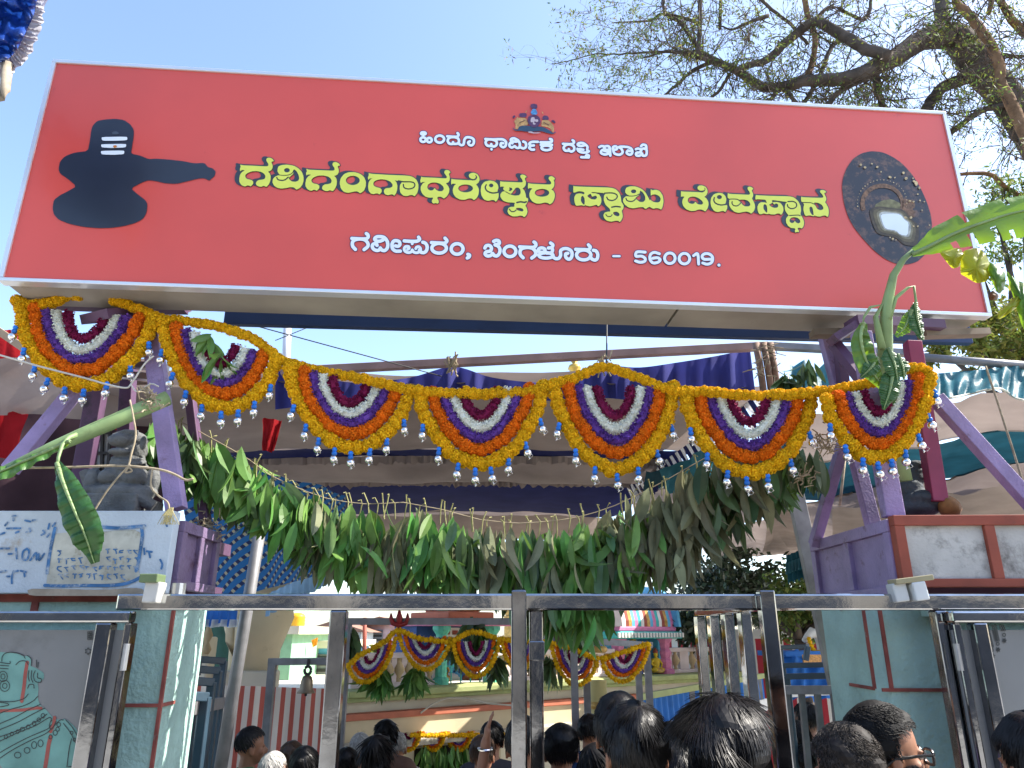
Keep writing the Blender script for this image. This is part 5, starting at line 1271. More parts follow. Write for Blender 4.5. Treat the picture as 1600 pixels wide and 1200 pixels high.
def fn(u, v):
    i = u * (len(ed) - 1); i0 = int(min(i, len(ed) - 2)); f_ = i - i0; e = ed[i0] * (1 - f_) + ed[i0 + 1] * f_; g = fr_[i0] * (1 - f_) + fr_[i0 + 1] * f_
    q_ = e * (1 - v) + g * v; return at(q_[0] + (2 * math.sin(u * 70) if v > .5 else 0), q_[1] + (2 * math.sin(u * 47) if v > .5 else 0), 2.62 + .02 * math.sin(u * 90 + v * 4))
mb.grid(fn, 70, 6); mb.build("fringe", M['grey_fringe'], th, smooth=True)
t_ = thing("wooden_post", "weathered post end holding the blue tarpaulin at the top left edge", "post", at(5, 135, 2.6))
mb = MB(); mb.tube([at(12, 100, 2.6), at(8, 140, 2.6), at(2, 152, 2.6), at(-14, 156, 2.6)], [.022, .02, .018, .016], 10); mb.build("post_end", mat('old_wood', (.3, .26, .2), rough=.8, var=.4, scale=20), t_, smooth=True)

# ------------------------------------------------------------------ stone statues
M['body_tmp'] = None
def remesh(mb, name, voxel, material, parent, smooth_it=2, loc=None):
    me = bpy.data.meshes.new("t"); me.from_pydata([tuple(p) for p in mb.v], [], mb.f); o = bpy.data.objects.new("t", me); COL.objects.link(o)
    r = o.modifiers.new("r", 'REMESH'); r.mode = 'VOXEL'; r.voxel_size = voxel
    s = o.modifiers.new("s", 'SMOOTH'); s.iterations = smooth_it; s.factor = .5
    dg = bpy.context.evaluated_depsgraph_get(); dg.update(); nm = bpy.data.meshes.new_from_object(o.evaluated_get(dg))
    bpy.data.objects.remove(o); bpy.data.meshes.remove(me)
    nm.name = name; nm.materials.clear()
    if material: nm.materials.append(material)
    nm.polygons.foreach_set('use_smooth', [True] * len(nm.polygons))
    if name == "_mesh": return nm
    ob = bpy.data.objects.new(name, nm); COL.objects.link(ob)
    if parent is not None:
        ob.parent = parent; ob.matrix_parent_inverse = Matrix.Translation(parent.location).inverted()
    return ob
YS = 3.62
sp_ = lambda x, y, d=0: at(x, y, YS + d)
k_ = pxm(740, YS)
th = thing("stone_statue", "grey stone guardian statue seated on the left pedestal behind the ropes", "statue", sp_(190, 795))
mb = MB()
for k_y, k_r in ((716, 25), (722, 27), (729, 30)): mb.tube([sp_(200 + k_r * math.cos(a), k_y + 3 * math.sin(a), -.07 * math.sin(a) - .01) for a in np.linspace(0, 6.283, 20)], 2.6 * k_, 6)
mb.ball(sp_(224, 692, -.05), (6 * k_, 5 * k_, 12 * k_), 2); mb.ball(sp_(188, 684, -.085), (4 * k_, 3 * k_, 3 * k_), 2); mb.ball(sp_(176, 690, -.09), (4 * k_, 4 * k_, 3 * k_), 2); mb.tube([sp_(176, 681, -.05), sp_(196, 674, -.06), sp_(216, 676, -.05)], 4 * k_, 6)
for x, y, d, rx, ry, rz in ((203,688,.0,28,22,15),(186,688,-.06,18,14,10),(186,706,-.055,17,13,6),(208,704,.01,22,20,20),(198,722,0,22,18,20),(194,748,0,38,24,26),(170,745,-.05,16,12,13),(214,745,-.05,16,12,13),(145,752,-.02,12,12,22),(238,752,-.02,12,12,22),(190,770,-.03,56,30,12),(148,768,-.06,22,16,10),(215,772,-.05,26,16,14)):
    mb.ball(sp_(x, y, d), (rx * k_, ry * k_, rz * k_), 3)
mb.tube([sp_(135, 736), sp_(140, 760), sp_(168, 764, -.05)], [11 * k_, 9 * k_, 8 * k_], 10); mb.tube([sp_(243, 736), sp_(240, 762), sp_(222, 766, -.05)], [11 * k_, 9 * k_, 8 * k_], 10)
mb.tube([sp_(126, 775, -.05), sp_(160, 768, -.09), sp_(205, 770, -.09), sp_(240, 792, -.05)], [9 * k_, 11 * k_, 11 * k_, 9 * k_], 10)
remesh(mb, "statue_body", .0052, M['stone'], th, 2)
mb = MB(); mb.box(sp_(180, 794, .02), (.34, .3, .10)); mb.build("plinth", M['stone'], th, bevel=.01)
YS = 3.6; k_ = pxm(770, YS)
th = thing("stone_statue", "dark stone seated statue on the right pedestal behind the garland", "statue", sp_(1440, 805))
mb = MB()
for x, y, d, rx, ry, rz in ((1432,795,0,36,34,14),(1445,780,-.03,34,28,14),(1458,782,-.06,18,18,11),(1422,765,0,20,20,22),(1428,745,0,15,16,18),(1430,728,0,14,15,9),(1430,738,0,17,16,4),(1429,750,0,18,17,4),(1470,790,-.03,14,16,8)):
    mb.ball(sp_(x, y, d), (rx * k_, ry * k_, rz * k_), 3)
remesh(mb, "statue_body", .008, mat('dark_stone', (.055, .065, .075), rough=.8, var=.3, scale=10, bump=.5, bscale=40), th, 2)
th = thing("broken_pot", "broken brown clay pot lying beside the dark stone statue", "pot", at(1483, 795, 3.5))
mb = MB(); mb.lathe(at(1483, 792, 3.5), [(.015, -.05), (.045, -.03), (.055, .0), (.045, .03), (.04, .028), (.045, 0), (.03, -.03)], 14, Matrix.Rotation(.9, 3, 'Y')); mb.build("pot_shell", mat('clay', (.22, .10, .03), rough=.7, var=.4, scale=20), th, smooth=True)
# ------------------------------------------------------------------ temple beyond the gate
M['cream'] = mat('cream_limewash', (.62, .52, .34), rough=.85, var=.12, scale=2, dirt=(.42, .34, .22), dscale=3, dcut=.62)
M['cream_lt'] = mat('pale_cream_wall', (.66, .60, .46), rough=.85, var=.12, scale=2, dirt=(.45, .4, .3), dscale=3, dcut=.64)
M['sage'] = mat('sage_green_trim', (.34, .38, .16), rough=.75, var=.15)
M['salmon'] = mat('salmon_band', (.52, .17, .10), rough=.75, var=.15, scale=5)
M['pinkwhite'] = mat('pinkish_white_balustrade', (.66, .56, .55), rough=.8, var=.1)
M['sand'] = mat('sand_baluster', (.50, .38, .22), rough=.8, var=.15)
M['turq'] = mat('turquoise_paint', (.05, .42, .40), rough=.6, var=.15)
M['mint'] = mat('mint_paint', (.12, .50, .36), rough=.6, var=.2, scale=20)
M['skyblue'] = mat('sky_blue_paint', (.12, .42, .66), rough=.6, var=.1)
M['deepblue'] = mat('deep_blue_niche', (.02, .07, .22), rough=.7, var=.25, scale=6)
M['pink'] = mat('pink_paint', (.62, .20, .36), rough=.6, var=.15, scale=14)
M['gold'] = mat('gold_paint', (.52, .32, .09), rough=.5, var=.35, scale=18, metal=.2)
M['white_p'] = mat('white_paint', (.72, .71, .68), rough=.7, var=.08)
M['skin'] = mat('brown_skin', (.27, .125, .07), rough=.55, var=.12, scale=8, spec=.4)
M['skin_dk'] = mat('dark_brown_skin', (.13, .06, .037), rough=.55, var=.12, scale=8, spec=.4)
Q1 = Vector((-2.09, 10.0, 0)); TD = Vector((.786, .618, 0)); TN = Vector((.618, -.786, 0))
def tw(a, z, off=0.0): return Q1 + TD * a + TN * off + Vector((0, 0, z))
def ta(px, py=1060):
    """distance along the temple wall seen at photo column px"""
    d = ray(px, py); A_ = np.array([[d.x, -TD.x], [d.y, -TD.y]]); r_ = np.linalg.solve(A_, np.array([Q1.x - CAM.x, Q1.y - CAM.y])); return r_[1]
def tz(px, py):
    a = ta(px, py); p = Q1 + TD * a; return at(px, py, p.y).z
def tbox(mb, a0, a1, z0, z1, o0, o1):
    P = [tw(a, z, o) for o in (o0, o1) for a, z in ((a0, z0), (a1, z0), (a1, z1), (a0, z1))]
    mb.add(P, [(0, 1, 2, 3), (7, 6, 5, 4), (0, 4, 5, 1), (1, 5, 6, 2), (2, 6, 7, 3), (3, 7, 4, 0)])
TR = ROT_T = Matrix.Rotation(math.atan2(TD.y, TD.x), 3, 'Z')
th = thing("temple", "low cream temple hall with sage cornice and salmon bands beyond the gate", "temple", tw(2, -1.75))
aL, aR = ta(536, 1085), ta(1200, 1055)
mb = MB(); tbox(mb, aL, aR, -1.75, 1.16, -6, 0); mb.build("hall_wall", M['cream_lt'], th)
mb = MB(); tbox(mb, aL - .02, aR, 1.13, 1.19, -.3, .16); tbox(mb, aL - .05, aR, 1.19, 1.27, -.4, .26); mb.build("cornice", M['sage'], th, bevel=.015)
mb = MB(); tbox(mb, ta(488, 1115), aR, .92, 1.0, -.2, .14); mb.build("salmon_band", M['salmon'], th, bevel=.01)
mb = MB(); tbox(mb, ta(488, 1115) + .02, aL, -1.75, .92, -4, .1); tbox(mb, aL, aR, .68, .92, -.2, .1); mb.build("lower_wall", M['cream'], th)
mb = MB(); tbox(mb, ta(480, 1130), aR, .60, .68, -.2, .34); mb.build("rain_ledge", mat('stained_ledge', (.5, .47, .38), rough=.9, var=.2, dirt=(.12, .12, .11), dscale=5, dcut=.5), th, bevel=.01)
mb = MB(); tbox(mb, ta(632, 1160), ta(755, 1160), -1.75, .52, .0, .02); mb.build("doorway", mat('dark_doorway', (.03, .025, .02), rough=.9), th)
for px in (622, 758):
    mb = MB(); a = ta(px, 1160); tbox(mb, a - .13, a + .13, -1.75, .58, .0, .2); mb.build("door_pier", M['cream'], th, bevel=.01)
mb = MB(); p = [(tw(ta(x), 1.0 + .0 + z, .15)) for x, z in ((650, -.04), (668, .06), (690, .12), (720, .10), (752, .02), (790, -.03))]; mb.tube(p, .012, 5); mb.build("loose_cable", M['wire_white'], th)

def balustrade(lab, x0, x1, y0, y1, ncol, off=-.15):
    th = thing("balustrade", lab, "balustrade", tw(ta(x0), 1.27, off)); a0, a1 = ta(x0, y1), ta(x1, y1); zt = 1.27 + (a1 * 0 + .36)
    mb = MB(); tbox(mb, a0, a1, 1.27, 1.33, off - .12, off); tbox(mb, a0, a1, zt, zt + .07, off - .14, off + .02)
    n = int((a1 - a0) / .055)
    mb.build("rails", M['pinkwhite'], th, bevel=.008)
    for k in range(ncol):
        a = a0 + (k + .5) * (a1 - a0) / ncol; mb = MB()
        mb.lathe(tw(a, 1.33, off - .06), [(.05, 0), (.03, .03), (.035, .06), (.09, .15), (.035, .25), (.03, .28), (.05, .30)], 10); mb.build("baluster", M['sand'], th, smooth=True)
    for k in range(ncol + 1):
        a = a0 + k * (a1 - a0) / ncol; w = (a1 - a0) / ncol * .26; mb = MB(); tbox(mb, a - w, a + w, 1.33, zt, off - .10, off - .04); mb.build("pierced_panel", M['pinkwhite'], th)
balustrade("pinkish white balustrade with vase openings on the temple roof behind the left swags", 556, 690, 1040, 1075, 8)
balustrade("pinkish white balustrade with vase openings between the two painted shrines", 785, 972, 1030, 1070, 9)
balustrade("pinkish white balustrade with vase openings right of the barrel roofed shrine", 1058, 1225, 1025, 1062, 7)

def figure(nm, lab, p, h, robe, skin, crown, yaw=0.0, up=None):
    """small painted seated figure"""
    t_ = thing(nm, lab, "figurine", p); R_ = Matrix.Rotation(yaw, 3, 'Z'); mb = MB()
    L = lambda x, y, z: p + R_ @ Vector((x * h, y * h, z * h))
    mb.ball(L(0, 0, .10), (.34 * h, .22 * h, .10 * h), 2); mb.ball(L(.2, -.08, .12), (.18 * h, .12 * h, .09 * h), 2); mb.ball(L(-.2, -.08, .12), (.18 * h, .12 * h, .09 * h), 2)
    mb.ball(L(0, 0, .36), (.17 * h, .12 * h, .22 * h), 2); mb.ball(L(0, 0, .50), (.22 * h, .11 * h, .09 * h), 2)
    for s in (-1, 1): mb.tube([L(.2 * s, 0, .5), L(.30 * s, -.05, .34), L(.16 * s, -.16, .26)], [.06 * h, .05 * h, .04 * h], 6)
    mb.tube([L(0, 0, .5), L(0, 0, .66)], .055 * h, 6); mb.ball(L(0, -.01, .72), (.10 * h, .11 * h, .12 * h), 2)
    remesh(mb, "figure_body", h * .03, skin, t_, 1)
    mb = MB(); mb.lathe(L(0, 0, .78), [(.11 * h, 0), (.12 * h, .03 * h), (.09 * h, .1 * h), (.06 * h, .17 * h), (.01 * h, .22 * h)], 10); mb.build("crown", crown, t_, smooth=True)
    mb = MB(); mb.lathe(L(0, 0, .0), [(.33 * h, .0), (.36 * h, .05 * h), (.30 * h, .15 * h), (.15 * h, .2 * h)], 12, None, 1, .7); mb.build("robe", robe, t_, smooth=True)
    return t_

# left niche shrine on the roof
th = thing("roof_shrine", "turquoise columned niche shrine with a deep blue back on the temple roof", "shrine", tw(ta(735), 1.27, -.2))
a0, a1 = ta(692, 1068), ta(792, 1068); zt = tz(735, 978)
mb = MB(); tbox(mb, a0, a1, 1.27, zt, -1.4, -.75); mb.build("niche_wall", M['deepblue'], th)
for px in (699, 779):
    a = ta(px, 1068); mb = MB(); mb.lathe(tw(a, 1.27, -.18), [(.12, 0), (.12, .08), (.085, .1), (.085, .3), (.095, .33), (.08, .36), (.08, zt - 1.27 - .12), (.13, zt - 1.27 - .05), (.13, zt - 1.27)], 10); mb.build("column", M['mint'], th, smooth=False)
mb = MB(); tbox(mb, a0 - .1, a1 + .1, zt, zt + .1, -1.4, 0); mb.build("eave", M['pink'], th, bevel=.02)
mb = MB(); tbox(mb, a0 + .15, a1 - .15, zt + .1, zt + .20, -1.2, -.12); tbox(mb, a0 + .35, a1 - .35, zt + .20, zt + .30, -1.1, -.2); mb.build("stepped_roof", M['salmon'], th, bevel=.02)
mb = MB(); tbox(mb, a0 + .5, a1 - .5, zt + .30, zt + .40, -1.0, -.3); mb.build("roof_cap", M['turq'], th, bevel=.03)
mb = MB(); tbox(mb, ta(723, 1000), ta(752, 1000), zt - .16, zt - .02, -.6, -.56); mb.build("name_plate", M['white_p'], th)
mb = MB(); ac = (a0 + a1) / 2
for s in (-1, 0, 1): tbox(mb, ac + s * .14 - .05, ac + s * .14 + .05, zt - .12, zt - .06, -.56, -.555)
mb.build("plate_marks", M['redbrown'], th)
mb = MB()
for k in range(7): tbox(mb, a0 + .15 + k * .17, a0 + .165 + k * .17, 1.27, 1.50, -.30, -.285)
tbox(mb, a0 + .12, a1 - .12, 1.49, 1.51, -.30, -.285); mb.build("grille", M['turq'], th)
figure("deity_figurine", "small seated golden figure in the deep blue roof niche, on the left", tw(ta(716), 1.29, -.45), .42, M['gold'], M['gold'], M['gold'], .6)
figure("deity_figurine", "small seated pale figure in the middle of the deep blue roof niche", tw(ta(737), 1.29, -.6), .52, M['white_p'], M['skyblue'], M['gold'], .6)
figure("deity_figurine", "small seated salmon figure in the deep blue roof niche, on the right", tw(ta(766), 1.29, -.45), .42, M['salmon'], M['salmon'], M['gold'], .6)

# barrel-roofed shrine
th = thing("roof_shrine", "colourful shrine with a striped barrel roof and pink pillars on the temple roof", "shrine", tw(ta(1015), 1.27, -.3))
a0, a1 = ta(976, 1060), ta(1062, 1060); ze = tz(1015, 998); zr = tz(1015, 965)
mb = MB(); tbox(mb, a0 + .35, a1 - .15, 1.27, ze, -1.3, -.7); mb.build("back_wall_panel", M['skyblue'], th)
mb = MB(); tbox(mb, a1 - .28, a1 - .2, 1.27, ze, -.9, -.2); mb.build("side_wall_panel", M['skyblue'], th)
for px in (981, 1054):
    a = ta(px, 1060); mb = MB(); mb.lathe(tw(a, 1.27, -.2), [(.17, 0), (.17, .06), (.11, .09), (.13, .2), (.10, .26), (.13, .36), (.10, .42), (.12, .55), (.10, ze - 1.27 - .1), (.17, ze - 1.27)], 8); mb.build("pillar_shaft", M['pink'], th)
mb = MB(); tbox(mb, a0 - .14, a1 + .14, ze, ze + .12, -1.5, .02); mb.build("eave", M['turq'], th, bevel=.02)
mb = MB()
for k in range(22): a = a0 - .12 + k * (a1 - a0 + .24) / 21; tbox(mb, a - .02, a + .02, ze + .02, ze + .10, .02, .05)
mb.build("dentils", M['white_p'], th)
mb = MB(); tbox(mb, a0 - .05, a1 + .05, ze + .12, ze + .2, -1.4, -.04); mb.build("pink_course", M['pink'], th, bevel=.02)
stm = [M['turq'], M['white_p'], M['redbrown'], M['gold'], M['skyblue'], M['pink']]
nS = 18; ww = (a1 - a0) / nS; zb = ze + .2; H = zr - ze + .02
for mi in range(6):
    mb = MB()
    for k in range(mi, nS, 6):
        ring = []
        for j in range(9):
            t = math.pi * j / 8; ring.append((-.72 + .66 * math.cos(t), zb + .10 + (H + .12) * math.sin(t)))
        ring = [(-.06, zb)] + ring + [(-1.38, zb)]
        A = [tw(a0 + k * ww, z, o) for o, z in ring]; B = [tw(a0 + (k + 1) * ww - .002, z, o) for o, z in ring]; n = len(A)
        mb.add(A + B, [tuple(range(n)), tuple(range(2 * n - 1, n - 1, -1))] + [(i, i + n, (i + 1) % n + n, (i + 1) % n) for i in range(n)])
    mb.build("barrel_stripe", stm[mi], th)
for s, a in ((0, a0 - .06), (1, a1 + .0)):
    mb = MB(); ring = [(-.72 + .78 * math.cos(math.pi * j / 12), zb + (H + .36) * math.sin(math.pi * j / 12) ** .8) for j in range(13)]
    A = [tw(a, z, o) for o, z in ring]; mb.prism(A, TD * .07); mb.build("gable", M['pinkwhite'] if s == 0 else M['skyblue'], th)
mb = MB(); tbox(mb, a0, a1, zr + .30, zr + .38, -.8, -.64); mb.ball(tw((a0 + a1) / 2, zr + .38, -.35), (.16, .12, .12), 2); mb.build("ridge", M['turq'], th)
figure("deity_figurine", "small standing yellow figure inside the barrel roofed shrine", tw(ta(1022), 1.29, -.45), .62, M['gold'], M['gold'], M['gold'], .6)
figure("deity_figurine", "small seated yellow figure in front of the green leaf of the barrel roofed shrine", tw(ta(1040), 1.29, -.2), .42, M['gold'], mat('bright_yellow', (.65, .45, .03), rough=.6), M['redbrown'], .6)
figure("deity_figurine", "small dark figure at the foot of the left pink pillar of the barrel roofed shrine", tw(ta(1000), 1.29, -.1), .40, M['deepblue'], M['skin_dk'], M['gold'], .6)

# gilded tower, flagstaff
th = thing("gilded_tower", "gold painted carved tower panel left of the barrel roofed shrine", "tower", tw(ta(955), 1.27, -1.6))
a0, a1 = ta(935, 1010), ta(972, 1010)
mb = MB()
for k in range(9):
    z = 1.27 + k * .2; ins = .02 * (k % 2) + k * .012; tbox(mb, a0 + ins, a1 - ins + .3, z, z + .198, -2.6, -1.5 - (.06 if k % 2 else 0))
mb.build("tiers", M['gold'], th, bevel=.01)
for k in range(3):
    mb = MB(); c = tw((a0 + a1) / 2, 1.75 + k * .5, -1.45); mb.ball(c, (.09, .06, .1), 2); mb.ball(c + Vector((0, 0, .13)), .05, 2); mb.ball(c + Vector((0, 0, -.07)), (.14, .07, .05), 2); mb.build("relief_figure", M['gold'], th, smooth=True)
t_ = thing("flagstaff", "pale yellow round ceremonial column between the two rear swags", "column", at(936, 1140, 8.4))
zt = at(936, 955, 8.4).z; p = at(936, 1100, 8.4); mb = MB(); mb.lathe((p.x, p.y, -.9), [(.13, 0), (.13, .1), (.09, .14), (.088, zt + .2)], 16); mb.build("shaft", mat('pale_yellow_paint', (.62, .50, .20), rough=.6, var=.1), t_, smooth=True)
mb = MB(); 
for z in (1.2, 1.75): mb.lathe((p.x, p.y, z), [(.088, 0), (.11, .02), (.11, .05), (.088, .07)], 16)
mb.build("ring", M['gold'], t_, smooth=True)

# striped boundary wall and stage at right
M['stripe'] = None
def stripe_mat(nm, c1, c2, ax, k, transl=0, duty=.5):
    m, nt, b, out = _new(nm); N, L = nt.nodes, nt.links
    tc = N.new("ShaderNodeTexCoord"); sp = N.new("ShaderNodeSeparateXYZ"); L.new(tc.outputs["Object"], sp.inputs[0])
    d1 = N.new("ShaderNodeVectorMath"); d1.operation = 'DOT_PRODUCT'; d1.inputs[1].default_value = tuple(Vector(ax) * k); L.new(tc.outputs["Object"], d1.inputs[0])
    f1 = N.new("ShaderNodeMath"); f1.operation = 'FRACT'; L.new(d1.outputs["Value"], f1.inputs[0])
    f2 = N.new("ShaderNodeMath"); f2.operation = 'LESS_THAN'; f2.inputs[1].default_value = duty; L.new(f1.outputs[0], f2.inputs[0])
    mx = N.new("ShaderNodeMix"); mx.data_type = 'RGBA'; mx.inputs[6].default_value = (*c1, 1); mx.inputs[7].default_value = (*c2, 1); L.new(f2.outputs[0], mx.inputs[0])
    L.new(mx.outputs[2], b.inputs["Base Color"]); b.inputs["Roughness"].default_value = .8
    if transl:
        t = N.new("ShaderNodeBsdfTranslucent"); L.new(mx.outputs[2], t.inputs["Color"]); ms = N.new("ShaderNodeMixShader"); ms.inputs[0].default_value = transl
        L.new(b.outputs[0], ms.inputs[1]); L.new(t.outputs[0], ms.inputs[2]); L.new(ms.outputs[0], out.inputs["Surface"])
    return m
mst = stripe_mat('red_white_wall_stripes', (.74, .73, .70), (.42, .03, .05), (.95, .3, 0), 6.2)
th = thing("boundary_wall", "red and white striped boundary wall with a white coping behind the stage", "wall", at(1250, 1010, 15))
wl, wr_ = at(1040, 1020, 16), at(1420, 1020, 13.5)
def wbox(mb, z0, z1, t):
    d = (wr_ - wl); d.z = 0; n_ = Vector((d.y, -d.x, 0)).normalized() * t; P = []
    for o in (n_, -n_):
        for b_, z in ((wl, z0), (wr_, z0), (wr_, z1), (wl, z1)): P.append(Vector((b_.x, b_.y, z)) + o)
    mb.add(P, [(0, 1, 2, 3), (7, 6, 5, 4), (0, 4, 5, 1), (1, 5, 6, 2), (2, 6, 7, 3), (3, 7, 4, 0)])
mb = MB(); wbox(mb, -1.75, 1.85, .09); mb.build("striped_face", mst, th)
mb = MB(); wbox(mb, 1.85, 2.02, .15); mb.build("coping", M['white_p'], th)

M['bluesheet'] = mat('blue_pleated_sheet', (.03, .17, .52), rough=.7, var=.25, scale=5, transl=.2)
th = thing("stage", "long stage railing skirted with blue pleated cloth under a pale green bar", "stage", at(1090, 1090, 8.5))
a, b = at(1000, 1092, 8.0), at(1192, 1058, 10.6)
pleats("blue_skirt", a, b, .28, M['bluesheet'], th, .03, 26); mb = MB(); mb.bar(a + Vector((0, -.03, .02)), b + Vector((0, -.03, .02)), .05, .06); mb.build("green_bar", M['sage'], th)
mb = MB(); mb.bar(a + Vector((0, -.03, -.33)), b + Vector((0, -.03, -.33)), .05, .14); mb.build("white_bar", M['white_p'], th)
for t in (.05, .35, .65, .95): mb = MB(); q_ = a.lerp(b, t); mb.box((q_.x, q_.y, (q_.z - 1.7) / 2), (.06, .06, q_.z + 1.7)); mb.build("leg", M['galv'], th)
th = thing("stage", "blue draped table behind the right queue railing under the white animal figure", "stage", at(1270, 1050, 8))
sheet("blue_drape", [at(1205, 1020, 8.0), at(1345, 1020, 8.4), at(1340, 1092, 8.0), at(1205, 1092, 7.6)], M['bluesheet'], 40, 10, 0, .04, 9, th)
mb = MB(); mb.bar(at(1205, 1021, 8.2), at(1345, 1019, 8.5), .5, .05); mb.build("table_top", M['bluesheet'], th)
mb = MB(); mb.bar(at(1255, 1032, 7.8), at(1283, 1032, 7.85), .02, .11); mb.build("orange_plaque", mat('orange_plaque', (.55, .27, .08), rough=.6, var=.4, scale=60), th)
mb = MB(); mb.bar(at(1205, 1085, 7.5), at(1330, 1078, 7.5), .1, .06); mb.build("white_ledge", M['white_p'], th)
t_ = thing("animal_figure", "white sculpted horse head figure with a yellow garland on the blue table", "statue", at(1275, 1015, 8.2)); mb = MB()
pA = lambda x, y, d=0: at(x, y, 8.2 + d); kk = pxm(1000, 8.2)
mb.tube([pA(1292, 1022), pA(1286, 1005), pA(1278, 992), pA(1270, 988)], [14 * kk, 11 * kk, 8 * kk, 7 * kk], 10); mb.tube([pA(1272, 985), pA(1262, 995), pA(1256, 1003)], [8 * kk, 6 * kk, 4.5 * kk], 10)
for s in (-.06, .06): mb.tube([pA(1276, 984, s), pA(1279, 975, s * 1.4)], [3 * kk, 1 * kk], 6)
mb.ball(pA(1296, 1020, .1), (18 * kk, .16, 12 * kk), 2)
remesh(mb, "figure_body", .012, M['white_p'], t_, 1)
FINE = False
marigolds(np.array([pA(x, y, -.08)[:] for x, y in catmull([(1264, 998), (1268, 1012), (1278, 1020), (1290, 1018)], 4)]), .03, M['marigold_y'], "garland", t_)

# ------------------------------------------------------------------ inner steel frames, rear swags, bell, trident
th = thing("inner_arch", "inner steel pipe frame carrying the small rear swags", "frame", at(700, 1100, 6.6))
F1, F2 = at(536, 971, 6.5), at(812, 971, 6.5)
mb = MB(); mb.bar(F1, F2, .05, .055); mb.build("top_bar", M['galv'], th)
mb = MB(); mb.bar(at(820, 995, 6.5), at(1018, 1008, 6.9), .05, .05); mb.build("side_bar", M['galv'], th)
for px, Y_ in ((540, 6.5), (897, 6.3), (916, 6.7), (1012, 6.9), (997, 7.4)):
    p = at(px, 1040, Y_); zt_ = at(px, 975 if px < 600 else 1010, Y_).z; mb = MB(); mb.box((p.x, p.y, (zt_ + ground_z(Y_)) / 2), (.055, .055, zt_ - ground_z(Y_))); mb.build("post", M['galv'], th)
RL = ["small rear swag at the left end hanging from the trident post", "small rear swag under the trident bar, second from the left", "small rear swag in front of the deep blue roof niche", "small rear swag just left of the central gate post", "small rear swag just right of the central gate post", "small rear swag in front of the pink shrine pillar"]
SWR = [(545,1042,618,998,42),(624,990,703,998,52),(708,1004,780,1000,55),(784,1000,838,1006,45),(862,1008,933,1028,52),(940,1028,1014,1008,46)]
for i, (a, b_, c, d, D) in enumerate(SWR): swag(i, a, b_, c, d, D, 6.4, 6.4, (), .40, 0, "small swags on the inner frame", RL)
t_ = thing("marigold_rope", "thin yellow marigold rope along the inner frame and the small rear swags", "garland", at(780, 1000, 6.38))
marigolds(np.array([at(x, y, 6.38)[:] for x, y in catmull([(545,1040),(565,1022),(600,1003),(622,985),(650,996),(690,1002),(705,1003),(740,987),(780,998),(830,1002),(862,1004),(895,1014),(935,1029),(970,1020),(1012,1006)], 5)]), .027, M['marigold_y'], "rope", t_)
for px, py, n, lab in ((598,1048,60,"leafy green hanging behind the left rear swags"),(650,1045,50,"leafy green hanging behind the second rear swag"),(752,990,60,"leaf spray over the middle rear swag"),(715,1003,30,"leaf tuft beside the deep blue roof niche"),(545,985,40,"banana like leaves at the left post of the inner frame"),(905,985,26,"leaves hanging beside the pale yellow column"),(742,968,34,"fresh leaf spray at the top of the inner frame"),(860,1030,24,"leaf tuft right of the central gate post"),(775,1030,20,"leaf tuft beside the right mint column")):
    sprig(px, py, 6.55, n, .24, .9, 'leaf_fresh' if n > 45 else 'leaf', lab=lab)
RL3 = ["tiny swag at the left of the temple doorway", "tiny swag left of the middle of the temple doorway", "tiny swag right of the middle of the temple doorway", "tiny swag at the right of the temple doorway"]
for i, (a, c) in enumerate(((620,657),(657,695),(697,737),(738,770))): swag(i, a, 1146, c, 1146, 26, tw(ta((a + c) / 2), 0, .4).y, tw(ta((a + c) / 2), 0, .4).y, (), .34, 0, "tiny swags over the temple doorway", RL3)
t_ = thing("marigold_rope", "yellow marigold rope along the top of the temple doorway", "garland", tw(ta(690), .55, .4))
marigolds(np.array([tw(ta(x, 1144), tz(x, 1144) + .0, .4)[:] for x in range(618, 776, 6)]), .035, M['marigold_y'], "rope", t_)
t_ = thing("leaf_toran", "row of hanging leaves under the tiny swags of the temple doorway", "leaf garland", tw(ta(700), .4, .3)); mb = MB(); mb.keep = True
for k in range(220):
    px = RNG.uniform(645, 755); an = RNG.uniform(0, 6.28); leaf(mb, tw(ta(px), tz(px, 1160) - RNG.uniform(0, .3), .28 + RNG.uniform(-.05, .05)), rnd_dir(.25), (math.cos(an), math.sin(an), 0), .22, .06, .1, .3, 4)
mb.build("leaf_bunch", M['leaf_fresh'], t_)
FINE = True
t_ = thing("trident", "dark red trident standing on the inner frame", "trident", at(624, 985, 6.45)); mb = MB(); q_ = lambda x, y: at(x, y, 6.45)
mb.tube([q_(624, 1000), q_(624, 955)], [.02, .016], 8); mb.tube([q_(611, 958), q_(611, 966), q_(614, 974), q_(624, 977), q_(634, 974), q_(637, 966), q_(637, 958)], [.006, .018, .02, .022, .02, .018, .006], 8); mb.tube([q_(624, 978), q_(624, 965), q_(624, 951)], [.018, .03, .003], 8); mb.build("trident_head", mat('dark_red_paint', (.25, .02, .02), rough=.45), t_, smooth=True)
th = thing("bell_frame", "grey pipe frame from which the brass bell hangs", "frame", at(420, 1200, 6.0)); p = at(424, 1060, 6.0); zt_ = at(424, 1033, 6.0).z
mb = MB(); mb.bar(at(420, 1034, 6.0), at(530, 1033, 6.0), .05, .05); mb.build("cross_bar", M['galv'], th)
mb = MB(); mb.bar(at(426, 1035, 6.0), at(408, 1240, 6.0), .055, .055); mb.build("post", M['galv'], th)
th = thing("temple_bell", "bronze temple bell hanging from the grey pipe frame", "bell", at(479, 1080, 5.95)); c = at(478, 1083, 5.95); kk = pxm(1070, 5.95)
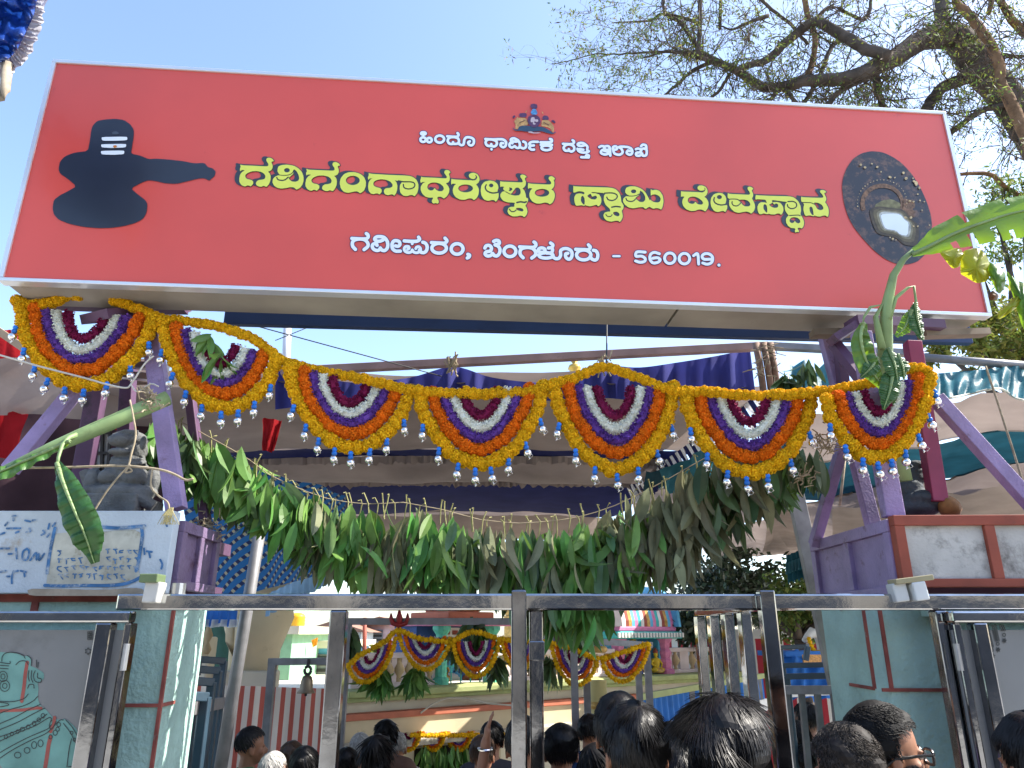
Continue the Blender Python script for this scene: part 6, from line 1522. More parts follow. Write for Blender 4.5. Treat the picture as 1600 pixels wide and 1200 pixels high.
mb = MB(); mb.lathe(c, [(14 * kk, 0), (13 * kk, 2 * kk), (10 * kk, 7 * kk), (9 * kk, 18 * kk), (7 * kk, 24 * kk), (2 * kk, 27 * kk)], 18); mb.build("bell_body", mat('bronze', (.22, .17, .11), rough=.45, metal=.6, var=.25, scale=12), th, smooth=True)
mb = MB(); mb.tube([c + Vector((5 * kk * math.cos(a), 0, (33 + 6 * math.sin(a)) * kk)) for a in np.linspace(0, 6.28, 14)], .012, 6); mb.tube([c + Vector((0, 0, 38 * kk)), c + Vector((0, 0, 50 * kk))], .012, 6); mb.build("bell_ring", M['wire'], th)
mb = MB(); mb.ball(c + Vector((0, 0, -2.5 * kk)), 2.2 * kk, 2); mb.build("clapper", M['wire'], th)

# ------------------------------------------------------------------ left side: ornate cream building, queue railing, striped cloth, houses
th = thing("cream_pavilion", "cream ornate pavilion column and parapet behind the left queue railing", "pavilion", at(390, 1100, 7.6))
p = at(400, 1000, 7.6); mb = MB(); mb.lathe((p.x, p.y, -.7), [(.34, 0), (.34, .9), (.26, 1.0), (.30, 1.3), (.24, 1.5), (.28, 1.9), (.22, 2.1), (.24, 2.5), (.34, 2.8), (.30, 3.0), (.4, 3.3)], 24); mb.build("column", M['cream'], th, smooth=True)
mb = MB(); mb.bar(at(330, 1062, 7.4), at(430, 1062, 7.4), .3, .16); mb.bar(at(280, 1040, 7.2), at(330, 1040, 7.2), .2, .5); mb.build("parapet", M['cream_lt'], th, bevel=.02)
for px in (296, 309, 321):
    mb = MB(); mb.lathe(at(px, 1022, 7.05), [(.03, 0), (.05, .04), (.02, .1), (.05, .16), (.03, .2), (.02, .24), (.0, .30)], 8); mb.build("finial", M['sand'], th, smooth=True)
mb = MB(); mb.tube([at(362, 955, 7.0), at(360, 1000, 7.0), at(372, 1030, 7.0), at(376, 960, 7.0)], .05, 6); mb.build("cloth_swag", M['cream'], th, smooth=True)
o = sheet("green_backdrop", [at(268, 940, 8.3), at(384, 940, 8.3), at(384, 1120, 8.3), at(268, 1120, 8.3)], mat('dark_green_cloth', (.05, .13, .10), rough=.85, var=.2), 20, 10, 0, .02, 5); tag(o, "dark green cloth backdrop behind the left queue railing", "cloth", None, "thing")
mcl = stripe_mat('red_white_cloth_stripes', (.74, .66, .58), (.50, .12, .09), (.95, .3, 0), 12.0, .45, .45)
o = sheet("striped_cloth", [at(262, 1068, 6.35), at(512, 1076, 6.95), at(512, 1260, 6.95), at(262, 1260, 6.35)], mcl, 50, 12, 0, .03, 8); tag(o, "red and white striped cloth screen behind the left queue railing and bell", "cloth", None, "thing")
M['navy_rail'] = mat('navy_painted_pipe', (.03, .06, .09), rough=.4, var=.2, spec=.5)
th = thing("queue_railing", "dark blue stepped queue railing just inside the gate at left", "railing", at(300, 1200, 4.2))
mb = MB()
for x0, x1, yt, Y_ in ((267, 322, 1086, 4.2), (284, 331, 1063, 4.8), (297, 341, 1045, 5.4), (309, 350, 1030, 6.0)):
    mb = MB(); a, b_ = at(x0, yt, Y_), at(x1, yt + 3, Y_ + .25)
    mb.bar(a, b_, .05, .05); mb.bar(a, at(x0 - 2, yt + 26, Y_), .05, .05); mb.bar(b_, Vector((b_.x, b_.y, .6)), .05, .05); mb.build("hoop", M['navy_rail'], th, bevel=.006)
mb = MB(); mb.bar(at(268, 1112, 4.0), at(347, 1098, 5.6), .05, .07); mb.build("hand_rail", M['galv'], th)
for t in np.linspace(.03, .97, 9):
    p = at(268, 1112, 4.0).lerp(at(347, 1098, 5.6), t); mb = MB(); mb.bar(p, Vector((p.x, p.y, -.3)), .03, .03); mb.build("upright", M['navy_rail'], th)
th = thing("queue_railing", "dark blue queue railing just inside the gate at right", "railing", at(1280, 1200, 4.2))
for x0, x1, yt, Y_ in ((1228, 1350, 1055, 4.6), (1222, 1318, 1038, 5.4), (1218, 1262, 1010, 6.2)):
    mb = MB(); a, b_ = at(x0, yt + 2, Y_ + .3), at(x1, yt, Y_); mb.bar(a, b_, .04, .035); mb.bar(b_, at(x1 - 3, yt + 22, Y_), .04, .04); mb.bar(a, Vector((a.x, a.y, .4)), .04, .04); mb.build("hoop", M['navy_rail'], th, bevel=.005)
a, b_ = at(1215, 1078, 4.6), at(1358, 1078, 4.2); mb = MB(); mb.bar(a, b_, .05, .045); mb.build("hand_rail", M['galv'], th)
for t in np.linspace(.1, .98, 6):
    p = a.lerp(b_, t); mb = MB(); mb.bar(p, Vector((p.x - .03, p.y, .4)), .03, .03); mb.build("upright", M['galv'], th)

def house(lab, x0, x1, yt, yb, Y_, m, roof=None, wins=()):
    th = thing("house", lab, "house", at((x0 + x1) / 2, yb, Y_)); p0, p1 = at(x0, yb, Y_), at(x1, yb, Y_); zt_ = at((x0 + x1) / 2, yt, Y_).z
    w = p1.x - p0.x; mb = MB(); mb.box(((p0.x + p1.x) / 2, Y_ + 2, (zt_ - 2) / 2), (w, 4, zt_ + 2)); mb.build("wall_block", m, th)
    if roof == 'flat': mb = MB(); mb.box(((p0.x + p1.x) / 2, Y_ + 2, zt_ + .06), (w + .3, 4.3, .14)); mb.build("roof", M['cream_lt'], th)
    if roof == 'gable':
        mb = MB(); c = (p0.x + p1.x) / 2; mb.prism([(p0.x - .3, Y_ - .3, zt_), (p1.x + .3, Y_ - .3, zt_), (c, Y_ - .3, zt_ + w * .22)], (0, 4.6, 0)); mb.build("roof", mat('brown_roof', (.28, .15, .1), rough=.8, var=.2), th)
    for x, y, ww_, hh in wins:
        q_ = at(x, y, Y_ - .02); mb = MB(); mb.box(q_, (ww_, .06, hh)); f_ = mb.build("window", M['galv'], th)
        mb = MB()
        for k in range(5): mb.box(q_ + Vector((0, -.04, -hh / 2 + (k + .5) * hh / 5)), (ww_ * .9, .03, hh * .1))
        mb.build("louvre", M['wire'], f_)
house("bright blue house with a louvred window behind the bronze bell", 448, 516, 1012, 1070, 16, M['skyblue'], 'flat', ((497, 1047, .62, .6),))
house("pale grey blue house with a brown gable behind the blue house", 478, 560, 988, 1060, 22, mat('pale_blue_wall', (.55, .62, .64), rough=.8), 'gable')
house("narrow green house beside the cream pavilion", 428, 450, 990, 1070, 14, mat('green_wall', (.22, .42, .27), rough=.8), 'flat')
house("pink house with a gabled roof behind the rear swags", 562, 618, 976, 1060, 24, mat('dusty_pink_wall', (.52, .36, .36), rough=.8), 'gable', ((585, 1000, .5, .6),))
th = thing("water_tank", "yellow ribbed water tank on a thin stand above the blue house", "water tank", at(463, 990, 15)); c = at(463, 985, 15); kk = pxm(975, 15)
prof = [(12 * kk, 0)]
for k in range(5): prof += [(12.4 * kk, (k * 4.6 + .6) * kk), (11.7 * kk, (k * 4.6 + 3) * kk)]
prof += [(10 * kk, 24 * kk), (5 * kk, 26 * kk)]
mb = MB(); mb.lathe(c, prof, 20); mb.build("tank_body", mat('yellow_plastic', (.66, .36, .02), rough=.45, var=.08), th, smooth=True)
mb = MB(); mb.box(c + Vector((0, 0, -1.2 * kk)), (32 * kk, 32 * kk, 2 * kk))
for s in (-1, 1):
    for t in (-1, 1): mb.bar(c + Vector((s * 14 * kk, t * 14 * kk, -2 * kk)), c + Vector((s * 14 * kk, t * 14 * kk, -40 * kk)), .05, .05)
mb.build("stand", M['wire'], th)
tube_thing("utility_pole", "thin brown utility pole rising behind the rear swags", "pole", at(570, 965, 18), at(569, 1060, 18), .05, M['redbrown'], 8)
t_ = thing("orange_flag", "small orange flag beside the yellow water tank", "flag", at(492, 1002, 15)); mb = MB(); sheet("flag_cloth", [at(487, 1000, 15), at(497, 996, 15), at(495, 1008, 15), at(488, 1012, 15)], mat('orange_cloth', (.7, .25, .02), rough=.8, transl=.4), 6, 6, 0, .02, 3, t_)
# unseen building behind the viewpoint, added for steel reflections and bounce light
th = thing("added_street_building", "unseen plain shop building across the street, added for reflections in the steel", "building", (0, -11, 0))
mb = MB(); mb.box((0, -13, 3.2), (40, 4, 6.4)); mb.build("wall_block", mat('street_wall', (.36, .31, .25), rough=.85, var=.4, scale=.6), th)
mb = MB()
for x in range(-18, 19, 4): mb.box((x, -10.96, 1.4), (3, .1, 2.6)); mb.box((x, -10.96, 4.8), (1.6, .1, 1.6))
mb.build("shutters", mat('shutter', (.05, .06, .08), rough=.5), th)
# ------------------------------------------------------------------ trees
M['bark'] = mat('dark_bark', (.085, .07, .06), rough=.95, var=.4, scale=5, bump=.8, bscale=25, spec=.1)
M['bark_sunlit'] = mat('sunlit_bark', (.20, .12, .07), rough=.95, var=.4, scale=6, bump=.8, bscale=25, spec=.1)  # sunlit tint of the brown limbs put into the bark colour
M['twig'] = mat('twig', (.085, .065, .05), rough=.95, var=.3)
M['fol_a'] = mat('feathery_foliage', (.12, .17, .04), rough=.6, var=.3, island=.5, hue=.05, transl=.45)
M['fol_y'] = mat('yellow_green_foliage', (.17, .19, .035), rough=.6, var=.3, island=.5, hue=.05, transl=.5)
M['fol_d'] = mat('dark_foliage', (.035, .06, .028), rough=.45, var=.4, island=.6, hue=.04, transl=.2, spec=.6)
M['pod'] = mat('brown_pod', (.09, .055, .04), rough=.8, var=.3, island=.4)

def quads(mb, C, D, S, L, W):
    """many leaf faces at once: centre C, direction D, side S, length L, half width W"""
    n = len(C); V = np.empty((n, 4, 3)); L = L[:, None]; W = W[:, None]
    V[:, 0] = C; V[:, 1] = C + D * L * .5 - S * W; V[:, 2] = C + D * L; V[:, 3] = C + D * L * .5 + S * W
    o = mb.n; mb.v.extend(V.reshape(-1, 3).tolist()); mb.n += 4 * n
    mb.f.extend([(o + 4 * i, o + 4 * i + 1, o + 4 * i + 2, o + 4 * i + 3) for i in range(n)])
def unit(A): return A / (np.linalg.norm(A, axis=1, keepdims=True) + 1e-9)
def leafcloud(mb, C, L, W, drop=.3):
    n = len(C); D = unit(RNG.normal(size=(n, 3)) + np.array((0, 0, -drop))); S_ = unit(np.cross(D, RNG.normal(size=(n, 3))))
    quads(mb, C, D, S_, L * RNG.uniform(.6, 1.2, n), W * RNG.uniform(.6, 1.2, n))

TYB = 9.0
tree = thing("raintree", "large spreading bare limbed tree with feathery leaves at the upper right behind the sign", "tree", at(1760, 1000, TYB))
LIMBS = [
 ([(1760,1010),(1750,700),(1720,450),(1680,320),(1640,250),(1600,190),(1575,155),(1525,100),(1495,60),(1465,57),(1437,65),(1400,90),(1375,101),(1350,115),(1312,124),(1262,126),(1225,135),(1190,135),(1150,110),(1112,95),(1050,80),(1005,90)], [44,40,38,36,32,30,28,27,25,22,18,16,16,15,12,10,9,8,7,6,3,1.5], 0, 'bark'),
 ([(1390,88),(1350,75),(1325,60),(1287,38),(1270,35),(1237,58),(1200,92),(1175,100),(1150,110)], [11,10,10,9,8,8,7,6,5], -.3, 'bark'),
 ([(1487,-30),(1495,5),(1512,20),(1532,45),(1550,75),(1562,105),(1563,130),(1575,152),(1602,210),(1640,300)], [6,7,8,8,9,9,9,10,11,12], -.9, 'bark_sunlit'),
 ([(1478,62),(1472,30),(1470,-20)], [14,12,10], .2, 'bark'), ([(1520,115),(1500,126),(1475,135),(1457,155),(1445,180),(1440,200)], [12,11,10,10,10,9], .2, 'bark'),
 ([(1365,112),(1371,130),(1374,150),(1385,172),(1412,174),(1440,178)], [8,7,6,6,5,5], .3, 'bark'), ([(1262,122),(1272,82),(1272,50),(1262,25),(1255,-20)], [6,5,5,5,5], .4, 'bark_sunlit'),
 ([(1250,172),(1280,120),(1300,72),(1320,60)], [4,4,4,3], .3, 'bark'), ([(1282,178),(1307,147),(1335,130),(1355,118)], [5,5,5,5], .1, 'bark'), ([(1196,168),(1215,142),(1228,134)], [3,4,5], 0, 'bark'), ([(1252,172),(1232,145),(1222,136)], [3,4,4], 0, 'bark'),
 ([(1570,165),(1537,172),(1512,187),(1480,212),(1465,230)], [6,5,5,4,2], .6, 'bark'), ([(1440,275),(1490,272),(1545,272),(1570,292),(1602,312)], [1,3,4,4,5], 1.0, 'bark_sunlit'),
 ([(1035,-10),(1040,20),(1065,37),(1085,67),(1100,84),(1150,110)], [2,3,4,4,4,5], .3, 'bark'), ([(1095,-20),(1094,30),(1092,80),(1105,95)], [4,4,4,4], -.2, 'bark'), ([(862,100),(900,92),(930,84),(960,85),(1010,82),(1050,80)], [.6,.9,1.1,1.4,2,3], .3, 'twig'),
 ([(960,35),(1015,32),(1037,22),(1080,32),(1092,38)], [1,2,2.5,3,3], .2, 'bark'), ([(1180,-10),(1200,10),(1237,40),(1262,70)], [3,3,3,3], .5, 'bark'), ([(1125,45),(1127,-10)], [3,3], .6, 'bark'), ([(1200,25),(1170,35),(1145,45),(1120,40)], [4,3,2,1], .4, 'bark'), ([(1365,-20),(1352,30),(1300,10),(1270,36)], [3,3,3,4], .4, 'bark'),
 ([(1545,20),(1555,-10),(1580,30),(1610,60)], [4,5,7,8], -.3, 'bark_sunlit'), ([(1030,155),(1060,130),(1080,112),(1112,97)], [2,3,3,4], .1, 'bark'), ([(1100,165),(1125,140),(1140,115)], [2,3,3], 0, 'bark'), ([(1560,85),(1590,88),(1620,84)], [4,3,3], .2, 'bark')]
bm = MB(); bw = MB(); tips = []
for pts, rad, dy, m in LIMBS:
    C = catmull(pts, 5); rr = np.interp(np.linspace(0, 1, len(C)), np.linspace(0, 1, len(rad)), rad)
    W3d = []
    for i, q_ in enumerate(C):
        Y_ = TYB + dy + .35 * math.sin(q_[0] * .013 + dy * 5); k_ = pxm(q_[1], Y_)
        p = at(q_[0] + RNG.normal(0, .5), q_[1] + RNG.normal(0, .5), Y_); W3d.append((p, rr[i] * k_))
        if q_[0] < 1625 and q_[1] < 330: tips.append((p, rr[i] * k_))
    (bw if m == 'bark_sunlit' else bm).tube([a for a, b_ in W3d], [b_ * .88 for a, b_ in W3d], 9)
bm.build("trunk", M['bark'], tree, smooth=True); bw.build("limb", M['bark_sunlit'], tree, smooth=True)
tm = MB(); tm.keep = True; fa_, fy_, pods = [], [], []
def twig(p, d, L, r, depth):
    pts = [p]; n = 5; d = d.normalized()
    for k in range(n):
        d = (d + Vector(RNG.normal(0, .20, 3)) + Vector((0, 0, -.03))).normalized(); pts.append(pts[-1] + d * (L / n))
    tm.tube(pts, [r * (1 - .75 * k / n) for k in range(n + 1)], 3, False)
    if depth > 0:
        for k in range(int(RNG.integers(2, 5))):
            i = int(RNG.integers(1, n + 1)); twig(pts[i], (d + Vector(RNG.normal(0, .75, 3))).normalized(), L * RNG.uniform(.45, .7), r * .6, depth - 1)
    else:
        u = RNG.random()
        px_u = p.x / p.y
        if u < .50:
            for k in range(int(RNG.integers(2, 7))):
                i = int(RNG.integers(1, n + 1)); (fy_ if RNG.random() < .35 else fa_).append(pts[i] + Vector(RNG.normal(0, .035, 3)))
        elif u < .76:
            for k in range(int(RNG.integers(1, 4))): pods.append(pts[int(RNG.integers(2, n + 1))])
for k in range(360):
    p, r = tips[int(RNG.integers(0, len(tips)))]
    d = Vector(RNG.normal(0, 1, 3)); d.y *= .7
    twig(p, d, RNG.uniform(.35, .95), min(.014, max(.004, r * .35)), 2)
for k in range(26):      # loose outer twigs reaching left over the sky
    q_ = at(RNG.uniform(960, 1060), RNG.uniform(0, 150), TYB + RNG.uniform(-.3, .3)); twig(q_, Vector((-1, RNG.normal(0, .3), RNG.normal(0, .35))), RNG.uniform(.4, .9), .006, 2)
tm.build("twigs", M['twig'], tree)
def exp(P, n, s): P = np.array([tuple(x) for x in P]); P = np.repeat(P, n, 0); return P + RNG.normal(0, s, P.shape)
mb = MB(); mb.keep = True; leafcloud(mb, exp(fa_, 2, .03), .07, .011); mb.build("crown", M['fol_a'], tree)
mb = MB(); mb.keep = True; leafcloud(mb, exp(fy_, 2, .03), .075, .011); mb.build("yellowing_leaves", M['fol_y'], tree)
mb = MB(); mb.keep = True; leafcloud(mb, exp(pods, 1, .02), .13, .010, 3.0); mb.build("pods", M['pod'], tree)

def crown_tree(nm, lab, blobs, n, L, W, m, Y_, trunk, holes=.0):
    """blobs: (px, py, rx px, ry px) clumps of the crown"""
    th = thing(nm, lab, "tree", (at(*trunk[-1], Y_).x, Y_, ground_z(Y_))); mb = MB(); mb.keep = True; tb = MB(); tot = sum(b[2] * b[3] for b in blobs)
    base = None
    for x, y, rx, ry in blobs:
        k_ = pxm(y, Y_); c = np.array(at(x, y, Y_ + RNG.uniform(-.5, .8))); kk = int(n * rx * ry / tot)
        ncl = max(4, kk // 60); cl = RNG.normal(0, .5, (ncl, 3)); cl = cl / np.maximum(1, np.linalg.norm(cl, axis=1, keepdims=True)) * np.array((rx * k_, rx * k_ * .9, ry * k_))
        P = np.concatenate([c + q_ + RNG.normal(0, 1, (60, 3)) * min(rx, ry) * k_ * .22 for q_ in cl])
        leafcloud(mb, P, L, W)
        t0 = at(*trunk[0], Y_); tb.tube([t0, (t0 + Vector(c)) / 2 + Vector(RNG.normal(0, .1, 3)), Vector(c)], [.07, .05, .02], 6)
    tb.tube([Vector((at(*trunk[0], Y_).x, Y_, ground_z(Y_))), at(*trunk[0], Y_)], [.16, .09], 8)
    tb.build("trunk", M['bark'], th, smooth=True); mb.build("crown", M[m], th)
crown_tree("leafy_tree", "dark glossy leaved tree beyond the canopy right of the hanging leaves", [(1110,930,70,60),(1160,900,60,45),(1070,960,50,40),(1190,950,50,50)], 5200, .17, .04, 'fol_d', 15, ((1120,1000),))
crown_tree("leafy_tree", "mid green tree behind the grey leaning pole at right", [(1245,930,45,40),(1280,960,40,40),(1225,975,50,30),(1310,940,40,40)], 4200, .14, .03, 'fol_a', 13, ((1250,1000),))
crown_tree("leafy_tree", "yellow green tree at the right edge below the sign corner", [(1520,520,45,40),(1570,500,50,50),(1610,540,50,60),(1470,545,40,22),(1560,560,50,30)], 4600, .13, .022, 'fol_y', 9.5, ((1600,640),))
crown_tree("leafy_tree", "thin leaved tree behind the banana leaf at the right edge", [(1530,420,30,50),(1580,400,45,60),(1500,360,25,60),(1550,300,50,50),(1600,330,40,60),(1510,460,30,40)], 2600, .11, .02, 'fol_a', 10.5, ((1620,620),))
crown_tree("leafy_tree", "yellow green bush behind the left rear swags", [(600,1035,40,22),(640,1030,40,24),(680,1020,30,22),(575,1045,30,14)], 3000, .2, .05, 'fol_y', 19, ((640,1055),))
crown_tree("leafy_tree", "olive green tree behind the gold tower and barrel roof", [(1050,975,26,34),(915,990,40,30),(860,985,36,30),(1085,985,30,22)], 2600, .2, .05, 'fol_a', 20, ((960,1040),))
# ------------------------------------------------------------------ people
def limb(mb, pts, rad, n=14): mb.tube([Vector(p) for p in pts], rad, n); [mb.ball(p, r * .99, 2) for p, r in zip(pts, rad)]
def body_parts(raise_right=False):
    """standing figure 1.72 m tall facing +Y"""
    b = MB()
    # head
    b.ball((0, -.012, 1.625), (.076, .096, .096), 3); b.ball((0, .022, 1.565), (.061, .070, .085), 3); b.ball((0, .055, 1.515), (.034, .030, .026), 2)
    b.tube([(0, .088, 1.598), (0, .108, 1.568), (0, .104, 1.553)], [.009, .014, .012], 8); b.ball((0, .100, 1.556), (.018, .015, .010), 2)
    b.ball((0, .086, 1.528), (.023, .012, .006), 2); b.ball((0, .085, 1.518), (.020, .012, .006), 2)
    for s in (-1, 1):
        b.ball((s * .030, .080, 1.604), (.022, .012, .006), 2); b.ball((s * .044, .058, 1.565), (.022, .024, .02), 2)
        b.ball((s * .079, -.012, 1.578), (.009, .021, .032), 2, rot=Matrix.Rotation(s * .3, 3, 'Z')); b.ball((s * .079, -.006, 1.556), (.009, .013, .014), 2)
    limb(b, [(0, -.012, 1.55), (0, -.02, 1.46), (0, -.02, 1.40)], [.054, .055, .072])
    # torso
    b.ball((0, -.01, 1.27), (.165, .105, .17), 3); b.ball((0, 0, 1.08), (.145, .10, .17), 3); b.ball((0, 0, .95), (.165, .115, .12), 3)
    limb(b, [(-.17, -.015, 1.385), (0, -.02, 1.42), (.17, -.015, 1.385)], [.058, .07, .058])
    for s in (-1, 1):
        if raise_right and s == -1:
            J = [(-.19, -.01, 1.38), (-.23, .10, 1.26), (-.20, .16, 1.42), (-.17, .17, 1.60)]
        else:
            J = [(s * .195, -.01, 1.37), (s * .235, -.02, 1.12), (s * .245, .03, .88), (s * .245, .05, .83)]
        limb(b, J[:3], [.052, .042, .028]); limb(b, J[2:], [.028, .026])
        h = Vector(J[3]); d = (h - Vector(J[2])).normalized(); sd = Vector((0, 1, 0)) if abs(d.y) < .8 else Vector((1, 0, 0)); nn = d.cross(sd).normalized(); sd = nn.cross(d)
        b.ball(h + d * .035, (.018, .036, .042), 2)
        for f_, (o, L) in enumerate(((-.028, .062), (-.009, .072), (.010, .068), (.028, .054))):
            p = h + d * .07 + sd * o; b.tube([p, p + d * L * .5 + nn * s * .004, p + d * L + nn * s * .014], [.0095, .0085, .0065], 8)
        p = h + d * .02 + sd * .034; b.tube([p, p + sd * .025 + d * .02, p + sd * .032 + d * .048], [.011, .010, .008], 8)
        limb(b, [(s * .085, 0, .92), (s * .095, .012, .50), (s * .10, -.01, .10)], [.086, .056, .038]); b.ball((s * .10, .05, .04), (.045, .12, .04), 2)
    return b
def cloth_parts(raise_right=False, long_=False):
    t_ = MB()
    t_.ball((0, -.01, 1.27), (.182, .122, .18), 3); t_.ball((0, 0, 1.08), (.164, .118, .18), 3); t_.ball((0, 0, .95), (.184, .134, .13), 3)
    limb(t_, [(-.175, -.015, 1.385), (0, -.02, 1.415), (.175, -.015, 1.385)], [.070, .078, .070]); t_.lathe((0, -.018, 1.40), [(.09, 0), (.075, .05), (.066, .062)], 16)
    for s in (-1, 1):
        if raise_right and s == -1: limb(t_, [(-.19, -.01, 1.38), (-.222, .075, 1.285), (-.231, .10, 1.26)], [.066, .060, .058])
        else: limb(t_, [(s * .195, -.01, 1.37), (s * .222, -.015, 1.20)], [.066, .060])
    l_ = MB(); l_.ball((0, 0, .92), (.178, .126, .1), 3)
    for s in (-1, 1): limb(l_, [(s * .085, 0, .92), (s * .095, .012, .50), (s * .10, -.01, .09)], [.098, .072, .062])
    return t_, l_
BODY = {r: remesh(body_parts(r), "_mesh", .0085, None, None, 2) for r in (False, True)}
TOP = {}; LEGS = None
for r in (False, True):
    a, b = cloth_parts(r); TOP[r] = remesh(a, "_mesh", .012, None, None, 2)
    if LEGS is None: LEGS = remesh(b, "_mesh", .014, None, None, 2)

SKC = np.array((0, -.012, 1.630)); SKR = np.array((.080, .101, .098))
_HK = np.random.default_rng(77).normal(size=(3, 3, 3)) * 3.2
def swirl(d, k, seed): return np.array([sum(math.sin(float(d @ _HK[a][b]) * k + seed * 1.7 + a * 2.1 + b) for b in range(3)) / 2.2 for a in range(3)])
def hair_mesh(style, seed, nstr):
    g = np.random.default_rng(seed); mb = MB(); mb.keep = True
    crown = np.array((.12, .42, .9) if style == 'wavy' else (.02, -.45, .88)); crown /= np.linalg.norm(crown)
    V, F = ICO[4]; lift = {'short': .008, 'wavy': .016, 'curly': .012, 'long': .012, 'bun': .010, 'thin': .003}[style]
    def okd(D): return np.where(D[:, 1] > .05, D[:, 2] > .25 + .42 * D[:, 1], D[:, 2] > (-.62 if style in ('long', 'bun') else -.45) + .55 * np.clip(D[:, 1] + .25, 0, 1))
    keep = okd(V); idx = -np.ones(len(V), int); P = []
    for i, v in enumerate(V):
        if keep[i]:
            idx[i] = len(P); nz = swirl(v, 1.3, seed)[0] * .5 * (.010 if style in ('wavy', 'curly') else .004)
            P.append(SKC + v * (SKR + lift * .7 + nz))
    mb.add(np.array(P), [tuple(idx[list(f)]) for f in F if all(keep[list(f)])])
    D = g.normal(size=(nstr * 3, 3)); D /= np.linalg.norm(D, axis=1, keepdims=True); D = D[okd(D)][:nstr]
    for d in D:
        p = SKC + d * (SKR + lift * .5); t = d - crown * (d @ crown) if True else d
        tn = d - crown; tn -= d * (tn @ d); nl = np.linalg.norm(tn); tn = tn / nl if nl > 1e-3 else np.array((1., 0, 0))
        tn = tn + np.cross(d, tn) * g.normal(.35, .10)
        L = {'short': .045, 'wavy': .085, 'curly': .030, 'long': .12, 'bun': .07, 'thin': .03}[style] * g.uniform(.7, 1.25)
        n = 5; pts = [p]; cu = p.copy(); ph = g.uniform(0, 6.28); wv = {'wavy': .14, 'curly': 1.1}.get(style, .06)
        clump = swirl(d, .85 if style == 'wavy' else 1.6, seed); tn = tn + np.array(clump) * (.62 if style == 'wavy' else .2)
        for k in range(n):
            w = np.cross(d, tn) * math.sin(ph + k * 1.7) * wv + d * (((.17 - k * .11) if style == 'wavy' else (.05 - k * .04)) + math.cos(ph + k * 1.9) * wv * .35)
            st = (tn + w + np.array((0, 0, (-.22 - .05 * k) if style != 'curly' else -.05))); st /= np.linalg.norm(st); cu = cu + st * L / n
            q_ = (cu - SKC) / (SKR + lift * .6); rl = np.linalg.norm(q_)
            if rl < 1: cu = SKC + q_ / rl * (SKR + lift * .6)
            pts.append(cu.copy())
        w0 = .0014 if nstr > 800 else .0035
        mb.tube([Vector(x) for x in pts], [w0, w0, w0 * .95, w0 * .8, w0 * .6, w0 * .2], 3, False)
    if style == 'long':
        for k in range(120 if nstr < 800 else 260):
            x = g.uniform(-.075, .075); mb.tube([Vector((x, -.09 + abs(x) * .35, 1.60)), Vector((x * .95, -.115, 1.50)), Vector((x * .8, -.13, 1.38)), Vector((x * .55, -.135, 1.22 + g.uniform(-.06, .04)))], [.008, .008, .007, .002], 4, False)
    if style == 'bun':
        mb.ball((0, -.13, 1.60), (.045, .04, .042), 3, jit=.02)
    me = mb.build("hair", None); d_ = me.data; bpy.data.objects.remove(me); return d_
M['hair'] = mat('black_hair', (.010, .0095, .010), rough=.42, var=.3, scale=40, spec=.22, island=.5)
M['hair_g'] = mat('greying_curly_hair', (.045, .038, .032), rough=.65, var=.6, scale=60, spec=.2, island=.8)
M['hair_c'] = mat('matt_black_hair', (.012, .011, .010), rough=.65, var=.4, scale=50, spec=.15, island=.6)
M['hair_w'] = mat('white_hair', (.4, .39, .37), rough=.6, var=.2, island=.4)
M['hair_b'] = mat('brown_hair', (.06, .035, .022), rough=.45, var=.3, spec=.4, island=.5)
HAIR = {}
def get_hair(style, near, seed):
    k = (style, near, seed if near else 0)
    if k not in HAIR: HAIR[k] = hair_mesh(style, seed, (6500 if style == 'wavy' else 3600) if near else 420)
    return HAIR[k]
SHIRTC = {}
def shirt_mat(c):
    if c not in SHIRTC: SHIRTC[c] = mat('shirt_cloth', c, rough=.85, var=.15, scale=8, spec=.15, bump=.2, bscale=60)
    return SHIRTC[c]
TROUS = mat('trouser_cloth', (.03, .03, .045), rough=.85, spec=.1)
def inst(me, name, m, parent):
    o = bpy.data.objects.new(name, me); COL.objects.link(o); o.parent = parent
    if not me.materials: me.materials.append(m)
    o.material_slots[0].link = 'OBJECT'; o.material_slots[0].material = m
    return o
def person(px, ytop, Y, yaw, style, shirt, label, near=False, skin='skin', hm='hair', seed=1, raised=False):
    p = at(px, ytop + (8 if style != 'thin' else 0), Y); g = ground_z(Y); H = p.z - g; s = H / 1.735
    root = thing("person", label, "person", (p.x, Y, g), "people crowding through the gate" if True else None)
    root.rotation_euler = (0, 0, R(yaw)); root.scale = (s, s, s)
    # keep the head over the pixel column it has in the photo
    inst(BODY[raised], "body", M[skin], root); inst(TOP[raised], "shirt", shirt_mat(shirt), root); inst(LEGS, "trousers", TROUS, root)
    if style: inst(get_hair(style, near, seed), "hair", M[hm], root)
    return root
P_ = person
P_(988, 1084, 2.30, 8, 'short', (.03, .03, .04), "man with straight dark hair combed sideways, nearest left of the spiky haired man", True, seed=3)
P_(966, 1070, 2.85, 0, 'short', (.06, .05, .05), "taller dark haired person just behind the straight haired man", True, seed=5)
P_(1130, 1080, 2.05, -6, 'wavy', (.02, .02, .025), "person with tousled spiky black hair, the largest head in the crowd", True, seed=8)
P_(1048, 1146, 2.6, 12, 'bun', (.10, .02, .05), "shorter person with tied dark hair between the two nearest heads", True, seed=9)
P_(876, 1120, 3.75, -5, 'short', (.02, .03, .06), "dark haired man right beside the central gate post", True, skin='skin', seed=4)
P_(1313, 1120, 2.3, 15, 'curly', (.10, .10, .11), "man with short curly greying hair at the right", True, hm='hair_g', seed=6)
E = P_(1374, 1088, 2.40, -90, 'curly', (.05, .05, .06), "bearded man in black glasses seen in profile at the right", True, hm='hair_c', seed=12)
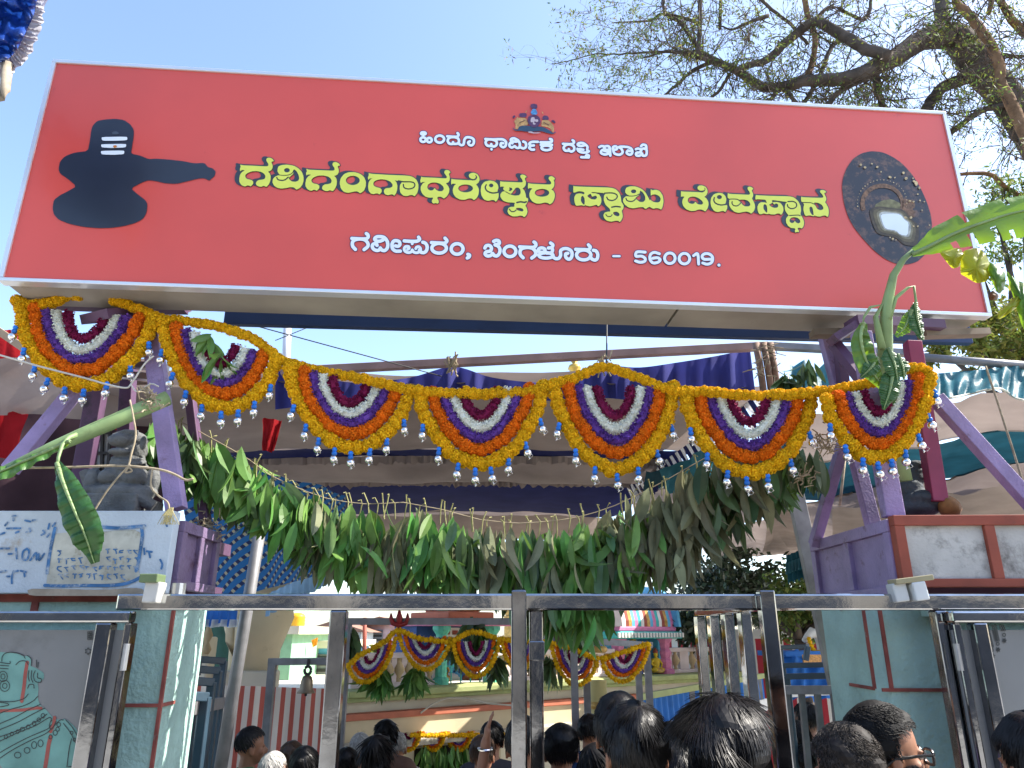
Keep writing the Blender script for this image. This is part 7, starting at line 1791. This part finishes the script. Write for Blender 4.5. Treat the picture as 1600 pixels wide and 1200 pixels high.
P_(1602, 1100, 2.15, 5, 'short', (.02, .02, .025), "dark haired head cut off by the right edge of the picture", True, seed=14)
P_(396, 1133, 5.3, -60, 'thin', (.03, .20, .08), "man with close cropped hair in a green garment beside the left tent pole", False, hm='hair')
P_(430, 1172, 4.4, -20, 'thin', (.4, .38, .34), "low bald head beside the left tent pole", False, hm='hair_w')
P_(478, 1156, 4.0, 10, 'short', (.12, .03, .04), "dark haired head just left of the second gate post", False)
P_(458, 1148, 5.2, 0, 'short', (.25, .18, .12), "dark haired head half hidden behind the left gate post", False, hm='hair_b')
P_(543, 1158, 5.4, 15, 'short', (.03, .03, .05), "dark haired person just right of the second gate post", False)
P_(564, 1143, 6.4, 0, 'thin', (.5, .52, .55), "bald man in a pale shirt in the distance", False, hm='hair_w')
P_(590, 1139, 5.1, -5, 'long', (.20, .03, .04), "woman with long black hair down her back near the temple doorway", False)
P_(604, 1115, 6.8, 5, 'bun', (.14, .08, .06), "tall dark haired person nearest the temple doorway", False)
P_(622, 1142, 7.2, 0, 'thin', (.45, .40, .32), "person with pale grey hair beside the temple doorway", False, hm='hair_w')
P_(818, 1108, 3.55, 4, 'short', (.30, .22, .34), "person in a mauve shirt raising one braceleted arm beside the central post", False, raised=True)
P_(769, 1117, 5.9, 0, 'short', (.05, .05, .06), "dark haired person left of the raised arm", False)
P_(755, 1138, 5.2, -15, 'short', (.20, .03, .06), "brown haired person left of the raised arm", False, hm='hair_b')
P_(921, 1106, 6.2, -20, 'short', (.02, .05, .14), "person in a blue shirt in front of the pale column", False)
P_(934, 1152, 4.6, -70, 'long', (.25, .18, .18), "long haired woman turned sideways behind the straight haired man", False)
P_(1047, 1118, 5.0, 0, 'short', (.06, .06, .07), "dark head seen between the two nearest heads", False)
P_(1256, 1088, 6.2, 30, 'short', (.30, .30, .30), "person behind the right queue railing under the blue table", False, skin='skin_dk')
P_(1240, 1116, 5.4, 20, 'short', (.55, .55, .55), "dark skinned person in a white shirt behind the right gate post", False, skin='skin_dk')
P_(1262, 1150, 4.9, -10, 'short', (.08, .08, .10), "low dark head behind the right queue railing uprights", False, skin='skin_dk')
# glasses, beard and eyes of the man in profile
gl = mat('black_frame', (.012, .012, .012), rough=.25, spec=.6); mb = MB()
for s in (-1, 1):
    c = Vector((s * .034, .106, 1.592)); r_ = [(c + Vector((.027 * math.copysign(abs(math.cos(a)) ** .6, math.cos(a)), -abs(math.cos(a)) * .004, .020 * math.copysign(abs(math.sin(a)) ** .6, math.sin(a))))) for a in np.linspace(0, 2 * math.pi, 25)]
    mb.tube(r_, .0044, 6); mb.tube([c + Vector((s * .026, 0, .008)), Vector((s * .078, .04, 1.598)), Vector((s * .084, -.02, 1.592)), Vector((s * .082, -.045, 1.575))], .0042, 6)
mb.tube([(-.008, .108, 1.594), (0, .112, 1.597), (.008, .108, 1.594)], .003, 6)
o = mb.build("glasses", gl); o.parent = E
mb = MB()
for s in (-1, 1): mb.ball((s * .031, .079, 1.592), (.013, .008, .009), 2)
o = mb.build("eyes", mat('eye_white', (.5, .48, .45), rough=.2), None, smooth=True); o.parent = E
mb = MB(); mb.keep = True; g_ = np.random.default_rng(5)
for k in range(2600):
    a = g_.uniform(-1.75, 1.75); z = g_.uniform(1.495, 1.575) if abs(a) > .75 else g_.uniform(1.49, 1.545)
    if abs(a) < .35 and 1.515 < z < 1.535: continue
    rr = .066 - max(0, 1.53 - z) * .55; p = Vector((math.sin(a) * rr, .020 + math.cos(a) * (rr + .012), z)); d = Vector((math.sin(a), math.cos(a), -.9)).normalized()
    mb.tube([p, p + d * .006, p + d * .012 + Vector((0, 0, -.003))], [.0012, .001, .0003], 3, False)
o = mb.build("beard", M['hair']); o.parent = E
# bracelet
for o_ in list(scene.objects):
    if o_.get("label", "").startswith("person in a mauve"):
        mb = MB(); mb.tube([Vector((-.175 + .032 * math.cos(a), .169 + .032 * math.sin(a), 1.565 + .004 * math.sin(a))) for a in np.linspace(0, 6.283, 20)], .006, 6); q_ = mb.build("bracelet", M['silver']); q_.parent = o_
